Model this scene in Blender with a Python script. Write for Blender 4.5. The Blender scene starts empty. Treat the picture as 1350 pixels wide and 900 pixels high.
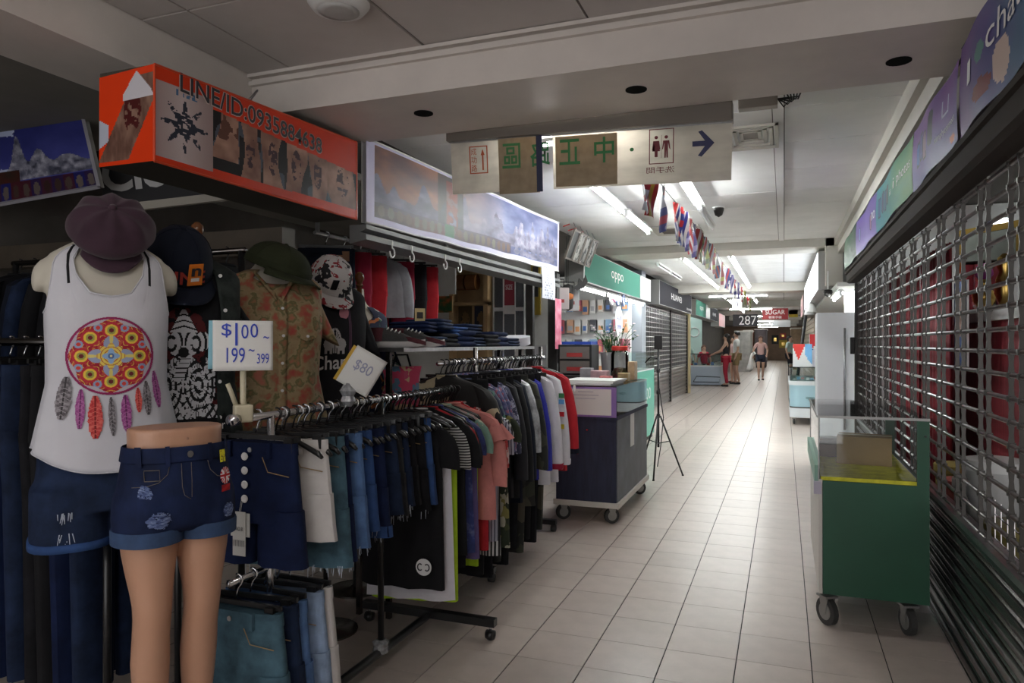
import bpy, bmesh, math, random
import numpy as np
from mathutils import Vector, Matrix, Euler
random.seed(7); RNG = np.random.default_rng(7)
PI = math.pi
S = bpy.context.scene
COL = S.collection
# ------------------------------------------------------------------ camera
F_PX, YAW, PITCH, CAM_H = 949.0, 0.3612, 0.0024, 1.36      # from the floor tile grid (0.30 m tiles)
cam = bpy.data.objects.new('camera', bpy.data.cameras.new('camera'))
COL.objects.link(cam); S.camera = cam
cam.data.sensor_width = 36.0; cam.data.lens = F_PX / 1350 * 36.0
cam.data.clip_start = 0.05; cam.data.clip_end = 200
cam.location = (0, 0, CAM_H); cam.rotation_euler = (PI/2 + PITCH, 0, YAW)
# ------------------------------------------------------------------ world, view
w = bpy.data.worlds.new('world'); S.world = w; w.use_nodes = True
w.node_tree.nodes['Background'].inputs[0].default_value = (0.96, 0.95, 0.95, 1)
w.node_tree.nodes['Background'].inputs[1].default_value = 0.60
S.view_settings.view_transform = 'Standard'; S.view_settings.look = 'None'
S.view_settings.exposure = 1.7; S.view_settings.gamma = 1.0
S.view_settings.use_curve_mapping = False
S.cycles.max_bounces = 8; S.cycles.diffuse_bounces = 4; S.cycles.glossy_bounces = 3
S.cycles.transmission_bounces = 6; S.cycles.transparent_max_bounces = 12
S.cycles.caustics_reflective = False; S.cycles.caustics_refractive = False
S.cycles.sample_clamp_indirect = 6.0
TUBE_POWER = 28.0          # emission of the corridor's fluorescent tubes
# ------------------------------------------------------------------ photo pixel -> point on a plane
_cy, _sy = math.cos(YAW), math.sin(YAW)
_fw = Vector((-_sy*math.cos(PITCH), _cy*math.cos(PITCH), math.sin(PITCH)))
_rt = Vector((_cy, _sy, 0)); _up = _rt.cross(_fw); _c = Vector((0, 0, CAM_H))
def ray(px, py): return _fw + _rt*((px-675)/F_PX) - _up*((py-450)/F_PX)
def onplane(px, py, ax, v):
    d = ray(px, py); return _c + d*((v-_c[ax])/d[ax])
def PX(px, py, x): return onplane(px, py, 0, x)
def PY(px, py, y): return onplane(px, py, 1, y)
def PZ(px, py, z=0): return onplane(px, py, 2, z)
# ------------------------------------------------------------------ materials
MATS = {}
def mat(name, color=(.5,.5,.5), rough=.6, metal=0.0, var=0.0, scale=20.0, bump=0.0, spec=.5, emit=0.0, ecol=None, alpha=1.0,
        trans=0.0, sheen=0.0, attr=None, ramp=None, tex=None, stretch=None, coat=0.0):
    """procedural principled material; var = noise variation, tex = pattern kind, ramp = colour stops"""
    if name in MATS: return MATS[name]
    m = bpy.data.materials.new(name); m.use_nodes = True; MATS[name] = m
    nt = m.node_tree; N, L = nt.nodes, nt.links
    b = N['Principled BSDF']
    c4 = (*color, 1)
    b.inputs['Base Color'].default_value = c4; b.inputs['Roughness'].default_value = rough
    b.inputs['Metallic'].default_value = metal; b.inputs['Specular IOR Level'].default_value = spec
    b.inputs['Alpha'].default_value = alpha; b.inputs['Transmission Weight'].default_value = trans
    b.inputs['Coat Weight'].default_value = coat
    if sheen: b.inputs['Sheen Weight'].default_value = sheen
    if emit:
        b.inputs['Emission Strength'].default_value = emit
        b.inputs['Emission Color'].default_value = (*(ecol or color), 1)
    if attr:
        a = N.new('ShaderNodeVertexColor'); a.layer_name = attr
        L.new(a.outputs['Color'], b.inputs['Base Color'])
        if emit: L.new(a.outputs['Color'], b.inputs['Emission Color'])
        return m
    tc = N.new('ShaderNodeTexCoord'); vec = tc.outputs['Object']
    if stretch:
        mp = N.new('ShaderNodeMapping'); mp.inputs['Scale'].default_value = stretch
        L.new(vec, mp.inputs['Vector']); vec = mp.outputs['Vector']
    fac = None
    if tex == 'stripe_x' or tex == 'stripe_z' or tex == 'stripe_y':
        t = N.new('ShaderNodeTexWave'); t.bands_direction = tex[-1].upper(); t.inputs['Scale'].default_value = scale
        t.inputs['Distortion'].default_value = .4; fac = t.outputs['Fac']
    elif tex == 'voronoi':
        t = N.new('ShaderNodeTexVoronoi'); t.inputs['Scale'].default_value = scale; fac = None
        n2 = N.new('ShaderNodeTexNoise'); n2.inputs['Scale'].default_value = scale*.7
        mx = N.new('ShaderNodeMix'); mx.data_type = 'VECTOR'; mx.inputs['Factor'].default_value = .12
        L.new(vec, n2.inputs['Vector']); L.new(vec, mx.inputs[4]); L.new(n2.outputs['Color'], mx.inputs[5])
        L.new(mx.outputs[1], t.inputs['Vector'])
        sp = N.new('ShaderNodeSeparateColor'); L.new(t.outputs['Color'], sp.inputs[0]); fac = sp.outputs[0]
    elif tex == 'checker':
        t = N.new('ShaderNodeTexChecker'); t.inputs['Scale'].default_value = scale; fac = t.outputs['Fac']
    elif tex == 'brush':
        t = N.new('ShaderNodeTexNoise'); t.inputs['Scale'].default_value = scale; t.inputs['Detail'].default_value = 4; fac = t.outputs['Fac']
    elif var or ramp or bump:
        t = N.new('ShaderNodeTexNoise'); t.inputs['Scale'].default_value = scale; t.inputs['Detail'].default_value = 5
        t.inputs['Roughness'].default_value = .6; fac = t.outputs['Fac']
    if fac is not None:
        if tex != 'voronoi': L.new(vec, t.inputs['Vector'])
        cr = N.new('ShaderNodeValToRGB'); L.new(fac, cr.inputs['Fac'])
        el = cr.color_ramp.elements
        if ramp:
            while len(el) < len(ramp): el.new(.5)
            for e, (p, c) in zip(el, ramp): e.position = p; e.color = (*c, 1)
            if tex == 'voronoi': cr.color_ramp.interpolation = 'CONSTANT'
        else:
            el[0].position = .3; el[1].position = .7
            el[0].color = (*[max(0, x*(1-var)) for x in color], 1); el[1].color = (*[min(1, x*(1+var)) for x in color], 1)
        L.new(cr.outputs['Color'], b.inputs['Base Color'])
    if bump:
        bn = N.new('ShaderNodeTexNoise'); bn.inputs['Scale'].default_value = scale*(1 if not tex else 1.0); bn.inputs['Detail'].default_value = 3
        L.new(vec, bn.inputs['Vector'])
        bp = N.new('ShaderNodeBump'); bp.inputs['Strength'].default_value = bump; bp.inputs['Distance'].default_value = .01
        L.new(bn.outputs['Fac'], bp.inputs['Height']); L.new(bp.outputs['Normal'], b.inputs['Normal'])
    return m
def glass(name, tint=(.97,.99,.985), alpha=.18, rough=.03):
    if name in MATS: return MATS[name]
    m = bpy.data.materials.new(name); m.use_nodes = True; MATS[name] = m
    nt = m.node_tree; N, L = nt.nodes, nt.links
    N.remove(N['Principled BSDF'])
    tr = N.new('ShaderNodeBsdfTransparent'); tr.inputs[0].default_value = (*tint, 1)
    gl = N.new('ShaderNodeBsdfGlossy'); gl.inputs['Roughness'].default_value = rough
    fr = N.new('ShaderNodeFresnel'); fr.inputs['IOR'].default_value = 1.5
    ad = N.new('ShaderNodeMath'); ad.operation = 'ADD'; ad.inputs[1].default_value = alpha*.12
    L.new(fr.outputs[0], ad.inputs[0])
    mx = N.new('ShaderNodeMixShader'); L.new(ad.outputs[0], mx.inputs[0]); L.new(tr.outputs[0], mx.inputs[1]); L.new(gl.outputs[0], mx.inputs[2])
    L.new(mx.outputs[0], N['Material Output'].inputs[0])
    return m
# ------------------------------------------------------------------ mesh builder
class G:
    def __init__(s): s.v = []; s.f = []; s.m = []; s.cur = 0
    def add(s, vs, fs):
        o = len(s.v); s.v += [tuple(x) for x in vs]; s.f += [tuple(i+o for i in f) for f in fs]; s.m += [s.cur]*len(fs); return s
    def box(s, x0, x1, y0, y1, z0, z1):
        return s.add([(x0,y0,z0),(x1,y0,z0),(x1,y1,z0),(x0,y1,z0),(x0,y0,z1),(x1,y0,z1),(x1,y1,z1),(x0,y1,z1)],
                     [(0,3,2,1),(4,5,6,7),(0,1,5,4),(1,2,6,5),(2,3,7,6),(3,0,4,7)])
    def prism(s, poly, ax, a, b):
        """extrude a 2-D polygon along axis ax from a to b"""
        def P(p, t):
            q = list(p); q.insert(ax, t); return q
        n = len(poly)
        return s.add([P(p, a) for p in poly]+[P(p, b) for p in poly],
                     [tuple(range(n))[::-1], tuple(range(n, 2*n))]+[(i, (i+1) % n, n+(i+1) % n, n+i) for i in range(n)])
    def tube(s, pts, r, n=8, cap=True):
        pts = [Vector(p) for p in pts]; rs = r if isinstance(r, (list, tuple)) else [r]*len(pts)
        rings = []; prev = None
        for i, p in enumerate(pts):
            t = (pts[min(i+1, len(pts)-1)]-pts[max(i-1, 0)]).normalized()
            if prev is None:
                a = Vector((0,0,1)) if abs(t.z) < .9 else Vector((1,0,0)); u = t.cross(a).normalized()
            else:
                u = (prev-t*prev.dot(t)); u = u.normalized() if u.length > 1e-6 else t.orthogonal().normalized()
            prev = u; v = t.cross(u)
            rings.append([p+(u*math.cos(2*PI*k/n)+v*math.sin(2*PI*k/n))*rs[i] for k in range(n)])
        return s.loft(rings, cap)
    def loft(s, rings, cap=True):
        n = len(rings[0]); vs = [q for r in rings for q in r]; fs = []
        for i in range(len(rings)-1):
            for k in range(n):
                a, b = i*n+k, i*n+(k+1) % n; fs.append((a, b, b+n, a+n))
        if cap: fs.append(tuple(range(n))[::-1]); fs.append(tuple(range((len(rings)-1)*n, len(rings)*n)))
        return s.add(vs, fs)
    def lathe(s, prof, c=(0,0,0), n=20, ax=2, cap=True):
        rings = []
        for r, h in prof:
            ring = []
            for k in range(n):
                a = 2*PI*k/n; q = [r*math.cos(a), r*math.sin(a)]; q.insert(ax, h)
                ring.append((q[0]+c[0], q[1]+c[1], q[2]+c[2]))
            rings.append(ring)
        return s.loft(rings, cap)
    def grid(s, nu, nv, fn):
        vs = [fn(i/nu, j/nv) for j in range(nv+1) for i in range(nu+1)]
        fs = [(j*(nu+1)+i, j*(nu+1)+i+1, (j+1)*(nu+1)+i+1, (j+1)*(nu+1)+i) for j in range(nv) for i in range(nu)]
        return s.add(vs, fs)
    def xf(s, M):
        s.v = [tuple(M @ Vector(p)) for p in s.v]; return s
    def mesh(s, name='mesh'):
        me = bpy.data.meshes.new(name); me.from_pydata(s.v, [], s.f); me.update(); return me
    def build(s, name, m, parent=None, smooth=None, loc=None, bevel=0, rot=None, solid=0):
        me = s.mesh(name)
        ms = m if isinstance(m, (list, tuple)) else [m]
        for x in ms: me.materials.append(MATS[x] if isinstance(x, str) else x)
        if len(ms) > 1: me.polygons.foreach_set('material_index', s.m)
        return link(name, me, parent, smooth, loc, bevel, rot, solid)
def link(name, me, parent=None, smooth=None, loc=None, bevel=0, rot=None, solid=0):
    bm = bmesh.new(); bm.from_mesh(me); bmesh.ops.recalc_face_normals(bm, faces=bm.faces)
    if bevel: bmesh.ops.bevel(bm, geom=list(bm.edges), offset=bevel, segments=2, affect='EDGES', clamp_overlap=True, profile=.5)
    bm.to_mesh(me); bm.free()
    if smooth:
        me.polygons.foreach_set('use_smooth', [True]*len(me.polygons)); 
        if smooth is not True: me.set_sharp_from_angle(angle=math.radians(smooth))
    o = bpy.data.objects.new(name, me); COL.objects.link(o)
    if loc is not None: o.location = loc
    if rot is not None: o.rotation_euler = rot
    if parent is not None: o.parent = parent
    if solid:
        md = o.modifiers.new('thick', 'SOLIDIFY'); md.thickness = solid; md.offset = 0
    return o
def tag(o, label=None, cat=None, group=None, kind=None):
    if label: o['label'] = label
    if cat: o['category'] = cat
    if group: o['group'] = group
    if kind: o['kind'] = kind
    return o
def empty(name, loc=(0,0,0), rz=0, label=None, cat=None, group=None, kind=None):
    o = bpy.data.objects.new(name, None); COL.objects.link(o); o.location = loc; o.rotation_euler = (0,0,rz); o.empty_display_size = .1
    return tag(o, label, cat, group, kind)
def copy_tree(o, parent=None, loc=None, rz=None):
    c = o.copy(); COL.objects.link(c)
    if parent is not None: c.parent = parent
    if loc is not None: c.location = loc
    if rz is not None: c.rotation_euler = (0,0,rz)
    for ch in list(o.children): copy_tree(ch, c)
    return c
def box_thing(name, dims, m, parent=None, bevel=0): return G().box(*dims).build(name, m, parent, bevel=bevel)
def evaluated(o):
    """mesh of o with its modifiers applied"""
    dg = bpy.context.evaluated_depsgraph_get(); dg.update()
    return bpy.data.meshes.new_from_object(o.evaluated_get(dg))
def fuse(g, voxel=.008, smooth=6):
    """fuse overlapping closed shapes of a G into one continuous smooth mesh"""
    o = bpy.data.objects.new('tmp', g.mesh()); COL.objects.link(o)
    bm = bmesh.new(); bm.from_mesh(o.data); bmesh.ops.recalc_face_normals(bm, faces=bm.faces); bm.to_mesh(o.data); bm.free()
    md = o.modifiers.new('r', 'REMESH'); md.mode = 'VOXEL'; md.voxel_size = voxel
    if smooth:
        sm = o.modifiers.new('s', 'SMOOTH'); sm.factor = .5; sm.iterations = smooth
    me = evaluated(o); bpy.data.objects.remove(o); return me
def skin(verts, edges, radii, sub=2):
    me = bpy.data.meshes.new('sk'); me.from_pydata(verts, edges, [])
    o = bpy.data.objects.new('sk', me); COL.objects.link(o)
    o.modifiers.new('skin', 'SKIN')
    sk = me.skin_vertices[0].data
    for i, r in enumerate(radii):
        sk[i].radius = r if isinstance(r, tuple) else (r, r); sk[i].use_root = (i == 0)
    if sub:
        sb = o.modifiers.new('sub', 'SUBSURF'); sb.levels = sub; sb.render_levels = sub
    m2 = evaluated(o); bpy.data.objects.remove(o); return m2
def finish(me, name, m, parent=None, smooth=True, loc=None, rot=None):
    me.name = name; me.materials.clear(); me.materials.append(MATS[m] if isinstance(m, str) else m)
    return link(name, me, parent, smooth, loc, 0, rot)
# ------------------------------------------------------------------ text and print
def text_mesh(s, bold=0.0):
    cu = bpy.data.curves.new('t', 'FONT'); cu.body = s; cu.resolution_u = 3; cu.offset = bold
    o = bpy.data.objects.new('t', cu); COL.objects.link(o)
    me = evaluated(o); bpy.data.objects.remove(o); bpy.data.curves.remove(cu)
    return me
def text_on(s, origin, U, V, wd, ht, m, parent=None, name='lettering', flip=False, bold=0.0, inv=None, surf=None):
    """fit the text into a wd x ht box whose lower corner is origin, along unit axes U and V; surf(u,v) may bend it"""
    me = text_mesh(s, bold); n = len(me.vertices)
    co = np.empty(n*3); me.vertices.foreach_get('co', co); co = co.reshape(-1, 3)
    lo, hi = co.min(0), co.max(0); U, V, O = Vector(U), Vector(V), Vector(origin)
    for i, vtx in enumerate(me.vertices):
        u = (co[i,0]-lo[0])/(hi[0]-lo[0]+1e-9); v = (co[i,1]-lo[1])/(hi[1]-lo[1]+1e-9)
        if flip: u = 1-u
        vtx.co = Vector(surf(u, v)) if surf else O+U*(u*wd)+V*(v*ht)
    return finish(me, name, m, parent, smooth=None)
def hash2(ix, iy, seed=0):
    h = (ix.astype(np.int64)*374761393+iy.astype(np.int64)*668265263+seed*1442695041) & 0x7fffffff
    h = (h ^ (h >> 13))*1274126177 & 0x7fffffff
    return ((h ^ (h >> 16)) & 0xffff)/65535.0
def vnoise(x, y, seed=0):
    x0, y0 = np.floor(x), np.floor(y); fx, fy = x-x0, y-y0; fx = fx*fx*(3-2*fx); fy = fy*fy*(3-2*fy)
    a = hash2(x0, y0, seed); b = hash2(x0+1, y0, seed); c = hash2(x0, y0+1, seed); d = hash2(x0+1, y0+1, seed)
    return (a*(1-fx)+b*fx)*(1-fy)+(c*(1-fx)+d*fx)*fy
def fbm(x, y, o=4, seed=0):
    r = 0; a = .5
    for i in range(o): r = r+a*vnoise(x, y, seed+i); x = x*2.03; y = y*2.03; a *= .5
    return r/(1-.5**o)
def lerp(a, b, t): return np.asarray(a)*(1-t[..., None])+np.asarray(b)*t[..., None]
def srgb(*c): return tuple((x/255/12.92 if x/255 <= .04045 else ((x/255+.055)/1.055)**2.4) for x in c)
mat('print', attr='Col', rough=.45); mat('print_gloss', attr='Col', rough=.42, spec=.22); mat('print_cloth', attr='Col', rough=.85)
mat('print_lit', attr='Col', rough=.5, emit=.55)
def printed(name, nu, nv, surf, color, m='print', parent=None, smooth=None):
    """a printed sheet: surf(u,v)->point, color(U,V)->(rgb array, keep mask or None), colours are srgb 0..1"""
    uu, vv = np.meshgrid((np.arange(nu)+.5)/nu, (np.arange(nv)+.5)/nv)
    rgb, keep = color(uu, vv)
    rgb = np.clip(np.broadcast_to(rgb, uu.shape+(3,)), 0, 1)
    rgb = np.where(rgb <= .04045, rgb/12.92, ((rgb+.055)/1.055)**2.4).reshape(-1, 3)
    k = np.ones(nu*nv, bool) if keep is None else np.broadcast_to(keep, uu.shape).reshape(-1)
    vs = [tuple(surf(i/nu, j/nv)) for j in range(nv+1) for i in range(nu+1)]
    idx = np.nonzero(k)[0]; fs = []
    for t in idx.tolist():
        j, i = divmod(t, nu); a = j*(nu+1)+i; fs.append((a, a+1, a+nu+2, a+nu+1))
    me = bpy.data.meshes.new(name); me.from_pydata(vs, [], fs); me.update()
    ca = me.color_attributes.new('Col', 'FLOAT_COLOR', 'CORNER')
    arr = np.ones((len(idx), 4, 4), np.float32); arr[:, :, :3] = rgb[idx][:, None, :]
    ca.data.foreach_set('color', arr.ravel())
    bm = bmesh.new(); bm.from_mesh(me)
    bmesh.ops.delete(bm, geom=[v for v in bm.verts if not v.link_faces], context='VERTS'); bm.to_mesh(me); bm.free()
    me.materials.append(MATS[m])
    if smooth: me.polygons.foreach_set('use_smooth', [True]*len(me.polygons))
    o = bpy.data.objects.new(name, me); COL.objects.link(o)
    if parent is not None: o.parent = parent
    return o
def flat(O, U, V):
    O, U, V = Vector(O), Vector(U), Vector(V)
    return lambda u, v: O+U*u+V*v
# ================================================================== setting
def vary_by_object(m, amount=.06):
    nt = m.node_tree; b = nt.nodes['Principled BSDF']
    oi = nt.nodes.new('ShaderNodeObjectInfo'); hs = nt.nodes.new('ShaderNodeHueSaturation')
    ma = nt.nodes.new('ShaderNodeMapRange'); ma.inputs[3].default_value = 1-amount; ma.inputs[4].default_value = 1+amount
    nt.links.new(oi.outputs['Random'], ma.inputs[0]); nt.links.new(ma.outputs[0], hs.inputs['Value'])
    src = b.inputs['Base Color'].links[0].from_socket if b.inputs['Base Color'].links else None
    if src: nt.links.new(src, hs.inputs['Color'])
    else: hs.inputs['Color'].default_value = b.inputs['Base Color'].default_value
    nt.links.new(hs.outputs[0], b.inputs['Base Color'])
mat('tile', (.58,.50,.45), rough=.30, var=.07, scale=9, spec=.5); vary_by_object(MATS['tile'], .05)
mat('grout', (.035,.033,.03), rough=.9)
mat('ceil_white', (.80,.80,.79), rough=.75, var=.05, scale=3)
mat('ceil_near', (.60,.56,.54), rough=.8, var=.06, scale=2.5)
mat('beam_paint', (.70,.65,.61), rough=.6, var=.07, scale=3)
mat('beam2_paint', (.60,.58,.53), rough=.7, var=.05, scale=3)
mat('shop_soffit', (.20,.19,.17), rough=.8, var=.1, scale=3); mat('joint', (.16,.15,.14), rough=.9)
mat('hole_dark', (.01,.01,.01), rough=1, spec=.1); mat('black', (.012,.012,.013), rough=.5); mat('dark', (.03,.028,.027), rough=.6)
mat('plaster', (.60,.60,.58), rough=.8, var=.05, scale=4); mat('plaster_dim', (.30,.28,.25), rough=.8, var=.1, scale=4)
mat('chrome', (.72,.72,.74), rough=.18, metal=1.0); mat('steel', (.42,.42,.43), rough=.28, metal=1.0, var=.15, scale=30)
mat('dark_steel', (.17,.16,.155), rough=.25, metal=1.0, var=.2, scale=8)
mat('white_plastic', (.75,.75,.74), rough=.4); mat('white', (.8,.8,.8), rough=.5); mat('brown_metal', (.16,.14,.12), rough=.45, metal=.3)
mat('tube_lit', (1,1,1), emit=TUBE_POWER, ecol=(.95,1.0,.98)); mat('tube_near', (1,1,1), emit=TUBE_POWER*.62, ecol=(1,.97,.94)); mat('tube_mid', (1,1,1), emit=TUBE_POWER*.55, ecol=(.96,1,.98)); mat('tube_off', (.75,.76,.76), rough=.3)
TX = lambda k: (k-4.641)*.3
TY = lambda r: (r+9.803)*.3
# floor: slab with grout, every tile a child of its own as far as tiles can be told apart
floor = tag(G().box(-4.6, 2.6, -3.2, 62, -.12, -.004).build('floor', 'grout'), kind='structure', label='glossy beige tiled corridor floor with dark grout lines')
t0 = G().box(-.1475, .1475, -.1487, .1487, -.006, 0).mesh('tile'); t0.materials.append(MATS['tile'])
cells = []
for r in range(-21, 193):
    for k in range(-12, 12):
        cx, cy = TX(k)+.15, TY(r)+.15
        if -4.6 < cx < 2.5 and -3.2 < cy < 61.8: cells.append((cx, cy))
def tile_rank(c):
    x, y = c
    d = Vector((x, y, 0))-_c; z = d.dot(_fw)
    if z < .5: return 1e9
    px, py = 675+F_PX*d.dot(_rt)/z, 450-F_PX*d.dot(_up)/z
    if not (-60 < px < 1400 and py < 960) or x > .75 or x < -2.3: return 1e9
    return z + (3 if x < -1.75 else 0)
cells.sort(key=tile_rank)
for (x, y) in cells[:300]:
    o = bpy.data.objects.new('tile', t0); COL.objects.link(o); o.location = (x, y, 0); o.parent = floor
gr = G()
for (x, y) in cells[300:]:
    gr.add([(x-.1475,y-.1487,0),(x+.1475,y-.1487,0),(x+.1475,y+.1487,0),(x-.1475,y+.1487,0)], [(0,1,2,3)])
tag(gr.build('tile_field', 'tile', floor), kind='stuff')
# ceiling: near bay, second bay, then the long far bays
CZ = 2.70
ceiling = tag(G().box(-4.6, 2.6, -3.2, 62, CZ+.012, CZ+.1).build('ceiling', 'joint'), kind='structure', label='white panelled suspended ceiling of the arcade')
def panel(x0, x1, y0, y1, m, z=CZ, gap=.006, th=.014):
    o = G().box(x0+gap, x1-gap, y0+gap, y1-gap, z+random.uniform(0, .004), z+th).build('ceiling_panel', m, ceiling)
    return o
xs = [-2.5, -2.25, -1.52, -.757, -.02, .72]; ys = [-3.2, -2.1, -1.0, .1, 1.15, 2.25, 2.92]
for i in range(len(xs)-1):
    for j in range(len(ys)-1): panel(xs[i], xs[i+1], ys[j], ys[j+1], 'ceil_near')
ys = [3.53, 4.38, 5.14, 5.94, 6.77, 7.46, 8.33, 9.47, 10.0]
for j in range(len(ys)-1):
    for (a, b) in ((-2.5, -.06), (0.0, .66)): panel(a, b, ys[j], ys[j+1], 'ceil_white')
box_thing('ceiling_strip', (-.06, 0, 3.53, 10.0, CZ-.008, CZ+.014), 'ceil_white', ceiling)
for b0 in range(7):
    y0 = 10.7+b0*7.0; ny = 9 if b0 < 2 else 4
    for j in range(ny):
        for (a, b) in ((-2.5, -1.1), (-1.1, .0), (0.0, .66)) if b0 < 2 else ((-2.5, .66),):
            panel(a, b, y0+j*6.3/ny, y0+(j+1)*6.3/ny, 'ceil_white', CZ+.0)
# transverse beams
def holes(beam, pts, z, r=.048):
    for (x, y) in pts:
        G().lathe([(r, z-.004), (r, z+.002), (r*.93, z+.002), (r*.93, z-.003)], (x, y, 0), 20).build('hole_rim', 'hole_dark', beam)
        G().lathe([(r*.95, z-.0015), (r*.95, z+.001)], (x, y, 0), 20).build('hole_disc', mat('hole_shade_black', (.004,.004,.004), rough=1, spec=0), beam)  # flat black disc; its colour stands for the shade inside the hole
beam = tag(box_thing('beam', (-2.62, .9, 2.92, 3.53, 2.5, 2.73), 'beam_paint'), kind='structure', label='grey painted ceiling beam with three round holes')
holes(beam, [(-1.67, 3.18), (-.62, 3.22), (.435, 3.27)], 2.5)
G().box(-2.5, .75, 2.895, 2.92, 2.645, 2.665).build('ledge', 'beam_paint', beam)
G().box(-2.5, .75, 2.885, 2.92, 2.683, 2.70).build('ledge', 'beam_paint', beam)
for i, y in enumerate([10.0, 17.0, 24.0, 31.0, 38.0, 45.0, 52.0]):
    bz = 2.60 if i == 0 else 2.52
    tag(box_thing('beam', (-2.6, .8, y, y+.7, bz, 2.73), 'beam2_paint'), kind='structure')
# longitudinal bulkhead over the clothes shop, its soffit, and the shop box around it
tag(box_thing('bulkhead', (-2.9, -2.5, -3.2, 2.93, 2.5, 2.73), 'beam_paint'), kind='structure', label='painted bulkhead running over the clothes shop front')
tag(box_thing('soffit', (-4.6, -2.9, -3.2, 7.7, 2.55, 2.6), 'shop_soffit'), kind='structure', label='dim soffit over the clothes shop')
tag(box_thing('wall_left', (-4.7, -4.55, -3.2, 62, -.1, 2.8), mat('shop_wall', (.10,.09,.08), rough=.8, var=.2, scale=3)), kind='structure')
divider = tag(box_thing('wall_shop_divider', (-4.6, -2.42, 7.55, 7.68, 0, 2.7), 'plaster'), kind='structure', label='white wall between clothes shop and phone stall')
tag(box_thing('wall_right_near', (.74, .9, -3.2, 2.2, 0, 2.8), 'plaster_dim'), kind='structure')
tag(box_thing('wall_right', (2.5, 2.6, 2.1, 62, -.1, 2.8), 'plaster'), kind='structure')
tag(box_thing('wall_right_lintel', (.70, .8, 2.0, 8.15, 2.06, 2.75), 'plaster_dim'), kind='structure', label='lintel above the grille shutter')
cor = tag(G().box(.60, .70, 3.53, 10.0, 2.60, 2.70).box(.64, .70, 3.53, 10.0, 2.50, 2.60).build('trim_1', 'beam2_paint'), kind='structure', label='painted cornice along the ceiling edge')
tag(box_thing('wall_far', (-4.6, 2.6, 60.5, 60.7, -.1, 2.8), mat('brown_wall', (.23,.15,.10), rough=.6, var=.15, scale=3)), kind='structure')
# fluorescent fixtures
def fixture(p0, p1, label, group, lit=True, z=2.60, top=CZ, tm='tube_lit'):
    """ceiling batten from p0 to p1 (x, y) with one tube"""
    a, b = Vector((p0[0], p0[1], z)), Vector((p1[0], p1[1], z)); d = (b-a).normalized(); L = (b-a).length
    e = empty('tube_light', a, math.atan2(-d.x, d.y), label, 'light', group)
    G().prism([(-.045,.018),(-.03,.05),(-.02,.062),(.02,.062),(.03,.05),(.045,.018),(.022,.034),(-.022,.034)], 1, 0, L).build('batten', 'white_plastic', e)  # profile widened into a trough to shade the ceiling from the tube
    for q in (.2, .8): G().box(-.004, .004, L*q, L*q+.01, (.06), top-z).build('hanger_rod', 'white_plastic', e)
    for y in (0, L-.02): G().box(-.016, .016, y, y+.02, -.02, .035).build('lamp_holder', 'white_plastic', e)
    G().tube([(0,.02,0), (0,L-.02,0)], .015, 10).build('tube', tm if lit else 'tube_off', e, smooth=True)
    return e
L1 = 'lit fluorescent batten in the panelled bay just past the hanging direction sign'; G1 = 'lit tubes of the first panelled bay'
fixture((-1.42, 5.45), (-1.42, 6.70), L1, G1); fixture((-1.42, 6.86), (-1.42, 8.10), L1, G1); fixture((-.72, 5.45), (-.72, 6.75), L1, G1)
fixture((-.72, 6.85), (-.72, 8.05), 'unlit fluorescent batten at the end of the first tube row', None, lit=False)
for r, x in enumerate((-1.40, -.72)):
    for i in range(5):
        y = 10.85+i*1.22
        fixture((x, y), (x, y+1.14), 'lit fluorescent batten in the run beyond the second ceiling beam', 'tubes beyond the second beam', z=2.6, tm='tube_mid')
for i in range(2):
    fixture((-1.95, 12.0+i*1.5), (-1.95, 13.3+i*1.5), 'unlit white batten beside the lit run over the dark shop sign', 'unlit battens beyond the second beam', lit=False, z=2.64)
for k, y in enumerate((17.9, 24.9, 31.9, 38.9, 45.9, 52.9)):
    fixture((-1.7, y), (-.35, y), 'lit fluorescent batten hung across the far corridor', 'cross tubes of the far corridor', z=2.48, tm='tube_mid')
    for x in (-1.45, -.75):
        for i in range(2):
            fixture((x, y+.6+i*2.6), (x, y+1.9+i*2.6), 'small lit batten of the distant bays', 'tubes of the distant bays', z=2.55, tm='tube_mid')
for y in (24.2, 25.6): fixture((-3.4, y), (-3.4, y+1.2), 'added lit batten brightening the far glass counter stall', 'added tubes of the far counter stall', z=2.5)  # added lamps that brighten the otherwise black far stall
# fixtures of the bay behind and above the camera
for y in (-2.2, -.4): fixture((-.4, y), (-.4, y+1.25), 'fluorescent batten in the ceiling bay before the holed beam', 'battens before the holed beam', z=2.62, tm='tube_near')
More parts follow.
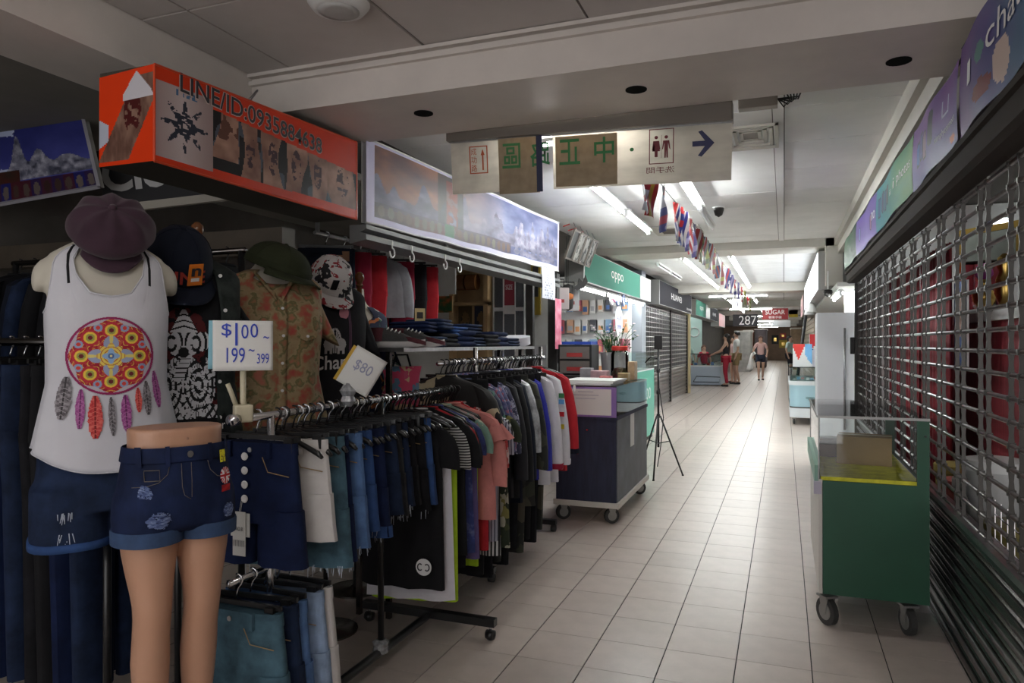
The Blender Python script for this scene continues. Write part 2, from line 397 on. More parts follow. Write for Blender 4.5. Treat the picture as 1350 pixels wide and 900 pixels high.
# ================================================================== side with the grille shutter
XS = .706
shut = empty('grille_shutter', (XS, 2.3, 0), 0, 'closed steel roller grille of rods and plates over solid bottom slats', 'shutter')
def sp(o): o.location = o.location-Vector((XS, 2.3, 0)) if o.parent is shut else o.location; return o
def sh(g, name, m, smooth=None): return g.xf(Matrix.Translation((-XS, -2.3, 0))).build(name, m, shut, smooth=smooth)
ROW = .078
rows = [1.955-ROW*i for i in range(18)]
rod = None
for z in rows:
    if rod is None: rod = sh(G().tube([(XS, 2.3, 0), (XS, 8.02, 0)], .0085, 8), 'rod', 'steel', True); rod.location.z = z
    else:
        o = rod.copy(); COL.objects.link(o); o.location.z = z
plate = None
for k in range(15):
    for dy in (0, .115):
        y = 2.31+.397*k+dy
        if y > 8.0: continue
        if plate is None:
            g = G(); n = len(rows)
            for i in range(n-1):                     # scalloped link plates between the rods, held by pins
                zt, zb = rows[i], rows[i+1]; zs = [zt, zt-.02, (zt+zb)/2, zb+.02, zb]; ws = [.010, .008, .0065, .008, .010]
                rings = [[(XS-w_, -.003, z), (XS+w_, -.003, z), (XS+w_, .003, z), (XS-w_, .003, z)] for z, w_ in zip(zs, ws)]
                g.loft(rings)
            for z in rows: g.box(XS-.013, XS+.013, -.006, .006, z-.0095, z+.0095)
            g.xf(Matrix.Translation((0, 2.3, 0)))
            plate = sh(g, 'link_column', mat('link_steel', (.055,.05,.046), rough=.35, metal=.5)); plate['kind'] = 'stuff'; plate.location.y = y-2.3
        else:
            o = plate.copy(); COL.objects.link(o); o.location.y = y-2.3
# solid interlocking slats under the grille
slat = None; z = .61
for i in range(9):
    h = .066
    if slat is None:
        prof = [(XS-.006, 0), (XS-.02, -.006), (XS-.026, -.02), (XS-.022, -.036), (XS-.010, -.046), (XS-.008, -.056), (XS-.016, -.062), (XS-.006, -.066), (XS+.01, -.066), (XS+.01, 0)]
        g = G().prism([(x-0, zz) for x, zz in prof], 1, 2.3, 8.02); slat = sh(g, 'slat', 'dark_steel', 40); slat.location.z = z-i*h
    else:
        o = slat.copy(); COL.objects.link(o); o.location.z = z-i*h
sh(G().box(XS-.014, XS+.014, 2.3, 8.02, .002, .02), 'bottom_bar', 'chrome')
sh(G().box(XS-.03, XS+.03, 2.3, 8.02, .605, .63), 'rail', 'steel')
for y in (2.24, 8.03): sh(G().box(XS-.035, XS+.035, y, y+.06, 0, 1.965), 'guide_channel', 'dark')
# dark roll housing
hs = tag(G().prism([(.60,1.985),(.62,1.97),(.698,1.97),(.698,2.083),(.585,2.083),(.585,2.06),(.60,2.055)], 1, 2.2, 8.1).build('shutter_housing', mat('housing_brown', (.035,.028,.024), rough=.8, spec=.2)), 'dark brown metal housing rail above the grille shutter', 'housing')
# banners above
def grad(c0, c1, c2=None, ang=(1, 0), noise=.12, seed=1):
    def f(u, v):
        t = np.clip(u*ang[0]+v*ang[1]+(fbm(u*5, v*3, 3, seed)-.5)*noise*3, 0, 1)
        return lerp(c0, c1, t)
    return f
def phones(u, v, rgb, list_):
    for (cu, cv, hw, hh, c) in list_:
        q = (np.abs((u-cu)/hw)**4+np.abs((v-cv)/hh)**4) < 1
        q2 = (np.abs((u-cu)/(hw*.8))**4+np.abs((v-cv)/(hh*.82))**4) < 1
        rgb = np.where(q[..., None], (.10, .12, .2), rgb); rgb = np.where(q2[..., None], c, rgb)
    return rgb
mat('lettering_white', (.85,.85,.85), rough=.5); mat('dark_letter', (.02,.02,.03), rough=.5)
BX = .585
def banner(y0, y1, z0, z1, colf, label, sag=.01, texts=()):
    e = empty('sign_banner', (BX, y0, z0), 0, label, 'banner', 'banners above the grille shutter')
    W = y1-y0
    def s(u, v): return Vector((-.006*math.sin(u*9+y0)-sag*math.sin(PI*v)*.6-(1-v)*.004, u*W, v*(z1-z0)))
    def s2(u, v): return s(1-u, v)      # reads from the corridor: right to left in y
    printed('vinyl_sheet', 60, 30, s2, colf, 'print_gloss', e, True)
    G().tube([(.01, 0, z1-z0), (.01, W, z1-z0)], .006, 6).build('hem_rod', 'dark', e)
    for (t, u0, u1, v0, v1) in texts:
        text_on(t, (0,0,0), (0,-1,0), (0,0,1), 1, 1, 'lettering_white', e,
                surf=lambda a, b, u0=u0, u1=u1, v0=v0, v1=v1: s2(u0+(u1-u0)*a, v0+(v1-v0)*b)+Vector((-.003, 0, 0)))
    return e
ZB0, ZB1 = 2.085, 2.375
def c_chat(u, v):
    rgb = lerp((.42,.26,.55), (.20,.36,.52), np.clip(u*1.2-.1+(fbm(u*4, v*4, 3, 2)-.5)*.6, 0, 1))
    hand = ((u-.42)/.13)**2+((v-.22)/.10)**2 < 1; rgb = np.where(hand[..., None], (.45,.06,.10), rgb)
    h2 = ((u-.66)/.10)**2+((v-.28)/.20)**2 < 1; rgb = np.where(h2[..., None], (.80,.72,.68), rgb)
    globe = ((u-.40)/.06)**2+((v-.60)/.11)**2 < 1; rgb = np.where(globe[..., None], (.35,.55,.52), rgb)
    return rgb, None
def c_phone(u, v):
    rgb = lerp((.30,.26,.60), (.50,.28,.62), np.clip(v+(fbm(u*5, v*3, 3, 5)-.5)*.7, 0, 1))
    rgb = phones(u, v, rgb, [(.16,.50,.05,.20,(.2,.4,.7)), (.26,.55,.05,.22,(.25,.3,.6)), (.37,.48,.05,.22,(.62,.5,.6)), (.50,.62,.055,.25,(.16,.16,.25))])
    o = ((u-.88)/.05)**2+((v-.12)/.05)**2 < 1; rgb = np.where(o[..., None], (.8,.35,.15), rgb)
    sc = (np.abs(u-.76) < .06) & (np.abs(v-.66) < .12); sc2 = (np.abs(u-.76) < .045) & (np.abs(v-.66) < .09)
    rgb = np.where((sc & ~sc2)[..., None], (.8,.8,.9), rgb)
    return rgb, None
def c_photos(u, v):
    rgb = lerp((.18,.52,.58), (.36,.60,.36), np.clip(u*1.3-.2+(fbm(u*5, v*3, 3, 8)-.5)*.7, 0, 1))
    rgb = phones(u, v, rgb, [(.10,.5,.035,.25,(.2,.3,.5)), (.20,.55,.035,.25,(.3,.25,.4)), (.30,.5,.035,.25,(.25,.35,.5)), (.38,.55,.035,.22,(.4,.3,.3))])
    return rgb, None
banner(2.15, 2.95, ZB0, ZB1+.03, c_chat, 'purple to blue banner reading I chat with a pale hand', texts=[('I', .20,.27,.42,.66), ('chat', .50,.95,.50,.78)])
banner(2.955, 3.93, ZB0, ZB1, c_phone, 'purple banner printed with mobile phones and a screen icon', texts=[('simplyconnect', .60,.96,.26,.38)])
banner(3.95, 5.35, ZB0+.01, ZB1, c_photos, 'teal to green banner reading i photos with a row of phones', texts=[('i', .60,.625,.45,.66), ('photos', .68,.96,.42,.68), ('ii', .5,.54,.4,.52)])
banner(5.37, 6.75, ZB0+.015, ZB1+.01, lambda u, v: (phones(u, v, lerp((.45,.38,.66), (.35,.28,.55), np.clip(v+(fbm(u*4, v*4, 3, 11)-.5), 0, 1)), [(.2,.5,.03,.2,(.5,.6,.8)), (.8,.4,.03,.2,(.6,.4,.5))]), None), 'lilac banner past the teal one with two small phones', texts=[('no', .84,.95,.4,.6)])
banner(6.77, 8.1, ZB0+.02, ZB1+.02, lambda u, v: (lerp((.22,.42,.28), (.10,.25,.18), np.clip(1.2*u+(fbm(u*4, v*5, 3, 14)-.5), 0, 1)), None), 'dark green banner at the far end of the shutter')
# ------------------------------------------------------------------ what shows through the grille
mat('red_cloth', (.22,.015,.025), rough=.6, var=.3, scale=4, stretch=(1,14,.3)); mat('gold', (.75,.50,.15), rough=.25, metal=1.0)
mat('dark_wood', (.06,.03,.02), rough=.4, var=.2, scale=6)
tag(box_thing('floor_shop', (.74, 2.5, 2.1, 8.1, 0, .012), 'dark'), kind='structure', label='dark floor inside the shuttered shop')
tag(box_thing('wall_shop_end', (.74, 2.5, 8.1, 8.2, 0, 2.7), 'white'), kind='structure')
n = 0
for k in range(11):                                  # red curtain behind the grille
    y0 = 5.35+k*.25
    def cs(u, v, y0=y0): return (1.0+.02*math.sin(u*12.5+k), y0+u*.246, .012+v*2.0)
    tag(G().grid(16, 2, cs).build('curtain', 'red_cloth', smooth=True, solid=.004), 'dark red curtain panel hanging behind the steel grille', 'curtain', 'red curtain panels behind the grille')
cnt = empty('shop_counter', (1.22, 4.5, 0), 0, 'white topped counter inside the shuttered shop', 'counter')
G().box(0, .55, 0, 2.2, 0, 1.50).build('body', 'red_cloth', cnt); G().box(-.03, .58, -.02, 2.22, 1.50, 1.56).build('top', 'white', cnt)
def vase(name, loc, prof, m, label, cat, n=16):
    e = empty(name, loc, 0, label, cat); G().lathe(prof, n=n).build('body', m, e, smooth=50)
    return e
v1 = vase('vase', (1.36, 6.1, 1.56), [(.035,0),(.05,.01),(.03,.04),(.07,.10),(.08,.15),(.04,.21),(.035,.24),(.05,.26)], 'gold', 'gold vase on the white counter behind the grille', 'vase')
G().lathe([(.03,.25),(.06,.30),(.05,.36),(.01,.38)], n=12).build('flowers', mat('magenta', (.45,.05,.35), rough=.6), v1, smooth=True)
v2 = vase('incense_burner', (1.42, 6.45, 1.56), [(.04,0),(.05,.02),(.03,.05),(.06,.08),(.065,.12),(.05,.13)], 'chrome', 'silver incense burner beside the gold vase', 'incense burner')
v3 = vase('figurine', (1.40, 5.75, 1.56), [(.05,0),(.055,.03),(.03,.06),(.06,.14),(.05,.24),(.03,.28),(.045,.32),(.04,.38),(.01,.41)], 'gold', 'gold seated figurine on the white counter', 'figurine')
v4 = vase('figurine', (1.33, 5.2, 1.56), [(.04,0),(.045,.05),(.03,.12),(.05,.2),(.03,.26),(.035,.3),(.01,.33)], 'white', 'small white figurine on the white counter', 'figurine')
fr = empty('picture_frame', (1.62, 6.2, 1.561), math.radians(35), 'tall gilt mirror frame leaning inside the shuttered shop', 'frame')
for (a, b, c, d) in ((0,.05,0,.7), (.5,.55,0,.7), (.05,.5,0,.05), (.05,.5,.65,.7)): G().box(0, .04, a, b, c, d).build('frame_bar', 'gold', fr)
G().box(.01, .02, .05, .5, .05, .65).build('mirror_pane', mat('mirror', (.6,.65,.65), rough=.05, metal=1.0), fr)
po = empty('poster', (1.05, 5.12, 1.20), 0, 'blue portrait poster standing behind the grille', 'poster')
printed('sheet', 20, 30, lambda u, v: (-.01, u*.30, v*.55), lambda u, v: (np.where((((u-.5)/.28)**2+((v-.6)/.25)**2 < 1)[..., None], (.75,.6,.55), lerp((.1,.2,.45), (.3,.45,.7), v)), None), 'print', po)
G().box(0, .012, 0, .30, 0, .55).build('board', 'white', po)
lp = empty('tube_light', (1.55, 6.3, 2.26), 0, 'fluorescent tube glowing inside the shuttered shop', 'light')
G().box(-.03, .03, 0, 1.15, .03, .07).build('batten', 'white_plastic', lp); G().tube([(0,.02,0),(0,1.13,0)], .016, 8).build('tube', mat('tube_dim', (1,1,1), emit=16.0, ecol=(.9,1,.98)), lp, smooth=True)
box_thing('hanger_rod', (-.01, .01, .5, .52, .07, .45), 'white_plastic', lp)
for i, (y, z, c, hh) in enumerate([(2.45, 0, (.18,.15,.05), .5), (2.9, 0, (.5,.5,.5), .75), (3.6, 0, (.25,.06,.05), .55), (3.25, 0, (.45,.44,.42), .6), (3.95, 0, (.25,.2,.06), .6)]):
    e = empty('storage_tub', (1.02, 4.0+(y-2.45)*.75, .012), 0, ['yellow lidded', 'pale grey tall', 'dark red', 'grey cloudy', 'mustard'][i]+' storage tub on the floor behind the grille', 'tub')
    mm = mat('tub%d' % i, c, rough=.35)
    G().lathe([(.11,0),(.13,.02),(.14,hh*.9),(.145,hh*.9),(.145,hh*.94)], n=14).build('body', mm, e, smooth=40)
    G().lathe([(.15,hh*.93),(.15,hh),(.10,hh+.01)], n=14).build('lid', mat('tublid%d' % i, tuple(min(1, x*1.4) for x in c), rough=.4), e, smooth=40)
wr = empty('wire_basket', (.82, 3.15, .4), 0, 'wire rack with an orange packet just inside the grille', 'rack')
for i in range(7): G().tube([(0,0,i*.05), (.0,.36,i*.05)], .003, 5).build('wire', 'chrome', wr)
for j in range(5): G().tube([(0,j*.09,-.38), (.0,j*.09,.31)], .003, 5).build('wire', 'chrome', wr)
G().box(.02, .06, .12, .22, .02, .10).build('packet', mat('orange_pack', (.7,.15,.02)), wr)
# ------------------------------------------------------------------ green glass showcase on casters
mat('green_lam', (.008,.075,.038), rough=.4, var=.08, scale=5); mat('green_edge', (.25,.45,.36), rough=.5); mat('cream', (.62,.60,.55), rough=.5, var=.05, scale=4)
mat('rubber', (.045,.045,.045), rough=.7); mat('yellow_cloth', (.62,.60,.05), rough=.9, var=.25, scale=18, bump=.3)
mat('cardboard', (.36,.24,.12), rough=.8, var=.1, scale=8); mat('grey_metal', (.33,.33,.32), rough=.4, metal=.6)
glass('glass_clear'); glass('glass_edge', (.7,.88,.82), .3); glass('glass_aqua', (.86,.95,.94), .25)
X0, X1, Y0, Y1 = .155, .62, 3.74, 4.86
def caster(parent, loc, r=.055, plate=True, name='caster', rz=0):
    g = G(); z = loc[2]
    c = G().tube([(-.014,0,r), (.014,0,r)], r, 20).xf(Matrix.Translation(loc) @ Matrix.Rotation(rz, 4, 'Z')).build(name, 'rubber', parent, smooth=40)
    G().tube([(-.017,0,r), (.017,0,r)], r*.62, 16).xf(Matrix.Translation(loc) @ Matrix.Rotation(rz, 4, 'Z')).build('hub', 'grey_metal', c, smooth=40)
    f = G()
    for s in (-1, 1): f.prism([(-.012, r-.012), (.012, r-.012), (.03, r*2.05), (-.03, r*2.05)], 0, s*.021-.002, s*.021+.002)
    f.box(-.034, .034, -.036, .036, r*2.05, r*2.05+.01)
    f.xf(Matrix.Translation(loc) @ Matrix.Rotation(rz, 4, 'Z')).build('fork', 'grey_metal', c)
    return c
gc = empty('showcase', ((X0+X1)/2, (Y0+Y1)/2, 0), 0, 'green panelled glass showcase on casters holding a cardboard box', 'showcase')
gcx = Matrix.Translation((-(X0+X1)/2, -(Y0+Y1)/2, 0))
def gb(name, m, *dims, bevel=0): return G().box(*dims).xf(gcx).build(name, m, gc, bevel=bevel)
gb('end_panel', 'green_lam', X0+.018, X1, Y0, Y0+.018, .165, .705)
gb('end_panel', 'green_lam', X0+.018, X1, Y1-.018, Y1, .165, .705)
gb('side_panel', 'cream', X0, X0+.016, Y0+.002, Y1, .165, .71); gb('side_panel', 'green_lam', X1-.02, X1, Y0+.02, Y1-.02, .165, .705)
gb('base_board', 'green_lam', X0+.02, X1-.02, Y0+.02, Y1-.02, .165, .185)
gb('shelf_board', 'cream', X0+.015, X1-.02, Y0+.018, Y1-.018, .69, .705); gb('cloth_lining', 'yellow_cloth', X0+.01, X1-.04, Y0+.006, Y1-.02, .706, .724)
gb('upright', 'green_lam', X1-.05, X1, Y0, Y0+.02, .705, 1.005); gb('upright', 'green_lam', X1-.05, X1, Y1-.02, Y1, .705, 1.005)
gb('ledge_strip', 'green_edge', X0-.018, X0, Y0+.01, Y1, .69, .775); gb('ledge_cap', mat('lilac_cap', (.45,.42,.52), rough=.4), X0-.022, X0+.012, Y0-.006, Y0+.012, .64, .70)
gb('glass_pane', 'glass_clear', X0, X1-.05, Y0+.004, Y0+.010, .726, 1.005); gb('glass_pane', 'glass_clear', X0, X0+.006, Y0+.01, Y1-.01, .726, 1.005)
gb('glass_pane', 'glass_clear', X0, X1-.05, Y1-.012, Y1-.006, .726, 1.005)
gb('top_pane', 'glass_clear', X0-.004, X1, Y0-.004, Y1, 1.006, 1.014)
for dims in ((X0-.006, X1+.002, Y0-.006, Y0-.002, 1.004, 1.016), (X0-.008, X0-.004, Y0-.004, Y1, 1.004, 1.016), (X0-.003, X0+.002, Y0-.001, Y0+.004, .71, 1.005), (X0-.003, X0+.002, Y1-.004, Y1, .71, 1.005)): gb('trim_edge', 'grey_metal', *dims)
gb('lock', 'black', X1-.02, X1-.012, Y0-.004, Y0, .93, .938)
for (x, y, r) in ((X0+.04, Y0+.06, .6), (X1-.08, Y0+.06, .3), (X0+.05, Y1-.08, .2), (X1-.08, Y1-.08, .9)): caster(gc, (x-(X0+X1)/2, y-(Y0+Y1)/2, 0), .066, rz=r)
bx = empty('cardboard_box', (.40, 4.25, .725), -.12, 'taped brown cardboard box inside the green showcase', 'box')
G().box(-.13, .13, -.09, .09, 0, .145).build('carton', 'cardboard', bx, bevel=.003); G().box(-.131, .131, -.022, .022, .1455, .147).build('tape', mat('tape', (.50,.40,.25), rough=.3), bx)
tn = empty('round_tin', (.233, 4.45, .725), 0, 'dark red round tin beside the cardboard box', 'tin')
G().lathe([(.065,0),(.068,.005),(.068,.075)], n=24).build('body', mat('maroon', (.09,.015,.015), rough=.35), tn, smooth=40); G().lathe([(.071,.07),(.071,.098),(.06,.104),(.01,.104)], n=24).build('lid', mat('maroon2', (.06,.02,.015), rough=.4), tn, smooth=40)
# ------------------------------------------------------------------ white tall cabinet with handle beyond the grille
fc = empty('display_cabinet', (.52, 8.35, 0), 0, 'tall white cabinet door with long steel handle beyond the grille', 'cabinet')
G().box(-.19, .20, 0, .5, .0, 1.685).build('body', mat('cabinet_white', (.86,.88,.92), rough=.4), fc, bevel=.006)
G().box(-.185, .195, -.02, -.002, .06, 1.68).build('door', 'cabinet_white', fc, bevel=.004)
G().tube([(.075,-.055,.45), (.075,-.055,1.52)], .011, 8).build('handle', 'steel', fc, smooth=True)
for z in (.55, 1.42): G().tube([(.075,-.055,z), (.075,-.01,z)], .008, 6).build('handle_post', 'steel', fc, smooth=True)
lk = tag(G().box(.63, .6712, 8.03, 8.09, 1.25, 1.42).build('shutter_switch', 'black', bevel=.006), 'black wall switch box at the end of the grille', 'switch')
# ------------------------------------------------------------------ rounded phone counter
pc = empty('phone_counter', (.36, 12.9, 0), 0, 'white and pale blue rounded glass phone counter on casters', 'counter')
mat('counter_white', (.75,.80,.84), rough=.35); mat('counter_blue', (.40,.62,.72), rough=.4)
def rr(x0, x1, y0, y1, r, z, n=6):
    out = []
    for (cx, cy, a0) in ((x1-r, y1-r, 0), (x0+r, y1-r, PI/2), (x0+r, y0+r, PI), (x1-r, y0+r, 1.5*PI)):
        for i in range(n+1): a = a0+i*PI/2/n; out.append((cx+r*math.cos(a), cy+r*math.sin(a), z))
    return out
def rslab(x0, x1, y0, y1, r, z0, z1, n=6): return G().loft([rr(x0, x1, y0, y1, r, z0, n), rr(x0, x1, y0, y1, r, z1, n)])
rslab(-.27, .25, 0, 2.2, .16, .12, .28).build('plinth', 'counter_white', pc, smooth=40); rslab(-.272, .252, -.002, 2.202, .16, .28, .30).build('band', 'dark', pc, smooth=40)
rslab(-.265, .245, .005, 2.195, .16, .30, .66).build('body', 'counter_blue', pc, smooth=40); rslab(-.285, .26, -.015, 2.21, .16, .66, .73).build('deck', 'counter_white', pc, smooth=40)
rslab(-.265, .245, .005, 2.195, .16, .73, .95).build('glass_case', 'glass_aqua', pc, smooth=40); rslab(-.275, .25, 0, 2.2, .16, .95, .965).build('glass_top', 'glass_edge', pc, smooth=40)
for (x, y) in ((-.2, .12), (.18, .12), (-.2, 2.05), (.18, 2.05)): caster(pc, (x, y, 0), .045)
text_on('oppo', (-.02, -.003, .42), (1,0,0), (0,0,1), .13, .05, mat('teal_dark', (.02,.12,.10)), pc)
for i in range(6):
    e = tag(box_thing('phone_box', (.14+.07*i, .19+.07*i, 13.1+.22*(i % 3), 13.22+.22*(i % 3), .735, .76+.02*(i % 2)), mat('pbox%d' % (i % 3), [(.8,.8,.8), (.3,.5,.75), (.6,.2,.2)][i % 3])), 'small phone package lying in the rounded glass counter', 'package', 'packages in the rounded counter')
def carton(loc, dims, label, colf, rz=0):
    e = empty('display_box', loc, rz, label, 'box'); a, b, h = dims
    G().box(0, a, 0, b, 0, h).build('carton', 'counter_white', e); printed('front_print', 16, 16, lambda u, v: (u*a, -.003, v*h), colf, 'print', e)
    return e
carton((.14, 13.0, .966), (.30, .16, .38), 'white display box with a red and blue triangle print', lambda u, v: (np.where((v > 1.9*np.abs(u-.3)+.3)[..., None], (.85,.2,.18), np.where((v > 1.2-1.1*u+.3*(u < .6))[..., None], (.45,.7,.9), (.93,.94,.95))), None))
carton((.44, 13.05, .966), (.16, .2, .30), 'blue and red patterned box on the rounded counter', lambda u, v: (lerp((.9,.9,.95), (.2,.3,.6), (fbm(u*4, v*4, 2, 3) > .5)*1.0), None))
carton((.42, 13.6, .966), (.2, .2, .55), 'tall red and white promotion box on the counter', lambda u, v: (np.where((v > .5+.3*u)[..., None], (.8,.12,.15), (.95,.95,.95)), None))
pole = tag(G().tube([(.16, 15.2, .0), (.42, 15.2, 2.05)], .03, 8).build('leaning_pole', 'black', smooth=True), 'black pole leaning by the counter toward the ceiling', 'pole')
# ------------------------------------------------------------------ lit sign boxes, camera, wall beyond
def signbox(name, x, y0, y1, z0, z1, depth, m, label, texts=(), tilt=0, face='x+', group=None, frame='grey_metal'):
    """box sign along the corridor; face is the side that looks at the corridor"""
    e = empty(name, (x, y0, z0), 0, label, 'sign', group); s = 1 if face == 'x+' else -1
    H, W = z1-z0, y1-y0
    def P(u, v, off=0): return Vector((s*off-s*tilt*(1-v)*-1*0 - s*tilt*(1-v), u*W, v*H))
    G().add([P(0,0), P(1,0), P(1,1), P(0,1), P(0,0,-depth), P(1,0,-depth), P(1,1,-depth), P(0,1,-depth)],
            [(0,1,2,3), (4,7,6,5), (0,4,5,1), (3,2,6,7), (0,3,7,4), (1,5,6,2)]).build('case', frame, e)
    G().add([P(.01,.02,.004), P(.99,.02,.004), P(.99,.98,.004), P(.01,.98,.004)], [(0,1,2,3)]).build('face_panel', m, e)
    for (t, a0, a1, b0, b1, tm) in texts:
        text_on(t, (0,0,0), (0,1,0), (0,0,1), 1, 1, tm, e, bold=0.0, surf=lambda a, b: P((a0+(a1-a0)*a) if s > 0 else (a1+(a0-a1)*a), b0+(b1-b0)*b, .008))
    return e
mat('sign_lit_white', (.85,.88,.92), emit=.8, ecol=(.85,.92,1)); mat('sign_white', (.8,.82,.84), rough=.4)
signbox('lightbox_sign', .42, 10.2, 16.8, 2.06, 2.56, .35, 'sign_lit_white', 'long white lit signboard on the stalls beyond the grille', face='x-', texts=[('Apple', .55,.8,.3,.7,mat('pale_blue', (.3,.4,.65)))])
signbox('lightbox_sign', .40, 17.0, 19.5, 2.0, 2.45, .3, mat('sign_pink', (.6,.25,.25), rough=.5), 'reddish signboard past the long white lit signboard', face='x-')
tag(box_thing('column', (.50, .70, 10.0, 10.2, 2.1, 2.7), 'beam2_paint'), kind='structure', label='beige column stub above the stalls')
sc = empty('security_camera', (.52, 9.9, 2.02), 0, 'round black security camera hung under the signboard', 'camera')
G().tube([(0,0,.0), (0,0,.25)], .012, 8).build('stem', 'white_plastic', sc); G().lathe([(.0,-.07),(.04,-.06),(.055,-.02),(.05,.01),(.0,.02)], n=14).build('dome', 'dark', sc, smooth=True); G().lathe([(.018,-.075),(.018,-.066)], n=10).build('lens', 'black', sc)
for i, y in enumerate((13.6, 14.8)):
    e = empty('spot_lamp', (.45, y, 1.9), 0, 'white bell spot lamp under the long lit signboard', 'lamp', 'bell lamps under the lit signboard')
    G().lathe([(.02,.16),(.05,.14),(.085,.03),(.09,0),(.08,.0),(.04,.1)], n=14).build('shade', 'white_plastic', e, smooth=True); G().tube([(0,0,.14), (0,0,.162)], .01, 6).build('stem', 'white_plastic', e)
for i in range(3):
    fixture((.62+i*.16, 9.2), (.62+i*.16, 10.4), 'lit tube under the canopy of the stall past the grille', 'stall canopy tubes', z=1.93, top=2.008)
tag(box_thing('stall_canopy', (.57, 2.4, 9.0, 17, 2.01, 2.055), 'plaster'), 'pale canopy board over the stalls beyond the grille', 'canopy')
for k in range(8):
    tag(box_thing('hanging_card', (.8+.16*k, .9+.16*k, 9.73, 9.748, 1.45+.1*(k % 3), 1.62+.1*(k % 3)), mat('card%d' % (k % 4), [(.8,.8,.85), (.3,.45,.7), (.75,.78,.8), (.5,.55,.6)][k % 4])), 'packaged accessory card hung in the stall past the white cabinet', 'package', 'accessory cards beyond the white cabinet')
tag(box_thing('wall_stall_back', (.7, 2.4, 9.75, 9.8, 0, 2.0), 'white'), kind='structure')
# slatted wooden wall further on
ws = empty('slat_wall', (.62, 17.2, 0), 0, 'brown timber slatted stall wall beyond the phone counter', 'stall wall')
mat('slat_brown', (.30,.24,.18), rough=.6, var=.15, scale=5)
for i in range(16): G().box(0, .05, 0, 10, .3+i*.11, .395+i*.11).build('slat', 'slat_brown', ws)
# ================================================================== hanging direction sign
def acrylic(name, c, tr=.5):
    m = bpy.data.materials.new(name); m.use_nodes = True; MATS[name] = m; nt = m.node_tree; N, L = nt.nodes, nt.links
    N.remove(N['Principled BSDF']); d = N.new('ShaderNodeBsdfDiffuse'); t = N.new('ShaderNodeBsdfTranslucent'); x = N.new('ShaderNodeMixShader')
    no = N.new('ShaderNodeTexNoise'); no.inputs['Scale'].default_value = 5; no.inputs['Detail'].default_value = 6; cr = N.new('ShaderNodeValToRGB')
    cr.color_ramp.elements[0].color = (*[q*.82 for q in c], 1); cr.color_ramp.elements[1].color = (*c, 1)
    cr.color_ramp.elements[0].position = .35; cr.color_ramp.elements[1].position = .65
    L.new(no.outputs['Fac'], cr.inputs['Fac'])
    for n in (d, t): L.new(cr.outputs[0], n.inputs[0])
    x.inputs[0].default_value = tr; L.new(d.outputs[0], x.inputs[1]); L.new(t.outputs[0], x.inputs[2])
    g = N.new('ShaderNodeBsdfGlossy'); g.inputs['Roughness'].default_value = .15; y = N.new('ShaderNodeMixShader'); y.inputs[0].default_value = .05
    L.new(x.outputs[0], y.inputs[1]); L.new(g.outputs[0], y.inputs[2]); L.new(y.outputs[0], N['Material Output'].inputs[0]); return m
acrylic('acrylic', (.84,.81,.74), .6); acrylic('paper_tan', (.50,.41,.29), .4)
YS = 3.58
def quad_map(tl, tr, br, bl, f):
    """bilinear map of a photo quadrilateral that lies on a plane"""
    A, B, C, D = f(*bl), f(*br), f(*tr), f(*tl)
    return lambda u, v: (A*(1-u)+B*u)*(1-v)+(D*(1-u)+C*u)*v
sgn = empty('direction_sign', PY(780, 165, YS), 0, 'hanging acrylic direction sign with restroom symbol and arrows', 'sign'); so = Vector(sgn.location)
Q = quad_map((594,187), (966,159), (964,237), (597,256), lambda a, b: PY(a, b, YS)-so)
def q_off(u, v, d): return Q(u, v)+Vector((0, d, 0))
def plate_on(u0, u1, v0, v1, d, th, m, name): 
    c = [(u0,v0), (u1,v0), (u1,v1), (u0,v1)]
    return G().add([q_off(u, v, d) for u, v in c]+[q_off(u, v, d+th) for u, v in c], [(0,1,2,3), (4,7,6,5), (0,4,5,1), (1,5,6,2), (2,6,7,3), (3,7,4,0)]).build(name, m, sgn)
plate_on(0, .342, 0, 1, 0, .006, 'acrylic', 'acrylic_panel'); plate_on(.395, 1, .0, 1, 0, .006, 'acrylic', 'acrylic_panel')
plate_on(.19, .345, -.05, .98, -.006, .002, 'paper_tan', 'paper_overlay'); plate_on(.405, .625, .03, .94, -.004, .002, 'paper_tan', 'paper_overlay')
plate_on(.335, .357, -.04, 1.04, -.010, .002, mat('navy_tape', (.01,.015,.06), rough=.4), 'tape')
plate_on(.002, .998, .965, 1.0, -.003, .002, 'steel', 'top_rail')
R4 = [PY(591,173,YS)-so, PY(966,134,YS)-so, PY(966,160,YS)-so, PY(591,188,YS)-so]
G().add([p+Vector((0,-.03,0)) for p in R4]+[p+Vector((0,.05,0)) for p in R4], [(0,1,2,3), (4,7,6,5), (0,4,5,1), (1,5,6,2), (2,6,7,3), (3,7,4,0)]).build('head_rail', 'brown_metal', sgn, bevel=.004)
G().tube([(-.45, .085, -.055), (.25, .085, -.03)], .012, 8).build('backlight_tube', mat('tube_sign', (1,1,1), emit=30.0, ecol=(1,.98,.95)), sgn, smooth=True)
mat('sign_green', (.03,.20,.06), rough=.5); mat('sign_red', (.50,.09,.03), rough=.5); mat('sign_maroon', (.16,.02,.03), rough=.5); mat('sign_navy', (.025,.03,.10), rough=.5)
def on_sign(t, u0, u1, v0, v1, m, flip=False, d=-.009, bold=0.0): return text_on(t, (0,0,0), (1,0,0), (0,0,1), 1, 1, m, sgn, flip=flip, bold=bold, surf=lambda a, b: q_off(u0+(u1-u0)*a, v0+(v1-v0)*b, d))
for t, u0, u1 in (('\u5340', .205,.275), ('\u8def', .312,.385), ('\u6b63', .420,.495), ('\u4e2d', .545,.615)): on_sign(t, u0, u1, .42, .88, 'sign_green', flip=True, bold=.012)
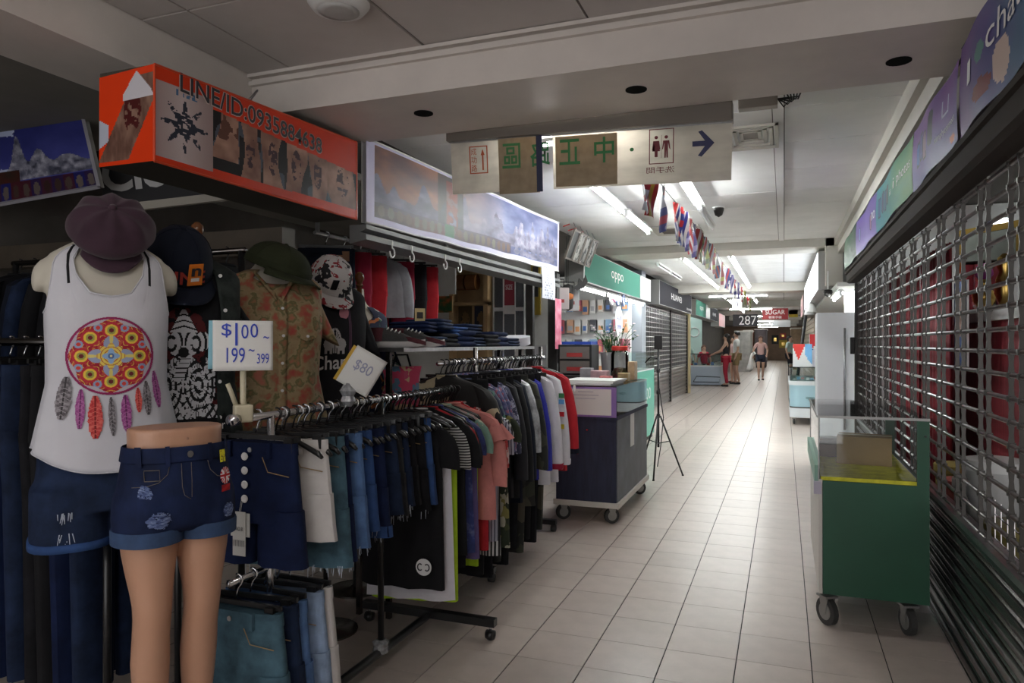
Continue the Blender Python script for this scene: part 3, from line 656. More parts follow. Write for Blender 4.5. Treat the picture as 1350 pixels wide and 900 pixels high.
def ring_on(u0, u1, v0, v1, w_, m, name, d=-.004):
    wu, wv = w_, w_*4.6
    for (a, b, c, e) in ((u0,u1,v0,v0+wv), (u0,u1,v1-wv,v1), (u0,u0+wu,v0,v1), (u1-wu,u1,v0,v1)): plate_on(a, b, c, e, d, .001, m, name)
ring_on(.075, .147, .36, .88, .004, 'sign_red', 'border_line')
for i, t in enumerate(('\u6210', '\u529f', '\u8def')): on_sign(t, .082, .104, .71-.155*i, .84-.155*i, 'sign_red', d=-.005)
def poly_on(pts, m, name, d=-.005):
    n = len(pts); return G().add([q_off(u, v, d) for u, v in pts], [tuple(range(n))]).build(name, m, sgn)
poly_on([(.125,.42), (.131,.42), (.131,.70), (.136,.70), (.128,.82), (.120,.70), (.125,.70)], 'sign_red', 'arrow')
poly_on([(.675+.007*math.cos(a*PI/8), .62+.033*math.sin(a*PI/8)) for a in range(16)], 'sign_green', 'dot')
ring_on(.733, .815, .34, .95, .003, 'sign_maroon', 'border_line')
def figure_icon(u, skirt):
    poly_on([(u+.006*math.cos(a*PI/6), .80+.03*math.sin(a*PI/6)) for a in range(12)], 'sign_maroon', 'icon_head')
    b = [(u-.010,.74), (u+.010,.74), (u+.014,.58), (u+.010,.60), (u+.006,.70)]
    b += [(u+.013,.56), (u+.005,.56), (u+.005,.46), (u-.005,.46), (u-.005,.56), (u-.013,.56)] if skirt else [(u+.006,.44), (u+.001,.44), (u,.58), (u-.001,.44), (u-.006,.44)]
    b += [(u-.006,.70), (u-.010,.60), (u-.014,.58)]
    poly_on(b, 'sign_maroon', 'icon_body')
figure_icon(.757, True); figure_icon(.790, False); plate_on(.7735, .7745, .44, .84, -.0045, .001, 'sign_maroon', 'icon_line')
on_sign('\u6d17\u624b\u9593', .725, .818, .18, .29, 'sign_maroon', flip=True, d=-.005)
poly_on([(.875,.60), (.915,.60), (.893,.44), (.905,.42), (.945,.645), (.905,.87), (.893,.85), (.915,.69), (.875,.69)], 'sign_navy', 'arrow')
# wiring box on the ceiling behind the sign
jb = empty('junction_box', (-.13, 4.05, 2.62), 0, 'brown ballast box with loose wires on the ceiling past the sign', 'junction box')
G().box(-.10, .10, 0, .07, 0, .08).build('case', 'brown_metal', jb, bevel=.004)
for i in range(5): G().tube([(.10, .03, .04), (.13+.02*i, .02+.01*i, -.01+.015*i), (.16+.01*i, .04, .03), (.14+.02*i, .03, .075)], .004, 5).build('wire', 'black', jb, smooth=True)
# ceiling vent
vt = empty('ceiling_vent', (-.20, 4.87, 2.68), 0, 'square louvred air vent in the ceiling past the sign', 'vent')
for i in range(4): 
    a = .17-.035*i; 
    for (x0, x1, y0, y1) in ((-a,a,-a*1.6,-a*1.6+.02), (-a,a,a*1.6-.02,a*1.6), (-a,-a+.02,-a*1.6,a*1.6), (a-.02,a,-a*1.6,a*1.6)): G().box(x0, x1, y0, y1, -.01+.006*i, .004+.006*i).build('louvre_ring', 'beam2_paint', vt)
G().box(-.05, .05, -.1, .1, .014, .018).build('duct_panel', 'brown_metal', vt)
sv = empty('ceiling_vent', (-1.0, 8.6, 2.68), 0, 'beige louvred vent plate between the tube rows', 'vent')
G().box(-.45, .1, -.3, .35, 0, .02).build('plate', 'beam2_paint', sv); 
for i in range(5): G().box(-.35, .0, -.2+.08*i, -.17+.08*i, -.01, 0).build('slat', 'brown_metal', sv)
sm = empty('smoke_detector', (-.60, 7.35, 2.62), 0, 'small dark ceiling detector beside the flags', 'detector'); G().lathe([(.05,.08),(.05,.05),(.035,.0),(.0,-.02)], n=12).build('body', 'dark', sm, smooth=40); G().lathe([(.06,.08),(.06,.07)], n=12).build('base', 'white', sm)
spk = empty('ceiling_speaker', (-1.62, 2.38, 2.68), 0, 'round white ceiling speaker in the near bay', 'speaker')
G().lathe([(.115,.02),(.12,.0),(.10,-.025),(.085,-.03)], n=28).build('ring', 'white_plastic', spk, smooth=40); G().lathe([(.088,-.029),(.05,-.034),(.0,-.036)], n=24).build('mesh_cover', mat('speaker_mesh', (.5,.49,.48), rough=.7), spk, smooth=True)
# ================================================================== orange box sign
ob = empty('box_sign', (-2.2, 2.04, 2.04), 0, 'orange tattoo box sign with a phone number over the clothes shop', 'sign')
oo = Vector(ob.location); OL = 1.36; BACK = -.275
A0, A1, B0, B1 = Vector((0,0,0)), Vector((0,OL,0)), Vector((0,0,.362)), Vector((0,OL,.425))
def OF(u, v, d=0): return (A0*(1-u)+A1*u)*(1-v)+(B0*(1-u)+B1*u)*v+Vector((d,0,0))
def OE(u, v, d=0): return Vector((BACK*(1-u), -d, v*(.345+.017*u)))
G().add([A0, A1, B1, B0, A0+Vector((BACK,0,0)), A1+Vector((BACK,0,0)), B1+Vector((BACK,0,0)), B0+Vector((BACK,0,0))], [(4,5,1,0), (3,2,6,7), (4,7,6,5), (1,5,6,2), (0,1,2,3), (0,3,7,4)]).build('case', mat('dark_board', (.045,.04,.03), rough=.7), ob)
ORANGE = (.88,.24,.07)
def skin_tone(u, v, s): return lerp((.48,.33,.28), (.76,.60,.52), np.clip(fbm(u*6, v*3, 3, s)*1.5-.25, 0, 1))
def c_front(u, v):
    rgb = lerp(ORANGE, (.80,.20,.06), fbm(u*6, v*3, 2, 1))
    band = (v > .10+.02*u) & (v < .80-.22*u) 
    cols = [(0,.215,0), (.215,.33,1), (.33,.43,2), (.43,.55,3), (.55,.68,4), (.68,.80,5), (.80,1,6)]
    for a, b, k in cols:
        m = (u >= a) & (u < b) & (band if k else (v > .06) & (v < .86)); t = (u-a)/(b-a); vv = (v-.1)/.65
        base = skin_tone(u*3+k, v*2, k)
        if k == 0:
            base = lerp((.62,.53,.52), (.80,.74,.74), np.clip(1-np.abs(t-.45)*1.6, 0, 1))
            dx, dy = (t-.5)/.42, (v-.46)/.30; r = np.hypot(dx, dy); th = np.arctan2(dy, dx)
            star = ((r < .46+.52*np.abs(np.cos(4*th))**7) & (fbm(u*70, v*34, 2, 4) > .40) & (r > .10)) | (np.abs(r-.30) < .05)
            base = np.where(star[..., None], (.16,.18,.24), base)
            tx = (t > .35) & (t < .8) & (v > .76) & (v < .83) & (fbm(u*150, v*6, 2, 6) > .45); base = np.where(tx[..., None], (.3,.45,.6), base)
        else:
            bg = np.where((fbm(u*14, v*6, 2, 20+k) > .55)[..., None], (.30,.33,.38), (.08,.07,.08))
            body = np.abs(t-.5+.12*np.sin(vv*3+k*2)) < .42+.10*np.sin(vv*4+k)
            base = np.where(body[..., None], base, bg)
            tat = body & (((t-.5)/.2)**2+((vv-.5)/.3)**2 < 1) & (fbm(u*45, v*22, 2, 30+k) > .5) & (k != 1)
            base = np.where(tat[..., None], (.25,.14,.18), base)
            if k == 1:
                base = np.where((body & (vv > .55) & (fbm(u*30, v*10, 2, 3) > .6))[..., None], (.40,.25,.2), base); base = np.where((vv < .22)[..., None], (.07,.06,.07), base)
        rgb = np.where(m[..., None], base, rgb)
    return rgb, None
printed('front_print', 240, 76, lambda u, v: OF(u, v, .003), c_front, 'print_gloss', ob)
def c_end(u, v):
    rgb = np.broadcast_to(np.array(ORANGE), u.shape+(3,)).copy()
    x, y = u, v
    arm = np.abs((x-.55)*.72-(y-.45)*.55-.02) < .20
    arm &= (y > .05) & (y < .92) 
    rgb = np.where(arm[..., None], skin_tone(u*2, v*2, 9)*.75, rgb)
    rgb = np.where((((x-.62)/.16)**2+((y-.55)/.22)**2 < 1)[..., None] & (fbm(u*16, v*20, 2, 7) > .45)[..., None], (.30,.10,.10), rgb)
    w1 = (y > .68) & (y < .98-.9*np.abs(x-.70)) & (x > .45); rgb = np.where(w1[..., None], (.80,.79,.82), rgb)
    w2 = (x < .18) & (y < .52-.4*x) & (y > .2+.4*x); rgb = np.where(w2[..., None], (.72,.74,.80), rgb)
    return rgb, None
printed('end_print', 56, 66, lambda u, v: OE(u, v, .003), c_end, 'print_gloss', ob)
def o_text(t, u0, u1, v0, v1, m, d, bold): return text_on(t, (0,0,0), (0,1,0), (0,0,1), 1, 1, m, ob, bold=bold, surf=lambda a, b: OF(u0+(u1-u0)*a, v0-.13*a+(v1-v0)*(1-.1*a)*b, d))
o_text('LINE/ID:0935884638', .085, .765, .80, 1.03, mat('outline_pale', (.62,.50,.46), rough=.4), .0045, .032); o_text('LINE/ID:0935884638', .088, .762, .812, 1.018, 'dark_letter', .006, .008)
for z in (0,):
    for (a, b) in ((A0, A1), (B0, B1), (A0, B0), (A1, B1)): G().tube([a+Vector((.002,0,0)), b+Vector((.002,0,0))], .005, 6).build('edge_fold', mat('orange_vinyl', srgb(214,70,26), rough=.3), ob)
hk = tag(G().tube([(-2.30,2.62,2.44), (-2.27,2.64,2.47), (-2.25,2.66,2.51), (-2.28,2.7,2.53), (-2.3,2.69,2.5)], .006, 6).build('wire_hook', 'steel', smooth=True), 'bent wire hook fixing the orange box sign to the bulkhead', 'hook')
# ================================================================== skyline banner over the shop front
bn = empty('banner_sign', (-2.2, 3.5, 2.04), 0, 'long vinyl banner with a temple skyline at sunset and amulets', 'banner'); bo = Vector(bn.location)
BL = 3.70
def BF(u, v, d=0): return Vector((.012*math.sin(u*14)*v*.5+d, u*BL, (.075*u)+v*(.475+.025*u)+.004*math.sin(u*30)*(1-v)))
def c_sky(u, v):
    n = fbm(u*9, v*4, 4, 40); n2 = fbm(u*22, v*9, 4, 41)
    sunset = lerp((.32,.24,.30), (.78,.52,.40), np.clip(n*1.6-.2, 0, 1)); day = lerp((.24,.28,.50), (.66,.68,.84), np.clip(n*1.7-.35, 0, 1))
    rgb = lerp((0,0,0), (1,1,1), np.zeros_like(u)) + sunset*(1-np.clip((u-.25)*3, 0, 1))[..., None]+day*np.clip((u-.25)*3, 0, 1)[..., None]
    sk = .38+.10*vnoise(u*26, u*0, 3)+.24*np.abs(np.sin(u*19+1))**14+.16*np.abs(np.sin(u*33+2))**10
    city = (v < sk) & (v > .22); rgb = np.where(city[..., None], lerp((.22,.20,.32), (.62,.60,.72), np.clip(n2*1.6-.2, 0, 1)), rgb)
    gl = np.exp(-((u-.42)/.07)**2-((v-.55)/.3)**2); rgb = rgb*(1-gl[..., None]*.5)+gl[..., None]*np.array((.9,.85,.9))*.5
    lan = (np.abs(u-.305) < .025) & (v > .15) & (v < .9); rgb = np.where((lan & (fbm(u*60, v*14, 2, 9) > .42))[..., None], (.55,.16,.08), rgb)
    dk = (np.abs(u-.30) < .055) & (v > .25); rgb = np.where((dk & ~lan)[..., None], rgb*.45, rgb)
    am = (v < .27) & (v > .09) & (u < .62); k = np.floor(u*34); fu = u*34-k-.5; oval = am & ((fu/.34)**2+((v-.18)/.075)**2 < 1)
    rgb = np.where(am[..., None], rgb*.5+np.array((.16,.08,.12))*.5, rgb)
    hc = hash2(k, k*0+3); rgb = np.where(oval[..., None], lerp((.45,.28,.22), (.55,.55,.50), hc)*.9, rgb)
    g = (np.abs(u-.295) < .02) & (v < .26) & (v > .09); rgb = np.where(g[..., None], (.15,.45,.25), rgb)
    tw = np.zeros(u.shape, bool)
    for cu, hh, ww in ((.66,.62,.018), (.70,.72,.022), (.735,.60,.016), (.78,.80,.026), (.82,.62,.018), (.86,.74,.022), (.90,.84,.026), (.94,.66,.018)): tw |= (v > .1) & (np.abs(u-cu) < ww*np.clip((hh-v)/hh, 0, 1)**.6*(1+.35*np.sin(v*50)))
    rgb = np.where(tw[..., None], lerp((.36,.36,.50), (.74,.72,.80), np.clip(n2*1.8-.4, 0, 1)), rgb); rgb = rgb*.80
    bd = (v < .085) | (v > .965) | (u < .022) | (u > .985); rgb = np.where(bd[..., None], (.78,.77,.88), rgb)
    return rgb, None
printed('vinyl_sheet', 300, 80, lambda u, v: BF(u, v), c_sky, 'print_gloss', bn, True)
G().add([BF(u, 0, -.03) for u in (0, 1)]+[BF(u, 1, -.03) for u in (1, 0)], [(0,1,2,3)]).build('backing', 'white', bn, solid=.006)
for v in (0, 1): G().tube([BF(i/20, v, .0) for i in range(21)], .006, 6).build('hem', 'white', bn, smooth=True)
rl = empty('shutter_rail', (-2.26, 3.5, 1.945), 0, 'grey metal roller rail with S hooks under the long banner', 'rail')
G().prism([(-.05,-.02), (.06,0), (.06,.03), (.02,.045), (.06,.06), (.06,.085), (-.05,.085)], 1, 0, 3.75).build('rail_body', mat('rail_grey', (.16,.16,.16), rough=.5), rl)
for px in (517, 543, 587, 606):
    y = PX(px, 315, -2.19).y-3.5
    g = G().tube([(.07,y,.03)]+[(.07, y+.028*math.sin(a), -.045+.028*math.cos(a)) for a in [i*.45 for i in range(0, 12)]], .005, 6); g.build('s_hook', 'white_plastic', rl, smooth=True)
pp = empty('notice_paper', (-2.19, 6.62, 1.80), 0, 'white printed notice hanging below the end of the long banner', 'notice')
printed('sheet', 30, 40, lambda u, v: (.004*math.sin(v*5), u*.42, v*.33), lambda u, v: (np.where(((np.floor(v*26) % 2 == 0) & (fbm(u*40, np.floor(v*26), 2, 3) > .5) & (u > .15) & (u < .85))[..., None], (.6,.62,.68), (.86,.87,.92)), None), 'print', pp)
# ================================================================== transverse poster and grey sign behind the orange box
YP = 2.78
bp_ = empty('temple_poster', PY(0, 275, YP), 0, 'blue sky temple poster panel in a white frame inside the clothes shop', 'poster'); po_ = Vector(bp_.location)
TLp, TRp, BRp, BLp = PY(-70,162,YP)-po_, PY(108,146,YP)-po_, PY(131,246,YP)-po_, PY(-70,282,YP)-po_
def PF(u, v, d=0): return (BLp*(1-u)+BRp*u)*(1-v)+(TLp*(1-u)+TRp*u)*v+Vector((0,-d,0))
def c_blue(u, v):
    u = (u-.39)/.61
    n = fbm(u*6+3, v*6, 4, 50); rgb = lerp((.13,.15,.42), (.34,.36,.66), np.clip(1-v+.5*(n-.5), 0, 1))
    cl = (n > .56) & (u < .25); rgb = np.where(cl[..., None], (.72,.76,.88), rgb)
    d = fbm(u*18, v*16, 4, 51); h = .36+.40*np.exp(-((u-.22)/.07)**2)+.22*np.exp(-((u-.45)/.10)**2)+.12*np.exp(-((u-.75)/.15)**2)
    pal = (v < h) & (v > .24); rgb = np.where(pal[..., None], lerp((.22,.23,.30), (.66,.66,.72), np.clip(d*1.7-.3, 0, 1)), rgb)
    tr = (v < .36) & (u < .22); rgb = np.where(tr[..., None], lerp((.35,.10,.08), (.15,.15,.12), d), rgb)
    st = v < .22; k = np.floor(u*9); rgb = np.where(st[..., None], lerp((.10,.12,.40), (.30,.08,.12), hash2(k, k*0)), rgb)
    fu = u*9-k-.5; ov = st & ((fu/.3)**2+((v-.11)/.08)**2 < 1); rgb = np.where(ov[..., None], lerp((.20,.12,.10), (.45,.42,.40), hash2(k, k*0+5)), rgb)
    return rgb, None
printed('poster_print', 120, 80, lambda u, v: PF(u, v, .004), c_blue, 'print', bp_)
G().add([PF(*c, 0) for c in ((0,0),(1,0),(1,1),(0,1))]+[PF(*c, -.03) for c in ((0,0),(1,0),(1,1),(0,1))], [(0,1,2,3), (4,7,6,5), (0,4,5,1), (1,5,6,2), (2,6,7,3), (3,7,4,0)]).build('board', 'plaster', bp_)
for a, b in (((0,0),(1,0)), ((1,0),(1,1)), ((0,1),(1,1))): G().tube([PF(*a, .004), PF(*b, .004)], .012, 4).build('frame_strip', mat('frame_lilac', (.35,.34,.38), rough=.5), bp_)
YC = 3.02
cg = empty('shop_sign', PY(140, 275, YC), 0, 'grey shop sign with white lettering half hidden by the orange box', 'sign'); co_ = Vector(cg.location)
Qc = quad_map((128,200), (330,175), (330,250), (140,272), lambda a, b: PY(a, b, YC)-co_)
G().add([Qc(0,0), Qc(1,0), Qc(1,1), Qc(0,1)], [(0,1,2,3)]).build('panel', mat('sign_grey', (.035,.035,.038), rough=.5), cg, solid=.02)
text_on('Clothes', (0,0,0), (1,0,0), (0,0,1), 1, 1, mat('letter_grey', (.55,.55,.55), rough=.5), cg, bold=.03, surf=lambda a, b: Qc(.02+1.0*a, .22+.62*b)+Vector((0,-.016,0)))
G().add([Qc(.15,-.14), Qc(1,-.14), Qc(1,-.0), Qc(.15,.0)], [(0,1,2,3)]).build('edge_strip', mat('strip_cream', (.45,.42,.36), rough=.6), cg, solid=.03)
tag(box_thing('shop_lintel', (-4.5, -2.3, 2.9, 3.0, 1.80, 1.93), mat('lintel_wood', (.07,.055,.04), rough=.6, var=.2, scale=6)), 'dark wooden lintel board across the clothes shop', 'lintel')
# post at the end of the clothes shop
pt = empty('door_post', (-2.3, 7.3, 0), 0, 'dark metal jamb post at the end of the clothes shop', 'post')
G().box(-.05, .05, 0, .10, 0, 2.1).build('post', 'dark', pt); G().box(.05, .07, .02, .09, 1.15, 1.32).build('lock_case', 'black', pt)
G().box(-.30, -.22, 0, .06, 0, 2.1).build('inner_post', 'dark_steel', pt)
ps = empty('pink_strip_banner', (-2.19, 7.05, 1.30), 0, 'narrow pink patterned strip banner on the jamb', 'banner')
printed('sheet', 14, 60, lambda u, v: (.0, u*.22, v*.52), lambda u, v: (lerp((.80,.28,.42), (.92,.62,.70), np.clip(fbm(u*3, v*9, 3, 77)*1.6-.3, 0, 1)), None), 'print', ps)
# ================================================================== fabrics
def denim(name, c, var=.25): return mat(name, c, rough=.85, var=var, scale=14, bump=.25, spec=.2)
def cloth(name, c, var=.12, scale=16, **k): return mat(name, c, rough=k.pop('rough', .85), var=var, scale=scale, bump=k.pop('bump', .25), spec=.2, **k)
denim('denim_navy', (.007,.014,.052), .3); denim('denim_dark', (.012,.022,.055), .4); denim('denim_mid', (.032,.075,.21)); denim('denim_light', (.085,.16,.33), .3)
denim('denim_pale', (.28,.38,.55), .3); denim('denim_white', (.60,.58,.57), .08); denim('denim_charcoal', (.03,.032,.036), .4); denim('denim_black', (.010,.010,.013), .4); denim('denim_teal', (.06,.12,.16), .4)
cloth('c_black', (.011,.011,.013)); cloth('c_red', (.42,.02,.03)); cloth('c_purple', (.12,.09,.22)); cloth('c_pink', (.58,.22,.20)); cloth('c_white', (.62,.61,.66), .05); cloth('c_lime', (.42,.62,.03))
cloth('c_blue', (.025,.03,.30)); cloth('c_grey', (.30,.31,.34)); cloth('c_olive', (.030,.036,.018)); cloth('c_plum', (.045,.022,.035), .25, 6, sheen=.15); cloth('c_navy', (.008,.011,.022)); cloth('c_charcoal', (.022,.022,.026))
cloth('c_yellow', (.55,.42,.03)); cloth('c_crimson', (.28,.015,.04)); cloth('c_cream', (.55,.50,.40))
mat('c_stripe', ramp=[(.45,(.55,.55,.55)), (.55,(.012,.012,.014))], tex='stripe_z', scale=26, rough=.85)
mat('c_stripe_wide', ramp=[(.42,(.6,.6,.6)), (.5,(.012,.012,.014))], tex='stripe_x', scale=18, rough=.85)
mat('c_pinstripe', ramp=[(.2,(.03,.03,.06)), (.3,(.35,.35,.42))], tex='stripe_x', scale=22, rough=.85)
mat('c_gingham', ramp=[(.0,(.50,.05,.05)), (.5,(.60,.52,.50))], tex='voronoi', scale=42, rough=.85)
mat('c_galaxy', ramp=[(.3,(.008,.012,.06)), (.55,(.03,.05,.22)), (.75,(.35,.4,.6))], scale=9, rough=.7)
mat('c_floral', ramp=[(.30,(.38,.06,.05)), (.40,(.36,.11,.06)), (.45,(.30,.21,.11)), (.53,(.36,.27,.15)), (.58,(.13,.13,.05)), (.63,(.28,.17,.08)), (.69,(.44,.14,.09))], tex='brush', scale=17, rough=.8)
mat('c_tropical', ramp=[(.0,(.010,.018,.05)), (.45,(.03,.12,.09)), (.60,(.012,.02,.06)), (.74,(.50,.45,.42)), (.82,(.45,.14,.04)), (.88,(.015,.03,.08))], tex='voronoi', scale=24, rough=.8)
mat('c_plaid', ramp=[(.0,(.04,.05,.14)), (.35,(.25,.06,.10)), (.55,(.08,.09,.20)), (.75,(.35,.35,.45)), (.9,(.05,.05,.12))], tex='voronoi', scale=38, rough=.85)
mat('c_bandana', ramp=[(.0,(.02,.022,.06)), (.62,(.30,.30,.40)), (.78,(.02,.025,.07))], tex='voronoi', scale=46, rough=.85)
mat('c_graphic', ramp=[(.0,(.013,.012,.012)), (.55,(.42,.36,.24)), (.85,(.015,.014,.014))], tex='voronoi', scale=13, rough=.85)
mat('c_camo', ramp=[(.0,(.012,.014,.012)), (.4,(.035,.038,.026)), (.7,(.06,.055,.04)), (.85,(.015,.016,.014))], tex='voronoi', scale=13, rough=.85)
mat('c_mint', ramp=[(.0,(.20,.34,.27)), (.5,(.40,.25,.24)), (.7,(.22,.36,.30)), (.9,(.5,.48,.35))], tex='voronoi', scale=26, rough=.85)
mat('c_kids', ramp=[(.0,(.52,.05,.12)), (.4,(.10,.20,.30)), (.6,(.55,.42,.25)), (.8,(.5,.08,.15))], tex='voronoi', scale=20, rough=.8)
mat('c_leaf', ramp=[(.0,(.02,.03,.015)), (.5,(.22,.20,.06)), (.65,(.05,.06,.02)), (.85,(.4,.38,.3))], tex='voronoi', scale=24, rough=.85)
mat('c_plastic_wrap', (.30,.31,.33), rough=.2, var=.6, scale=14, bump=.8, spec=.7)
mat('fray', (.45,.50,.58), rough=.9); mat('plastic_black', (.012,.012,.013), rough=.28); mat('paper', (.72,.72,.70), rough=.7); mat('tag_card', (.60,.60,.58), rough=.6)
mat('skin_plastic', (.47,.26,.17), rough=.38, var=.03, scale=3); mat('form_cream', (.50,.47,.40), rough=.7, var=.05, scale=5)
mat('ink_blue', (.02,.05,.45), rough=.6); mat('beige_plastic', (.55,.50,.36), rough=.4, var=.1, scale=10)
# ================================================================== garment builders (local: x across the hanger, y thickness, z down from the rail)
def oval(a, b, z, n=22, xo=0, yo=0, p=2.6, fold=0, fr=22, ph=0):
    r = []
    for k in range(n):
        t = 2*PI*k/n; c, s = math.cos(t), math.sin(t)
        x = a*math.copysign(abs(c)**(2/p), c); y = b*math.copysign(abs(s)**(2/p), s)
        y += fold*math.sin(fr*(x/max(a, .01))*.35+ph+z*2)*(1 if abs(c) < .98 else .3)
        r.append((xo+x, yo+y, z))
    return r
def fringe(parent, x0, x1, z, t, n, ln=.035, m='fray'):
    g = G()
    for i in range(n):
        x = x0+(x1-x0)*random.random(); y = random.choice((-t, t))*random.uniform(.7, 1.05); l = ln*random.uniform(.4, 1.2); dx = random.uniform(-.006, .006)
        g.add([(x-.0013,y,z+.008), (x+.0013,y,z+.008), (x+dx+.0008,y*1.05,z-l), (x+dx-.0008,y*1.05,z-l)], [(0,1,2,3)])
    o = g.build('frayed_threads', m, parent); o['kind'] = 'stuff'; return o
def swing_tag(parent, x, y, z, w_=.05, h_=.09, m='tag_card', rz=0):
    t = G().box(-w_/2, w_/2, -.0008, .0008, -h_, 0).xf(Matrix.Translation((x, y, z)) @ Matrix.Rotation(rz, 4, 'Z')).build('swing_tag', m, parent)
    G().tube([(x, y, z), (x, y*.8, z+.04)], .0008, 4).build('tag_string', 'paper', t); return t
def shorts(m, label, w_=.17, L=.30, t=.026, flare=.02, z0=-.085, fray=0, cuff=None, group=None, tagc=False, leg=.11, name='denim_shorts', cat='shorts'):
    ph = random.random()*6; zc = z0-L*.62
    g = G()
    g.loft([oval(w_*.98, t, z0, fold=.002, ph=ph), oval(w_, t*1.05, z0-.045, fold=.003, ph=ph), oval(w_+flare*.4, t*1.25, z0-L*.35, fold=.005, ph=ph), oval(w_+flare*.8, t*1.35, zc, fold=.006, ph=ph), oval(w_+flare*.8, t*1.2, zc-.012, fold=.004, ph=ph)])
    for s in (-1, 1):
        lw = (w_+flare)*.5
        g.loft([oval(lw*.96, t*1.25, zc+.03, 16, s*(lw+.001), fold=.003, ph=ph), oval(lw*1.0, t*1.3, zc-(L*.38)*.6, 16, s*(lw+.006), fold=.004, ph=ph), oval(lw*1.02, t*1.25, z0-L, 16, s*(lw+.011), fold=.005, ph=ph)])
    o = g.build(name, m, smooth=50); tag(o, label, cat, group)
    G().loft([oval(w_*.995, t*1.10, z0+.003, fold=.002, ph=ph), oval(w_*1.01, t*1.14, z0-.036, fold=.003, ph=ph)]).build('waistband', m, o, smooth=50)
    for s in (-1, 1): G().box(s*w_*.5-.006, s*w_*.5+.006, -t*1.45, -t*1.0, z0-.045, z0+.006).build('belt_loop', m, o)
    G().tube([(w_*.35, -t*1.42, z0-.04), (w_*.5, -t*1.5, z0-.085), (w_*.93, -t*.9, z0-.10)], .0018, 4).build('pocket_seam', mat('stitch', (.30,.20,.09), rough=.8), o)
    G().lathe([(.008,-.002), (.008,.002)], (0, 0, 0), 10, ax=1).xf(Matrix.Translation((0, -t*1.2, z0-.02))).build('button', 'steel', o)
    if fray: fringe(o, -w_-flare, w_+flare, z0-L, t*1.3, fray)
    if cuff: 
        for s in (-1, 1):
            lw = (w_+flare)*.5; G().loft([oval(lw*1.05, t*1.4, z0-L+.04, 16, s*(lw+.009)), oval(lw*1.06, t*1.42, z0-L-.002, 16, s*(lw+.011))]).build('cuff', cuff, o, smooth=50)
    if tagc: swing_tag(o, .06, -t*1.6, z0-.05)
    return o
def top(m, label, w_=.20, L=.62, t=.024, sleeve=.20, flare=.02, group=None, ruffle=False, name='top', cat='top', z0=-.065, hem=None, sm=None, stripe=None, sl_out=.05, strap=False):
    ph = random.random()*6
    g = G()
    sh_ = [(.055, -.0), (.10, -.018), (w_*.85, -.045), (w_, -.075)] if not strap else [(.08, -.03), (.12, -.06), (w_*.7, -.12), (w_*.8, -.18)]
    rings = [oval(a, t*(.6+.4*i/3), z0+z, fold=.001, ph=ph) for i, (a, z) in enumerate(sh_)]
    for q in (.25, .45, .65, .85, 1.0): rings.append(oval((w_*.93+flare*q), t*(1.05+.35*q), z0-.06-(L-.06)*q, fold=.004+.008*q, ph=ph))
    g.loft(rings)
    o = g.build(name, m, smooth=50); tag(o, label, cat, group)
    if sleeve and not strap:
        for s in (-1, 1):
            n = 4; rr_ = []
            for i in range(n+1):
                q = i/n; x = s*(w_*.84+sl_out*q+.02*math.sin(q*3)); z = z0-.055-sleeve*q
                ring = oval(.050-.012*q*(sleeve > .3), t*(1.15-.1*q), 0, 12, fold=.002, ph=ph+i)
                ca = 1.1 if i == 0 else .25
                rr_.append([(x+a*math.cos(ca*s*.4), b+.004*math.sin(i*2+ph), z-abs(a)*.05+a*-s*math.sin(ca*.4)) for a, b, c in ring])
            so_ = G().loft(rr_).build('sleeve', sm or m, o, smooth=50)
            if stripe: 
                x1, z1 = s*(w_*.84+sl_out), z0-.055-sleeve; G().loft([oval(.044, t*1.2, z1+.03, 12, x1), oval(.042, t*1.2, z1-.004, 12, x1)]).build('cuff', stripe, so_, smooth=50)
            if ruffle and s > 0: 
                rg = [[(s*(w_*.80+.035)+(.05+.018*math.sin(3*a_*2*PI/18*2))*math.cos(a_*2*PI/18)*(.6+.5*k), (t*1.2+.014*k)*math.sin(a_*2*PI/18)*1.15, z0-.10-.035*k+.008*math.sin(a_*1.7)) for a_ in range(18)] for k in range(3)]
                G().loft(rg, cap=False).build('ruffle', m, so_, smooth=True)
    if not strap: G().tube([(.055*math.cos(a), t*.62*math.sin(a), z0+.002) for a in [2*PI*i/14 for i in range(15)]], .006, 5).build('collar', sm or m, o, smooth=True)
    if hem: G().loft([oval(w_*.93+flare+.003, t*1.46, z0-L+.03, fold=.012, ph=ph), oval(w_*.93+flare+.004, t*1.48, z0-L-.02, fold=.012, ph=ph)]).build('hem_band', hem, o, smooth=50)
    return o
def trousers(m, label, w_=.17, L=.98, t=.022, group=None, name='trousers', cat='trousers', z0=-.085, cross=False):
    ph = random.random()*6; zc = z0-.26; g = G()
    g.loft([oval(w_, t, z0, fold=.002, ph=ph), oval(w_*1.02, t*1.2, z0-.15, fold=.004, ph=ph), oval(w_*1.05, t*1.3, zc, fold=.005, ph=ph), oval(w_*1.0, t*1.1, zc-.012, fold=.004, ph=ph)])
    for s in (-1, 1): g.loft([oval(w_*.52, t*1.2, zc+.03, 14, s*w_*.52, fold=.003, ph=ph), oval(w_*.46, t*1.25, zc-.2, 14, s*w_*.5, fold=.005, ph=ph), oval(w_*.40, t*1.2, z0-L, 14, s*w_*.47, fold=.005, ph=ph)])
    o = g.build(name, m, smooth=50); tag(o, label, cat, group)
    G().loft([oval(w_*1.01, t*1.12, z0+.003, fold=.002, ph=ph), oval(w_*1.02, t*1.16, z0-.038, fold=.003, ph=ph)]).build('waistband', m, o, smooth=50)
    return o
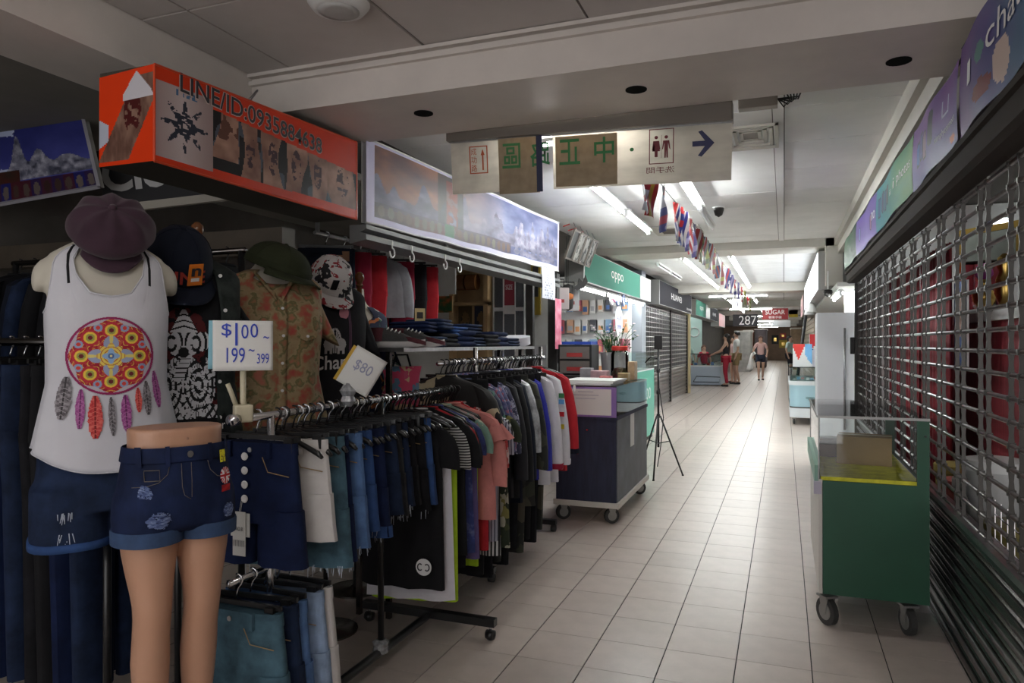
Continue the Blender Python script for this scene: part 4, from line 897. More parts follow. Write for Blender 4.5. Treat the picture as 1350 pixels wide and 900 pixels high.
# hangers: one of each kind, then copies that share the mesh
def hook_pts(r=.019): return [(r*math.sin(a), 0, -.004+r*math.cos(a)) for a in [PI*.95-i*.42 for i in range(0, 9)]][::-1]
hg = G().tube([(-.006,0,-.055), (0,0,-.035), (.004,0,-.022)]+[(.019*math.sin(a), 0, .002+.019*math.cos(a)) for a in [PI*.80-.40*i for i in range(8)]], .0032, 6)
ht = G().tube([(-.185,0,-.135), (-.17,0,-.122), (-.08,0,-.085), (0,0,-.062), (.08,0,-.085), (.17,0,-.122), (.185,0,-.135)], [.006,.0095,.008,.007,.008,.0095,.006], 7).add([], [])
ht.v, ht.f, ht.m = ht.v+[], ht.f+[], ht.m+[]
_h = G(); _h.add(hg.v, hg.f); top_hook = hg.mesh('hook'); top_arm = ht.mesh('arm')
cl = G().box(-.165,.165,-.005,.005,-.075,-.060).mesh('clip_bar'); clp = G().box(-.016,.016,-.016,.016,-.112,-.066).mesh('clip')
for me in (top_hook, top_arm, cl, clp): me.materials.append(MATS['plastic_black'])
for me in (top_hook, top_arm): me.polygons.foreach_set('use_smooth', [True]*len(me.polygons))
hook_metal = top_hook.copy(); hook_metal.materials.clear(); hook_metal.materials.append(MATS['chrome'])
def hanger(loc, rz, kind, group, label, name='clothes_hanger'):
    if kind == 'top': o = bpy.data.objects.new(name, top_arm); kids = [('hook', top_hook, 0)]
    else: o = bpy.data.objects.new(name, cl); kids = [('hook', hook_metal, 0), ('clip', clp, -.13), ('clip', clp, .13)]
    COL.objects.link(o); o.location = loc; o.rotation_euler = (0,0,rz); tag(o, label, 'hanger', group)
    for n_, me, x in kids:
        k = bpy.data.objects.new(n_, me); COL.objects.link(k); k.parent = o; k.location.x = x
    return o
def hang(o, loc, rz=0, kind='top', group='hangers', label='black plastic hanger'):
    o.location = loc; o.rotation_euler = (0,0,rz); hanger(loc, rz, kind, group, label); return o
# ================================================================== front clothes rack
RX, RZ = -1.575, 1.125
ra = empty('clothes_rack', (RX, 2.3, 0), 0, 'black steel clothes rack of denim shorts beside the mannequin legs', 'rack')
def rb(g, name, m, smooth=True): return g.xf(Matrix.Translation((-RX, -2.3, 0))).build(name, m, ra, smooth=smooth)
rb(G().tube([(RX, 1.76, RZ), (RX, 3.46, RZ)], .0125, 10), 'rail', 'chrome'); rb(G().tube([(RX, 1.745, RZ), (RX, 1.775, RZ)], .018, 14), 'end_cap', 'chrome')
for y in (1.93, 2.62): rb(G().tube([(RX, y, .06), (RX, y, RZ)], .013, 10), 'pole', 'chrome' if y < 2 else 'plastic_black')
rb(G().tube([(RX, 1.84, .075), (RX, 3.06, .075)], .018, 8), 'base_bar', 'plastic_black'); rb(G().box(-1.93, -1.235, 3.035, 3.075, .065, .10), 'foot_bar', 'plastic_black', None); rb(G().box(-1.93, -1.29, 1.86, 1.90, .065, .10), 'foot_bar', 'plastic_black', None)
for (x, y) in ((-1.26, 3.055), (-1.90, 3.055), (-1.31, 1.88), (-1.90, 1.88)):
    c = rb(G().lathe([(.0,.002),(.016,.004),(.024,.014),(.026,.026),(.022,.04),(.0,.046)], (x, y, 0), 14), 'caster', 'plastic_black'); rb(G().tube([(x-.02, y, .026), (x+.02, y, .026)], .02, 12), 'caster_wheel', 'rubber'); rb(G().tube([(x, y, .04), (x, y, .07)], .006, 6), 'caster_stem', 'chrome')
rb(G().lathe([(.02,-.02),(.034,-.01),(.03,.015),(.036,.03),(.02,.04)], (RX, 2.62, .085), 9), 'wrapped_joint', mat('wrap_film', (.35,.36,.38), rough=.2, var=.5, scale=40, spec=.8), None)
rb(G().tube([(RX-.02, 1.76, .62), (RX-.02, 2.25, .62)], .010, 8), 'lower_rail', 'chrome'); rb(G().tube([(RX-.02, 1.93, .62), (RX, 1.93, .62)], .009, 6), 'bracket', 'chrome')
HL = 'black clip hanger crowded on the front rack rail'; HG = 'clip hangers on the front rack'
HL2 = 'black shoulder hanger on the front rack rail'; HG2 = 'shoulder hangers on the front rack'
def on_a(o, y, kind='clip', dx=0, rz=None): return hang(o, (RX+dx, y, RZ), random.uniform(-.05, .05) if rz is None else rz, kind, HG if kind == 'clip' else HG2, HL if kind == 'clip' else HL2)
hero = shorts('denim_navy', 'dark navy high waist skirt shorts with four white buttons', w_=.155, L=.39, flare=.022, t=.03, name='button_shorts')
on_a(hero, 1.89, rz=.0, dx=-.02)
for i in range(4):
    b = G().lathe([(.0,0),(.011,.0),(.013,.004),(.009,.006),(.003,.004),(.0,.004)], n=14).xf(Matrix.Translation((-.012, -.043, -.125-.045*i)) @ Matrix.Rotation(PI/2, 4, 'X')).build('white_button', 'white', hero, smooth=40)
swing_tag(hero, -.025, -.05, -.305, .075, .075); t2 = swing_tag(hero, -.025, -.055, -.30, .05, .14); text_on('NO.8', (-.04,-.0572,-.36), (1,0,0), (0,0,1), .03, .012, 'dark_letter', hero); text_on('|||||||', (-.045,-.0572,-.41), (1,0,0), (0,0,1), .04, .02, 'dark_letter', hero)
SH = [('denim_navy','navy frayed hem shorts hanging behind the buttoned skirt shorts',.43,60,None), ('denim_white','white denim shorts on the front rack',.33,0,None), ('denim_teal','washed grey blue long shorts with a yellow hanger strip',.44,40,None),
      ('denim_light','light blue shorts with frayed white hem beside the white pair',.40,80,None), ('denim_mid','mid blue denim shorts with torn hem in the middle of the front rack',.36,40,None), ('denim_navy','deep navy denim shorts with turned cuff on the front rack',.40,20,'denim_mid'),
      ('denim_dark','dark indigo shorts with pocket rivets on the front rack',.34,0,None), ('denim_charcoal','charcoal ripped denim shorts on the front rack',.36,40,None), ('denim_dark','faded indigo shorts with white frayed edge on the front rack',.33,50,None),
      ('denim_black','plain black denim shorts next to the indigo pair',.34,0,None), ('denim_black','black knee length shorts before the blue pair',.38,20,None), ('denim_mid','slim mid blue denim shorts that end the row of shorts',.36,40,None)]
for i, (m, lb, L, fr_, cf) in enumerate(SH):
    on_a(shorts(m, lb, w_=.165+random.uniform(-.006, .008), L=L, fray=fr_, cuff=cf, t=.022, z0=-.085), [2.10,1.975,2.06,2.165,2.24,2.32,2.395,2.46,2.52,2.58,2.64,2.70][i], dx=random.uniform(.0, .018), rz=random.uniform(.16, .32))
TP = [('c_black','black long tee with a round logo tag at its hem',.20,.76,.18,{}), ('c_white','white long tee showing below the black one',.20,.82,0,{}), ('c_lime','lime green long top peeking under the white tee',.21,.84,0,{}),
      ('c_stripe','fine black and white striped long top',.20,.70,.2,{}), ('c_black','black sequin dotted top on the front rack',.21,.66,.2,{}), ('c_red','plain red top with price tag between black tops',.19,.60,.15,{}), ('c_black','black round neck top past the red one',.20,.74,.2,{}),
      ('c_galaxy','galaxy print blue top with white tag',.20,.68,.16,{}), ('c_purple','muted purple long tunic on the front rack',.20,.72,0,{}), ('c_mint','mint and coral patterned top on the front rack',.20,.70,.16,{}), ('c_lime','lime strappy top under the mint one',.19,.78,0,{}),
      ('c_pink','salmon pink ruffled sleeve blouse on the rack end',.235,.56,.34,dict(ruffle=True)), ('c_red','red slim dress behind the pink blouse',.20,.72,.1,{}), ('c_gingham','red and white checked shirt behind the pink blouse',.20,.58,.26,{}), ('c_pinstripe','navy pinstripe top at the end of the front rack',.21,.70,.2,{}), ('c_stripe_wide','bold striped summer dress at the end of the front rack',.22,.78,.12,{}), ('c_leaf','leaf print dress at the end of the front rack',.22,.76,.15,{})]
for i, (m, lb, W, L, sl, kw) in enumerate(TP):
    o = top(m, lb, w_=W+random.uniform(-.008, .01), L=L, sleeve=sl, t=.018, flare=random.uniform(.0, .03), strap=(sl == 0), **kw)
    on_a(o, 2.78+i*.042, 'top', dx=random.uniform(.0, .03), rz=random.uniform(.0, .2))
    if i == 0:
        d = G().lathe([(.0,-.001),(.036,-.001),(.036,.001),(.0,.001)], n=24, ax=1).xf(Matrix.Translation((.12,-.048,-.72))).build('round_tag', 'white', o)
        for s in (-1, 1): G().tube([(.12+s*.016+.011*math.cos(a)*s*-1, -.0505, -.72+.014*math.sin(a)) for a in [PI*.25+i_*PI*1.5/10 for i_ in range(11)]], .0028, 5).build('tag_letter', 'dark_letter', d)
    if m == 'c_red' and i == 5: swing_tag(o, .14, -.04, -.16, .07, .12, rz=.3)
# extra empty hangers crowding the rail
for i in range(30): hanger((RX, 1.96+i*.048+random.uniform(-.01, .01), RZ), random.uniform(-.06, .06), 'top', HG2, HL2)
# lower row of jeans shorts
LL = [('denim_teal','washed teal denim shorts on the low rail by the mannequin legs',.34,20), ('denim_dark','dark washed boyfriend shorts with a pink tag on the low rail',.34,0), ('denim_light','light blue denim shorts on the low rail',.36,10), ('denim_pale','pale bleached denim shorts on the low rail',.36,0), ('denim_white','off white denim shorts at the end of the low rail',.36,0)]
for i, (m, lb, L, f_) in enumerate(LL):
    o = shorts(m, lb, L=L, w_=.17, fray=f_, t=.03); hang(o, (RX-.02, 1.80+.065*i, .62), random.uniform(-.1, .1), 'clip', 'clip hangers on the low rail', 'black clip hanger on the low rail by the mannequin legs')
    if i == 1: swing_tag(o, .03, -.055, -.16, .03, .10, mat('tag_pink', (.55,.36,.38)))
# ================================================================== second rack with shirts and jackets
SX, SZ = -1.66, 1.255
r2 = empty('clothes_rack', (SX, 4.2, 0), 0, 'chrome clothes rack of jackets and shirts beside the navy cart', 'rack')
def r2b(g, name, m, smooth=True): return g.xf(Matrix.Translation((-SX, -4.2, 0))).build(name, m, r2, smooth=smooth)
r2b(G().tube([(SX, 3.32, SZ), (SX, 5.06, SZ)], .0125, 10), 'rail', 'chrome')
for y in (3.8, 4.98): r2b(G().tube([(SX, y, .05), (SX, y, SZ+.08)], .014, 10), 'pole', 'dark_steel'); r2b(G().box(SX-.3, SX+.12, y-.02, y+.02, .05, .085), 'foot_bar', 'plastic_black', None)
r2b(G().tube([(SX, 3.8, .07), (SX, 4.98, .07)], .016, 8), 'base_bar', 'plastic_black')
for (x, y) in ((SX-.27, 3.8), (SX+.10, 3.8), (SX-.27, 4.98), (SX+.10, 4.98)): r2b(G().tube([(x-.016, y, .025), (x+.016, y, .025)], .025, 12), 'caster_wheel', 'rubber')
J = [('c_graphic','black tee with beige lettering print on the second rack',.23,.60,.24,{}), ('c_tropical','dark tropical leaf shirt on the second rack',.22,.64,.25,{}), ('c_plaid','blue and red plaid shirt on the second rack',.23,.66,.30,{}), ('c_plaid','checked shirt with white tags next to the plaid one',.235,.68,.34,{}), ('c_bandana','navy bandana print shirt on the second rack',.235,.66,.36,{}),
     ('c_charcoal','charcoal zip jacket beside the bandana shirt',.24,.68,.52,{}), ('c_black','black bomber jacket on the second rack',.245,.70,.54,{}), ('c_navy','navy black hooded jacket on the second rack',.24,.74,.54,{}), ('c_plastic_wrap','jacket wrapped in crinkled clear plastic',.24,.62,.40,{}), ('c_camo','dark camouflage jacket on the second rack',.245,.80,.52,{}),
     ('c_blue','royal blue track jacket on the second rack',.24,.66,.54,{}), ('c_white','pale grey white track jacket with maroon cuffs',.255,.72,.56,dict(stripe='c_crimson')), ('c_white','white jersey with patches on its sleeve',.25,.74,.56,dict(stripe='c_white')), ('c_red','red racing jacket with white badge at the rack end',.25,.70,.52,dict(stripe='c_navy'))]
HG3, HL3 = 'hangers on the second rack', 'black hanger on the second rack rail'
for i, (m, lb, W, L, sl, kw) in enumerate(J):
    y = [3.36,3.43,3.50,3.57,3.64,3.72,3.80,3.88,3.97,4.06,4.18,4.34,4.54,4.76][i]
    o = top(m, lb, w_=W, L=L, sleeve=sl, t=.034, flare=.012, name='jacket' if sl > .4 else 'shirt', cat='jacket' if sl > .4 else 'shirt', sl_out=.075, **kw); hang(o, (SX+.03, y, SZ), random.uniform(-.08, .04), 'top', HG3, HL3)
    if i == 3: swing_tag(o, .235, -.05, -.38, .05, .09, rz=.6); swing_tag(o, .225, -.06, -.48, .05, .10, rz=-.4)
    if i == 12:
        for (z, mm) in ((-.22, mat('patch_green', (.03,.18,.06))), (-.26, mat('patch_blue', (.10,.30,.60))), (-.34, 'c_red'), (-.42, 'c_yellow')): G().box(.265, .302, -.047, -.043, z-.03, z).build('patch', mm, o)
    if i == 13: G().lathe([(.0,0),(.024,0),(.024,.002),(.0,.002)], n=14, ax=0).xf(Matrix.Translation((.295, -.0, -.20))).build('badge', 'white', o)
for i in range(9):
    m = ['c_black', 'denim_black', 'c_camo'][i % 3]; lb = ['black long trousers hanging low on the second rack', 'faded black jeans hanging low on the second rack', 'dark camouflage trousers hanging low on the second rack'][i % 3]
    hang(trousers(m, lb, w_=.20, L=1.0+.05*(i % 2), group='low trousers on the second rack'), (SX+.04, 3.42+i*.12, SZ), random.uniform(-.06, .06), 'clip', HG3, HL3)
for i in range(30): hanger((SX, 3.36+i*.055, SZ), random.uniform(-.1, .1), 'top', HG3, HL3)
# ================================================================== dark racks inside the shop
dr = empty('clothes_rack', (-2.75, 1.92, 0), 0, 'inner rack of dark jeans behind the white tank top', 'rack')
G().tube([(-.8,0,1.365), (.62,0,1.365)], .016, 8).build('rail', 'dark_steel', dr, smooth=True)
for x in (-.78, .60): G().tube([(x,0,0), (x,0,1.365)], .015, 8).build('pole', 'plastic_black', dr, smooth=True)
for i in range(16):
    m = ['denim_black', 'denim_dark', 'denim_navy', 'c_black'][(i*7) % 4]
    o = trousers(m, ['black jeans', 'indigo jeans', 'navy jeans', 'black slacks'][(i*7) % 4]+' hanging on the inner rack behind the tank top', w_=.19, L=1.12, t=.026, group='dark jeans on the inner rack', name='jeans', cat='jeans')
    hang(o, (-3.42+i*.078, 1.92, 1.365), PI/2+random.uniform(-.1, .1), 'clip', 'hangers on the inner rack', 'black clip hanger on the inner rack of jeans')
ur = empty('clothes_rack', (-2.9, 2.62, 0), 0, 'tall inner rack of dark jackets under the lintel', 'rack')
G().tube([(-.9,0,1.78), (.62,0,1.78)], .014, 8).build('rail', 'dark_steel', ur, smooth=True)
for x in (-.88, .60): G().tube([(x,0,0), (x,0,1.78)], .015, 8).build('pole', 'plastic_black', ur, smooth=True)
for i in range(14):
    m = ['c_black', 'denim_black', 'c_navy', 'denim_dark'][(i*5) % 4]
    o = top(m, ['black', 'faded black denim', 'navy', 'indigo denim'][(i*5) % 4]+' jacket on the tall inner rack', w_=.22, L=.62, t=.032, sleeve=.5, group='jackets on the tall inner rack', name='jacket', cat='jacket'); hang(o, (-3.75+i*.105, 2.62, 1.78), PI/2+random.uniform(-.2, .2), 'top', 'hangers on the tall inner rack', 'black hanger on the tall inner rack of jackets')
    if i == 9: swing_tag(o, -.16, -.05, -.30, .06, .12)
# ================================================================== torso shapes
class Torso:
    """horizontal superellipse sections; front is -y"""
    def __init__(s, rows, p=2.4): s.z = [r[0] for r in rows]; s.r = np.array([r[1:] for r in rows], float); s.p = p
    def at(s, z): return [float(np.interp(z, s.z, s.r[:, i])) for i in range(3)]
    def ring(s, z, inf=0, n=40):
        a, b, c = s.at(z); a += inf; b += inf; out = []
        for k in range(n):
            t = 2*PI*k/n; q, w_ = math.cos(t), math.sin(t)
            out.append((a*math.copysign(abs(q)**(2/s.p), q), c+b*math.copysign(abs(w_)**(2/s.p), w_), z))
        return out
    def point(s, t, z, inf=0):
        a, b, c = s.at(z); a += inf; b += inf; q, w_ = math.cos(t), math.sin(t)
        return Vector((a*math.copysign(abs(q)**(2/s.p), q), c+b*math.copysign(abs(w_)**(2/s.p), w_), z))
    def front(s, x, z, inf=0):
        a, b, c = s.at(z); a += inf; b += inf; u = min(1, abs(x)/a)
        return Vector((x, c-b*(1-u**s.p)**(1/s.p), z))
def bust_rows(zs, a=1.0): return [(zs+dz, r*a, b*a, c) for dz, r, b, c in ((-.70,.185,.12,0), (-.60,.18,.115,0), (-.50,.165,.105,0), (-.40,.15,.10,-.005), (-.30,.157,.108,-.012), (-.22,.165,.118,-.02), (-.15,.170,.118,-.018), (-.09,.172,.10,-.008), (-.04,.176,.082,0), (-.01,.172,.068,.005), (.015,.14,.060,.008), (.035,.095,.055,.01), (.06,.060,.052,.012), (.10,.053,.052,.010), (.16,.052,.054,0))]
def stand(e, z1, m='plastic_black'):
    G().tube([(0,0,.01), (0,0,z1)], .012, 8).build('stand_pole', m, e, smooth=True); G().lathe([(.15,0),(.15,.008),(.03,.014),(.012,.03)], n=24).build('stand_base', 'dark_steel', e, smooth=40)
# ------------------------------------------------------------------ white tank top on a form
ZT = 1.635
T1 = Torso(bust_rows(ZT, .94))
mq = empty('mannequin', (-1.98, 1.66, 0), math.radians(54), 'cream headless mannequin torso wearing the white tank top', 'mannequin')
g = G().loft([T1.ring(z) for z in np.linspace(ZT-.69, ZT+.15, 34)])
for s in (-1, 1): g.loft([[(s*x_, .004+.047*sc*math.cos(t), z_+.052*sc*math.sin(t)) for t in [2*PI*k/20 for k in range(20)]] for x_, z_, sc in ((.11, ZT-.045, .95), (.15, ZT-.06, 1.0), (.178, ZT-.075, .95), (.194, ZT-.085, .70), (.199, ZT-.087, .3))])
finish(fuse(g, .008, 5), 'torso', 'form_cream', mq); stand(mq, .96)
tk = empty('tank_top', tuple(mq.location), math.radians(54), 'white racerback tank top printed with a mandala dreamcatcher and feathers', 'tank top')
def t_top(t):     # top edge of the tank around the body
    c, s_ = math.cos(t), math.sin(t); x = abs(c)
    if s_ < 0: pts = [(0,-.135), (.25,-.125), (.45,-.07), (.55,.03), (.68,.025), (.80,-.03), (.88,-.10), (.95,-.17), (1,-.185)]
    else: pts = [(0,-.03), (.4,-.015), (.55,.03), (.68,.025), (.8,-.05), (.9,-.15), (1,-.185)]
    return ZT+float(np.interp(x, *zip(*pts)))
def t_hem(t): return ZT-.60-.045*max(0, -math.sin(t))**2+.012*math.cos(2*t)
def t_inf(z, t): q = max(0, (ZT-.12-z)/.5); k = 1-.9*max(0, -math.sin(t))**.5; return .007+q*.028+(.009*math.sin(7*t+1.3)*q**1.3+.005*math.sin(13*t)*q)*k
def tank(u, v):
    t = 2*PI*u; z = t_hem(t)+(t_top(t)-t_hem(t))*v; return T1.point(t, z, t_inf(z, t))
G().grid(120, 40, tank).build('shirt_body', mat('tank_white', (.58,.58,.63), rough=.85, var=.03, scale=8, bump=.1, spec=.2), tk, smooth=True, solid=.002)
for f in (t_top, t_hem): G().tube([T1.point(2*PI*i/120, f(2*PI*i/120), t_inf(f(2*PI*i/120), 2*PI*i/120)+.001) for i in range(121)], .0022, 5).build('hem_seam', 'tank_white', tk, smooth=True)
def c_mand(u, v):
    x, y = (u-.5)*2, (v-.5)*2; r = np.hypot(x, y); th = np.arctan2(y, x); q4 = np.cos(4*th); q8 = np.cos(8*th)
    rgb = np.zeros(u.shape+(3,))+np.array((.62,.10,.18)); n = fbm(u*30, v*30, 2, 60)
    def put(m, c):
        nonlocal rgb; rgb = np.where(m[..., None], c, rgb)
    put(n > .58, (.72,.30,.24)); put((np.abs(np.sin(r*26+2*q8)) < .22), (.86,.72,.30))
    for k in range(8):
        a = k*PI/4; cx, cy = .66*np.cos(a), .66*np.sin(a); d = np.hypot(x-cx, y-cy)
        put(d < .21, (.72,.16,.22)); put(d < .15, (.90,.76,.28)); put(d < .10, (.60,.62,.30)); put(d < .055, (.40,.10,.14))
        a2 = a+PI/8; d2 = np.hypot(x-.78*np.cos(a2), y-.78*np.sin(a2)); put(d2 < .10, (.55,.62,.75)); put(d2 < .05, (.80,.25,.22))
    pet = r < .52*np.abs(np.cos(2*th))**.6; put(pet, (.58,.62,.74)); put(pet & (np.abs(np.sin(4*th+0)) < .35), (.84,.78,.45)); put(r < .30+.05*q8, (.88,.78,.36)); put((r < .30+.05*q8) & (np.abs(np.sin(r*40)) < .35), (.66,.20,.20)); put(r < .16+.04*q4, (.55,.68,.84)); put(r < .07, (.28,.40,.62)); put(r < .03, (.92,.85,.6))
    edge = .90+.045*np.cos(8*th)
    put((r > edge) & (r < .945), (.70,.68,.72)); put(r >= .945, (.55,.10,.33))
    return rgb, r < 1
MC = (.0, 1.322, .118)
def m_surf(u, v):
    x, z = MC[0]+(u-.5)*2*MC[2]*.98, MC[1]+(v-.5)*2*MC[2]*.98; t = -PI/2; return T1.front(x, z, t_inf(z, -PI/2)+.005)
printed('mandala_print', 150, 150, m_surf, c_mand, 'print_cloth', tk, True)
def feather(cx, cz, h, w_, c1, c2, tilt, seed):
    def col(u, v):
        x = (u-.5)*2; wv = np.clip(np.sin(np.clip(v, 0, 1)*PI*.92+.12), 0, 1)**.6*(.95-.15*v); n = fbm(u*8, v*22, 2, seed)
        m = (np.abs(x) < wv*(.85+.3*(n-.5))) | ((np.abs(x) < .07) & (v > .0)); rgb = lerp(c1, c2, np.clip(n*2-.5, 0, 1)); rgb = np.where((np.abs(x) < .06)[..., None], np.array(c1)*.7, rgb)
        rgb = np.where(((np.abs(np.sin(v*30+np.abs(x)*3)) < .25) & (v < .75))[..., None], np.array(c2), rgb); return rgb, m
    ca, sa = math.cos(tilt), math.sin(tilt)
    def sf(u, v):
        a, b = (u-.5)*w_, (v-1)*h; x, z = cx+a*ca-b*sa, cz+a*sa+b*ca; return T1.front(x, z, t_inf(z, -PI/2)+.006)
    printed('feather_print', 22, 60, sf, col, 'print_cloth', tk, True)
GY = ((.30,.28,.30), (.58,.56,.58)); PU = ((.50,.16,.45), (.68,.42,.62)); RE = ((.70,.16,.18), (.85,.42,.38))
for (x, z, h, w_, c, tl, sd) in ((-.125,1.262,.125,.052,GY,-.12,1), (-.085,1.225,.115,.034,PU,-.04,2), (-.045,1.205,.125,.055,RE,0,3), (.0,1.200,.115,.026,GY,.05,4), (.042,1.205,.110,.040,PU,.05,5), (.080,1.225,.075,.026,RE,.06,6), (.105,1.245,.105,.032,GY,.08,7), (.130,1.275,.115,.030,PU,.15,8)): feather(x*.9, z, h, w_*.95, c[0], c[1], tl, sd)
for s in (-1, 1): G().tube([T1.point(-PI/2+s*.62, ZT+z, .004) for z in (-.10, -.05, -.01)]+[T1.point(-PI/2+s*.75, ZT+.02, .004)], .006, 6).build('bra_strap', 'c_black', tk, smooth=True)
# the denim shorts of that mannequin
T1s = Torso([(.74,.205,.145,0), (.80,.20,.14,0), (.90,.192,.13,0), (.97,.185,.122,0), (1.0,.182,.12,0)])
ds = empty('denim_shorts', tuple(mq.location), math.radians(54), 'ripped blue denim shorts under the white tank top', 'shorts')
gs = G().loft([T1s.ring(z, .004) for z in np.linspace(.86, 1.03, 8)])
for s in (-1, 1): gs.loft([oval(.108, .125, z, 26, s*.098) for z in (.93, .86, .80, .755)])
finish(fuse(gs, .009, 4), 'shorts_body', 'denim_dark', ds)
for s, z in ((-1, .86), (-1, .80)): fringe(ds, -.15, -.09, z, .128, 40, .02)
for s in (-1, 1): G().loft([oval(.112, .13, .775, 26, s*.098), oval(.113, .131, .752, 26, s*.098)]).build('hem_roll', 'denim_mid', ds, smooth=True)
# ------------------------------------------------------------------ plastic legs in blue shorts
lg = empty('mannequin', (-1.56, 1.52, 0), math.radians(66), 'tan plastic hip and legs mannequin standing in rolled denim shorts', 'mannequin')
ZW = 1.135
LEGS = [(1.0,.072,.088,.066,.0), (.95,.084,.099,.073,.0), (.90,.085,.097,.076,.0), (.85,.081,.092,.077,-.002), (.80,.075,.084,.077,-.005), (.75,.067,.075,.076,-.009), (.70,.058,.065,.075,-.014), (.665,.054,.061,.074,-.018), (.63,.052,.057,.074,-.014), (.58,.052,.056,.074,-.002), (.51,.054,.058,.074,.009), (.43,.049,.052,.073,.013), (.35,.039,.041,.072,.011), (.27,.032,.036,.071,.011), (.23,.031,.040,.071,.010)]
def leg_rings(s):
    return [[(s*xo+a*math.cos(t), yo+b*math.sin(t), z) for t in [2*PI*k/26 for k in range(26)]] for z, a, b, xo, yo in LEGS]
HIP = Torso([(.86,.150,.098,.0), (.92,.158,.108,.0), (.97,.155,.109,0), (1.02,.145,.103,0), (1.07,.136,.096,0), (1.10,.134,.094,0), (ZW,.137,.095,0)], 2.25)
g = G().loft([HIP.ring(z) for z in np.linspace(.91, ZW, 14)])
for s in (-1, 1):
    lr = leg_rings(s)
    if s < 0: lr = [[(x, y-.03*max(0, (.72-z))/.5, z) for x, y, z in r] for r in lr]
    g.loft(lr)
    g.loft([[(s*.071+a*math.cos(t), yc+b*math.sin(t), z) for t in [2*PI*k/18 for k in range(18)]] for z, a, b, yc in ((.145,.038,.10,-.055), (.165,.040,.105,-.055), (.20,.035,.085,-.035), (.23,.031,.05,0), (.26,.031,.038,.01))])
finish(fuse(g, .0075, 6), 'body', 'skin_plastic', lg)
G().lathe([(.0,.001),(.006,.001),(.005,-.0005),(.0,-.001)], n=12, ax=1).xf(Matrix.Translation((.0,-.0935,ZW-.028))).build('navel', mat('skin_shadow', (.40,.22,.15), rough=.5), lg, smooth=True)
G().lathe([(.19,0),(.19,.13),(.18,.142)], n=30).build('plinth', 'dark', lg, smooth=40)
js = empty('denim_shorts', tuple(lg.location), math.radians(66), 'dark blue ripped shorts with rolled hems on the plastic legs', 'shorts')
gs = G().loft([HIP.ring(max(z, .86), .010+(-.02 if z < .875 else 0)) if z >= .86 else HIP.ring(.86, -.03) for z in np.linspace(.862, 1.085, 14)])
for s in (-1, 1): gs.loft([[(s*(xo+.004)+(a+.013)*math.cos(t), yo+(b+.013)*math.sin(t), z) for t in [2*PI*k/26 for k in range(26)]] for z, a, b, xo, yo in ((1.0,.072,.088,.066,0), (.95,.084,.099,.073,0), (.90,.085,.097,.076,0), (.838,.081,.091,.077,-.002))])
finish(fuse(gs, .0075, 4), 'shorts_body', mat('denim_hero', (.008,.015,.050), rough=.8, var=.45, scale=10, bump=.35, spec=.2), js)
G().loft([HIP.ring(z, i_) for z, i_ in ((1.048,.013), (1.05,.0155), (1.085,.0145), (1.088,.012))], cap=False).build('waistband', 'denim_hero', js, smooth=50)
def cuff_ring(s, z, e): return [(s*(.081)+(.096+e)*math.cos(t), -.002+(.107+e)*math.sin(t), z) for t in [2*PI*k/30 for k in range(30)]]
for s in (-1, 1): G().loft([cuff_ring(s, z, e) for z, e in ((.833,-.004), (.835,.003), (.866,.004), (.873,.002), (.873,-.004))], cap=False).build('rolled_hem', mat('denim_cuff', (.025,.055,.13), rough=.85, var=.25, scale=20, bump=.3), js, smooth=50)
def hip_pt(x, z, inf=.016): return HIP.front(x, z, inf)
mat('stitch_tan', (.14,.12,.10), rough=.8)
def hip_line(name, pts, r=.0009, m='stitch_tan', inf=.0125):
    return G().tube([hip_pt(x, z, inf) for x, z in pts], r, 4).build(name, m, js, smooth=True)
for sx in (-1, 1): hip_line('pocket_seam', [(sx*.055,1.045), (sx*.062,1.02), (sx*.085,1.0), (sx*.115,.992), (sx*.145,.99)])
hip_line('fly_seam', [(.004,1.045), (.004,1.0), (.003,.955)]); hip_line('fly_seam', [(-.024,1.045), (-.024,.985), (-.018,.962), (0,.950)])
for (x0, x1, z0, z1) in ((-.118,-.082,1.005,1.032),): hip_line('coin_pocket', [(x0,z0), (x0,z1), (x1,z1), (x1,z0), (x0,z0)], .0012)
for x in (-.13, -.062, .062, .125): G().add([hip_pt(x-.006, 1.04, .019), hip_pt(x+.006, 1.04, .019), hip_pt(x+.006, 1.092, .018), hip_pt(x-.006, 1.092, .018)], [(0,1,2,3)]).build('belt_loop', 'denim_hero', js, solid=.003)
G().lathe([(.0,0),(.009,0),(.009,.003),(.0,.004)], n=12, ax=1).xf(Matrix.Translation(hip_pt(.0,1.068,.018)) @ Matrix.Rotation(PI, 4, 'Z')).build('button', 'steel', js)
def patch(name, x0, x1, z0, z1, col, nu=30, nv=30, inf=.0155, m='print_cloth', legs=False):
    def sf(u, v):
        x, z = x0+(x1-x0)*u, z0+(z1-z0)*v
        if z > .935: return hip_pt(x, z, inf)
        s = 1 if x > 0 else -1; a = .098; b = .1105; xo = s*.081
        u_ = max(-.999, min(.999, (x-xo)/a)); return Vector((x, -.003-(b+.003)*math.sqrt(1-u_*u_), z))
    return printed(name, nu, nv, sf, col, m, js, True)
def rip(seed): return lambda u, v: (lerp((.16,.22,.40), (.52,.58,.72), np.clip(fbm(u*7, v*30, 3, seed)*1.8-.4, 0, 1)), (((u-.5)/.5)**2+((v-.5)/.5)**2 < .7+.6*(fbm(u*6, v*8, 2, seed+3)-.5)) & (fbm(u*9, v*26, 2, seed+7) > .30))
patch('rip', -.138, -.10, .945, 1.0, rip(3)); patch('rip', -.125, -.045, .878, .93, rip(9), inf=.02); patch('rip', .095, .145, .882, .925, rip(15), inf=.02)
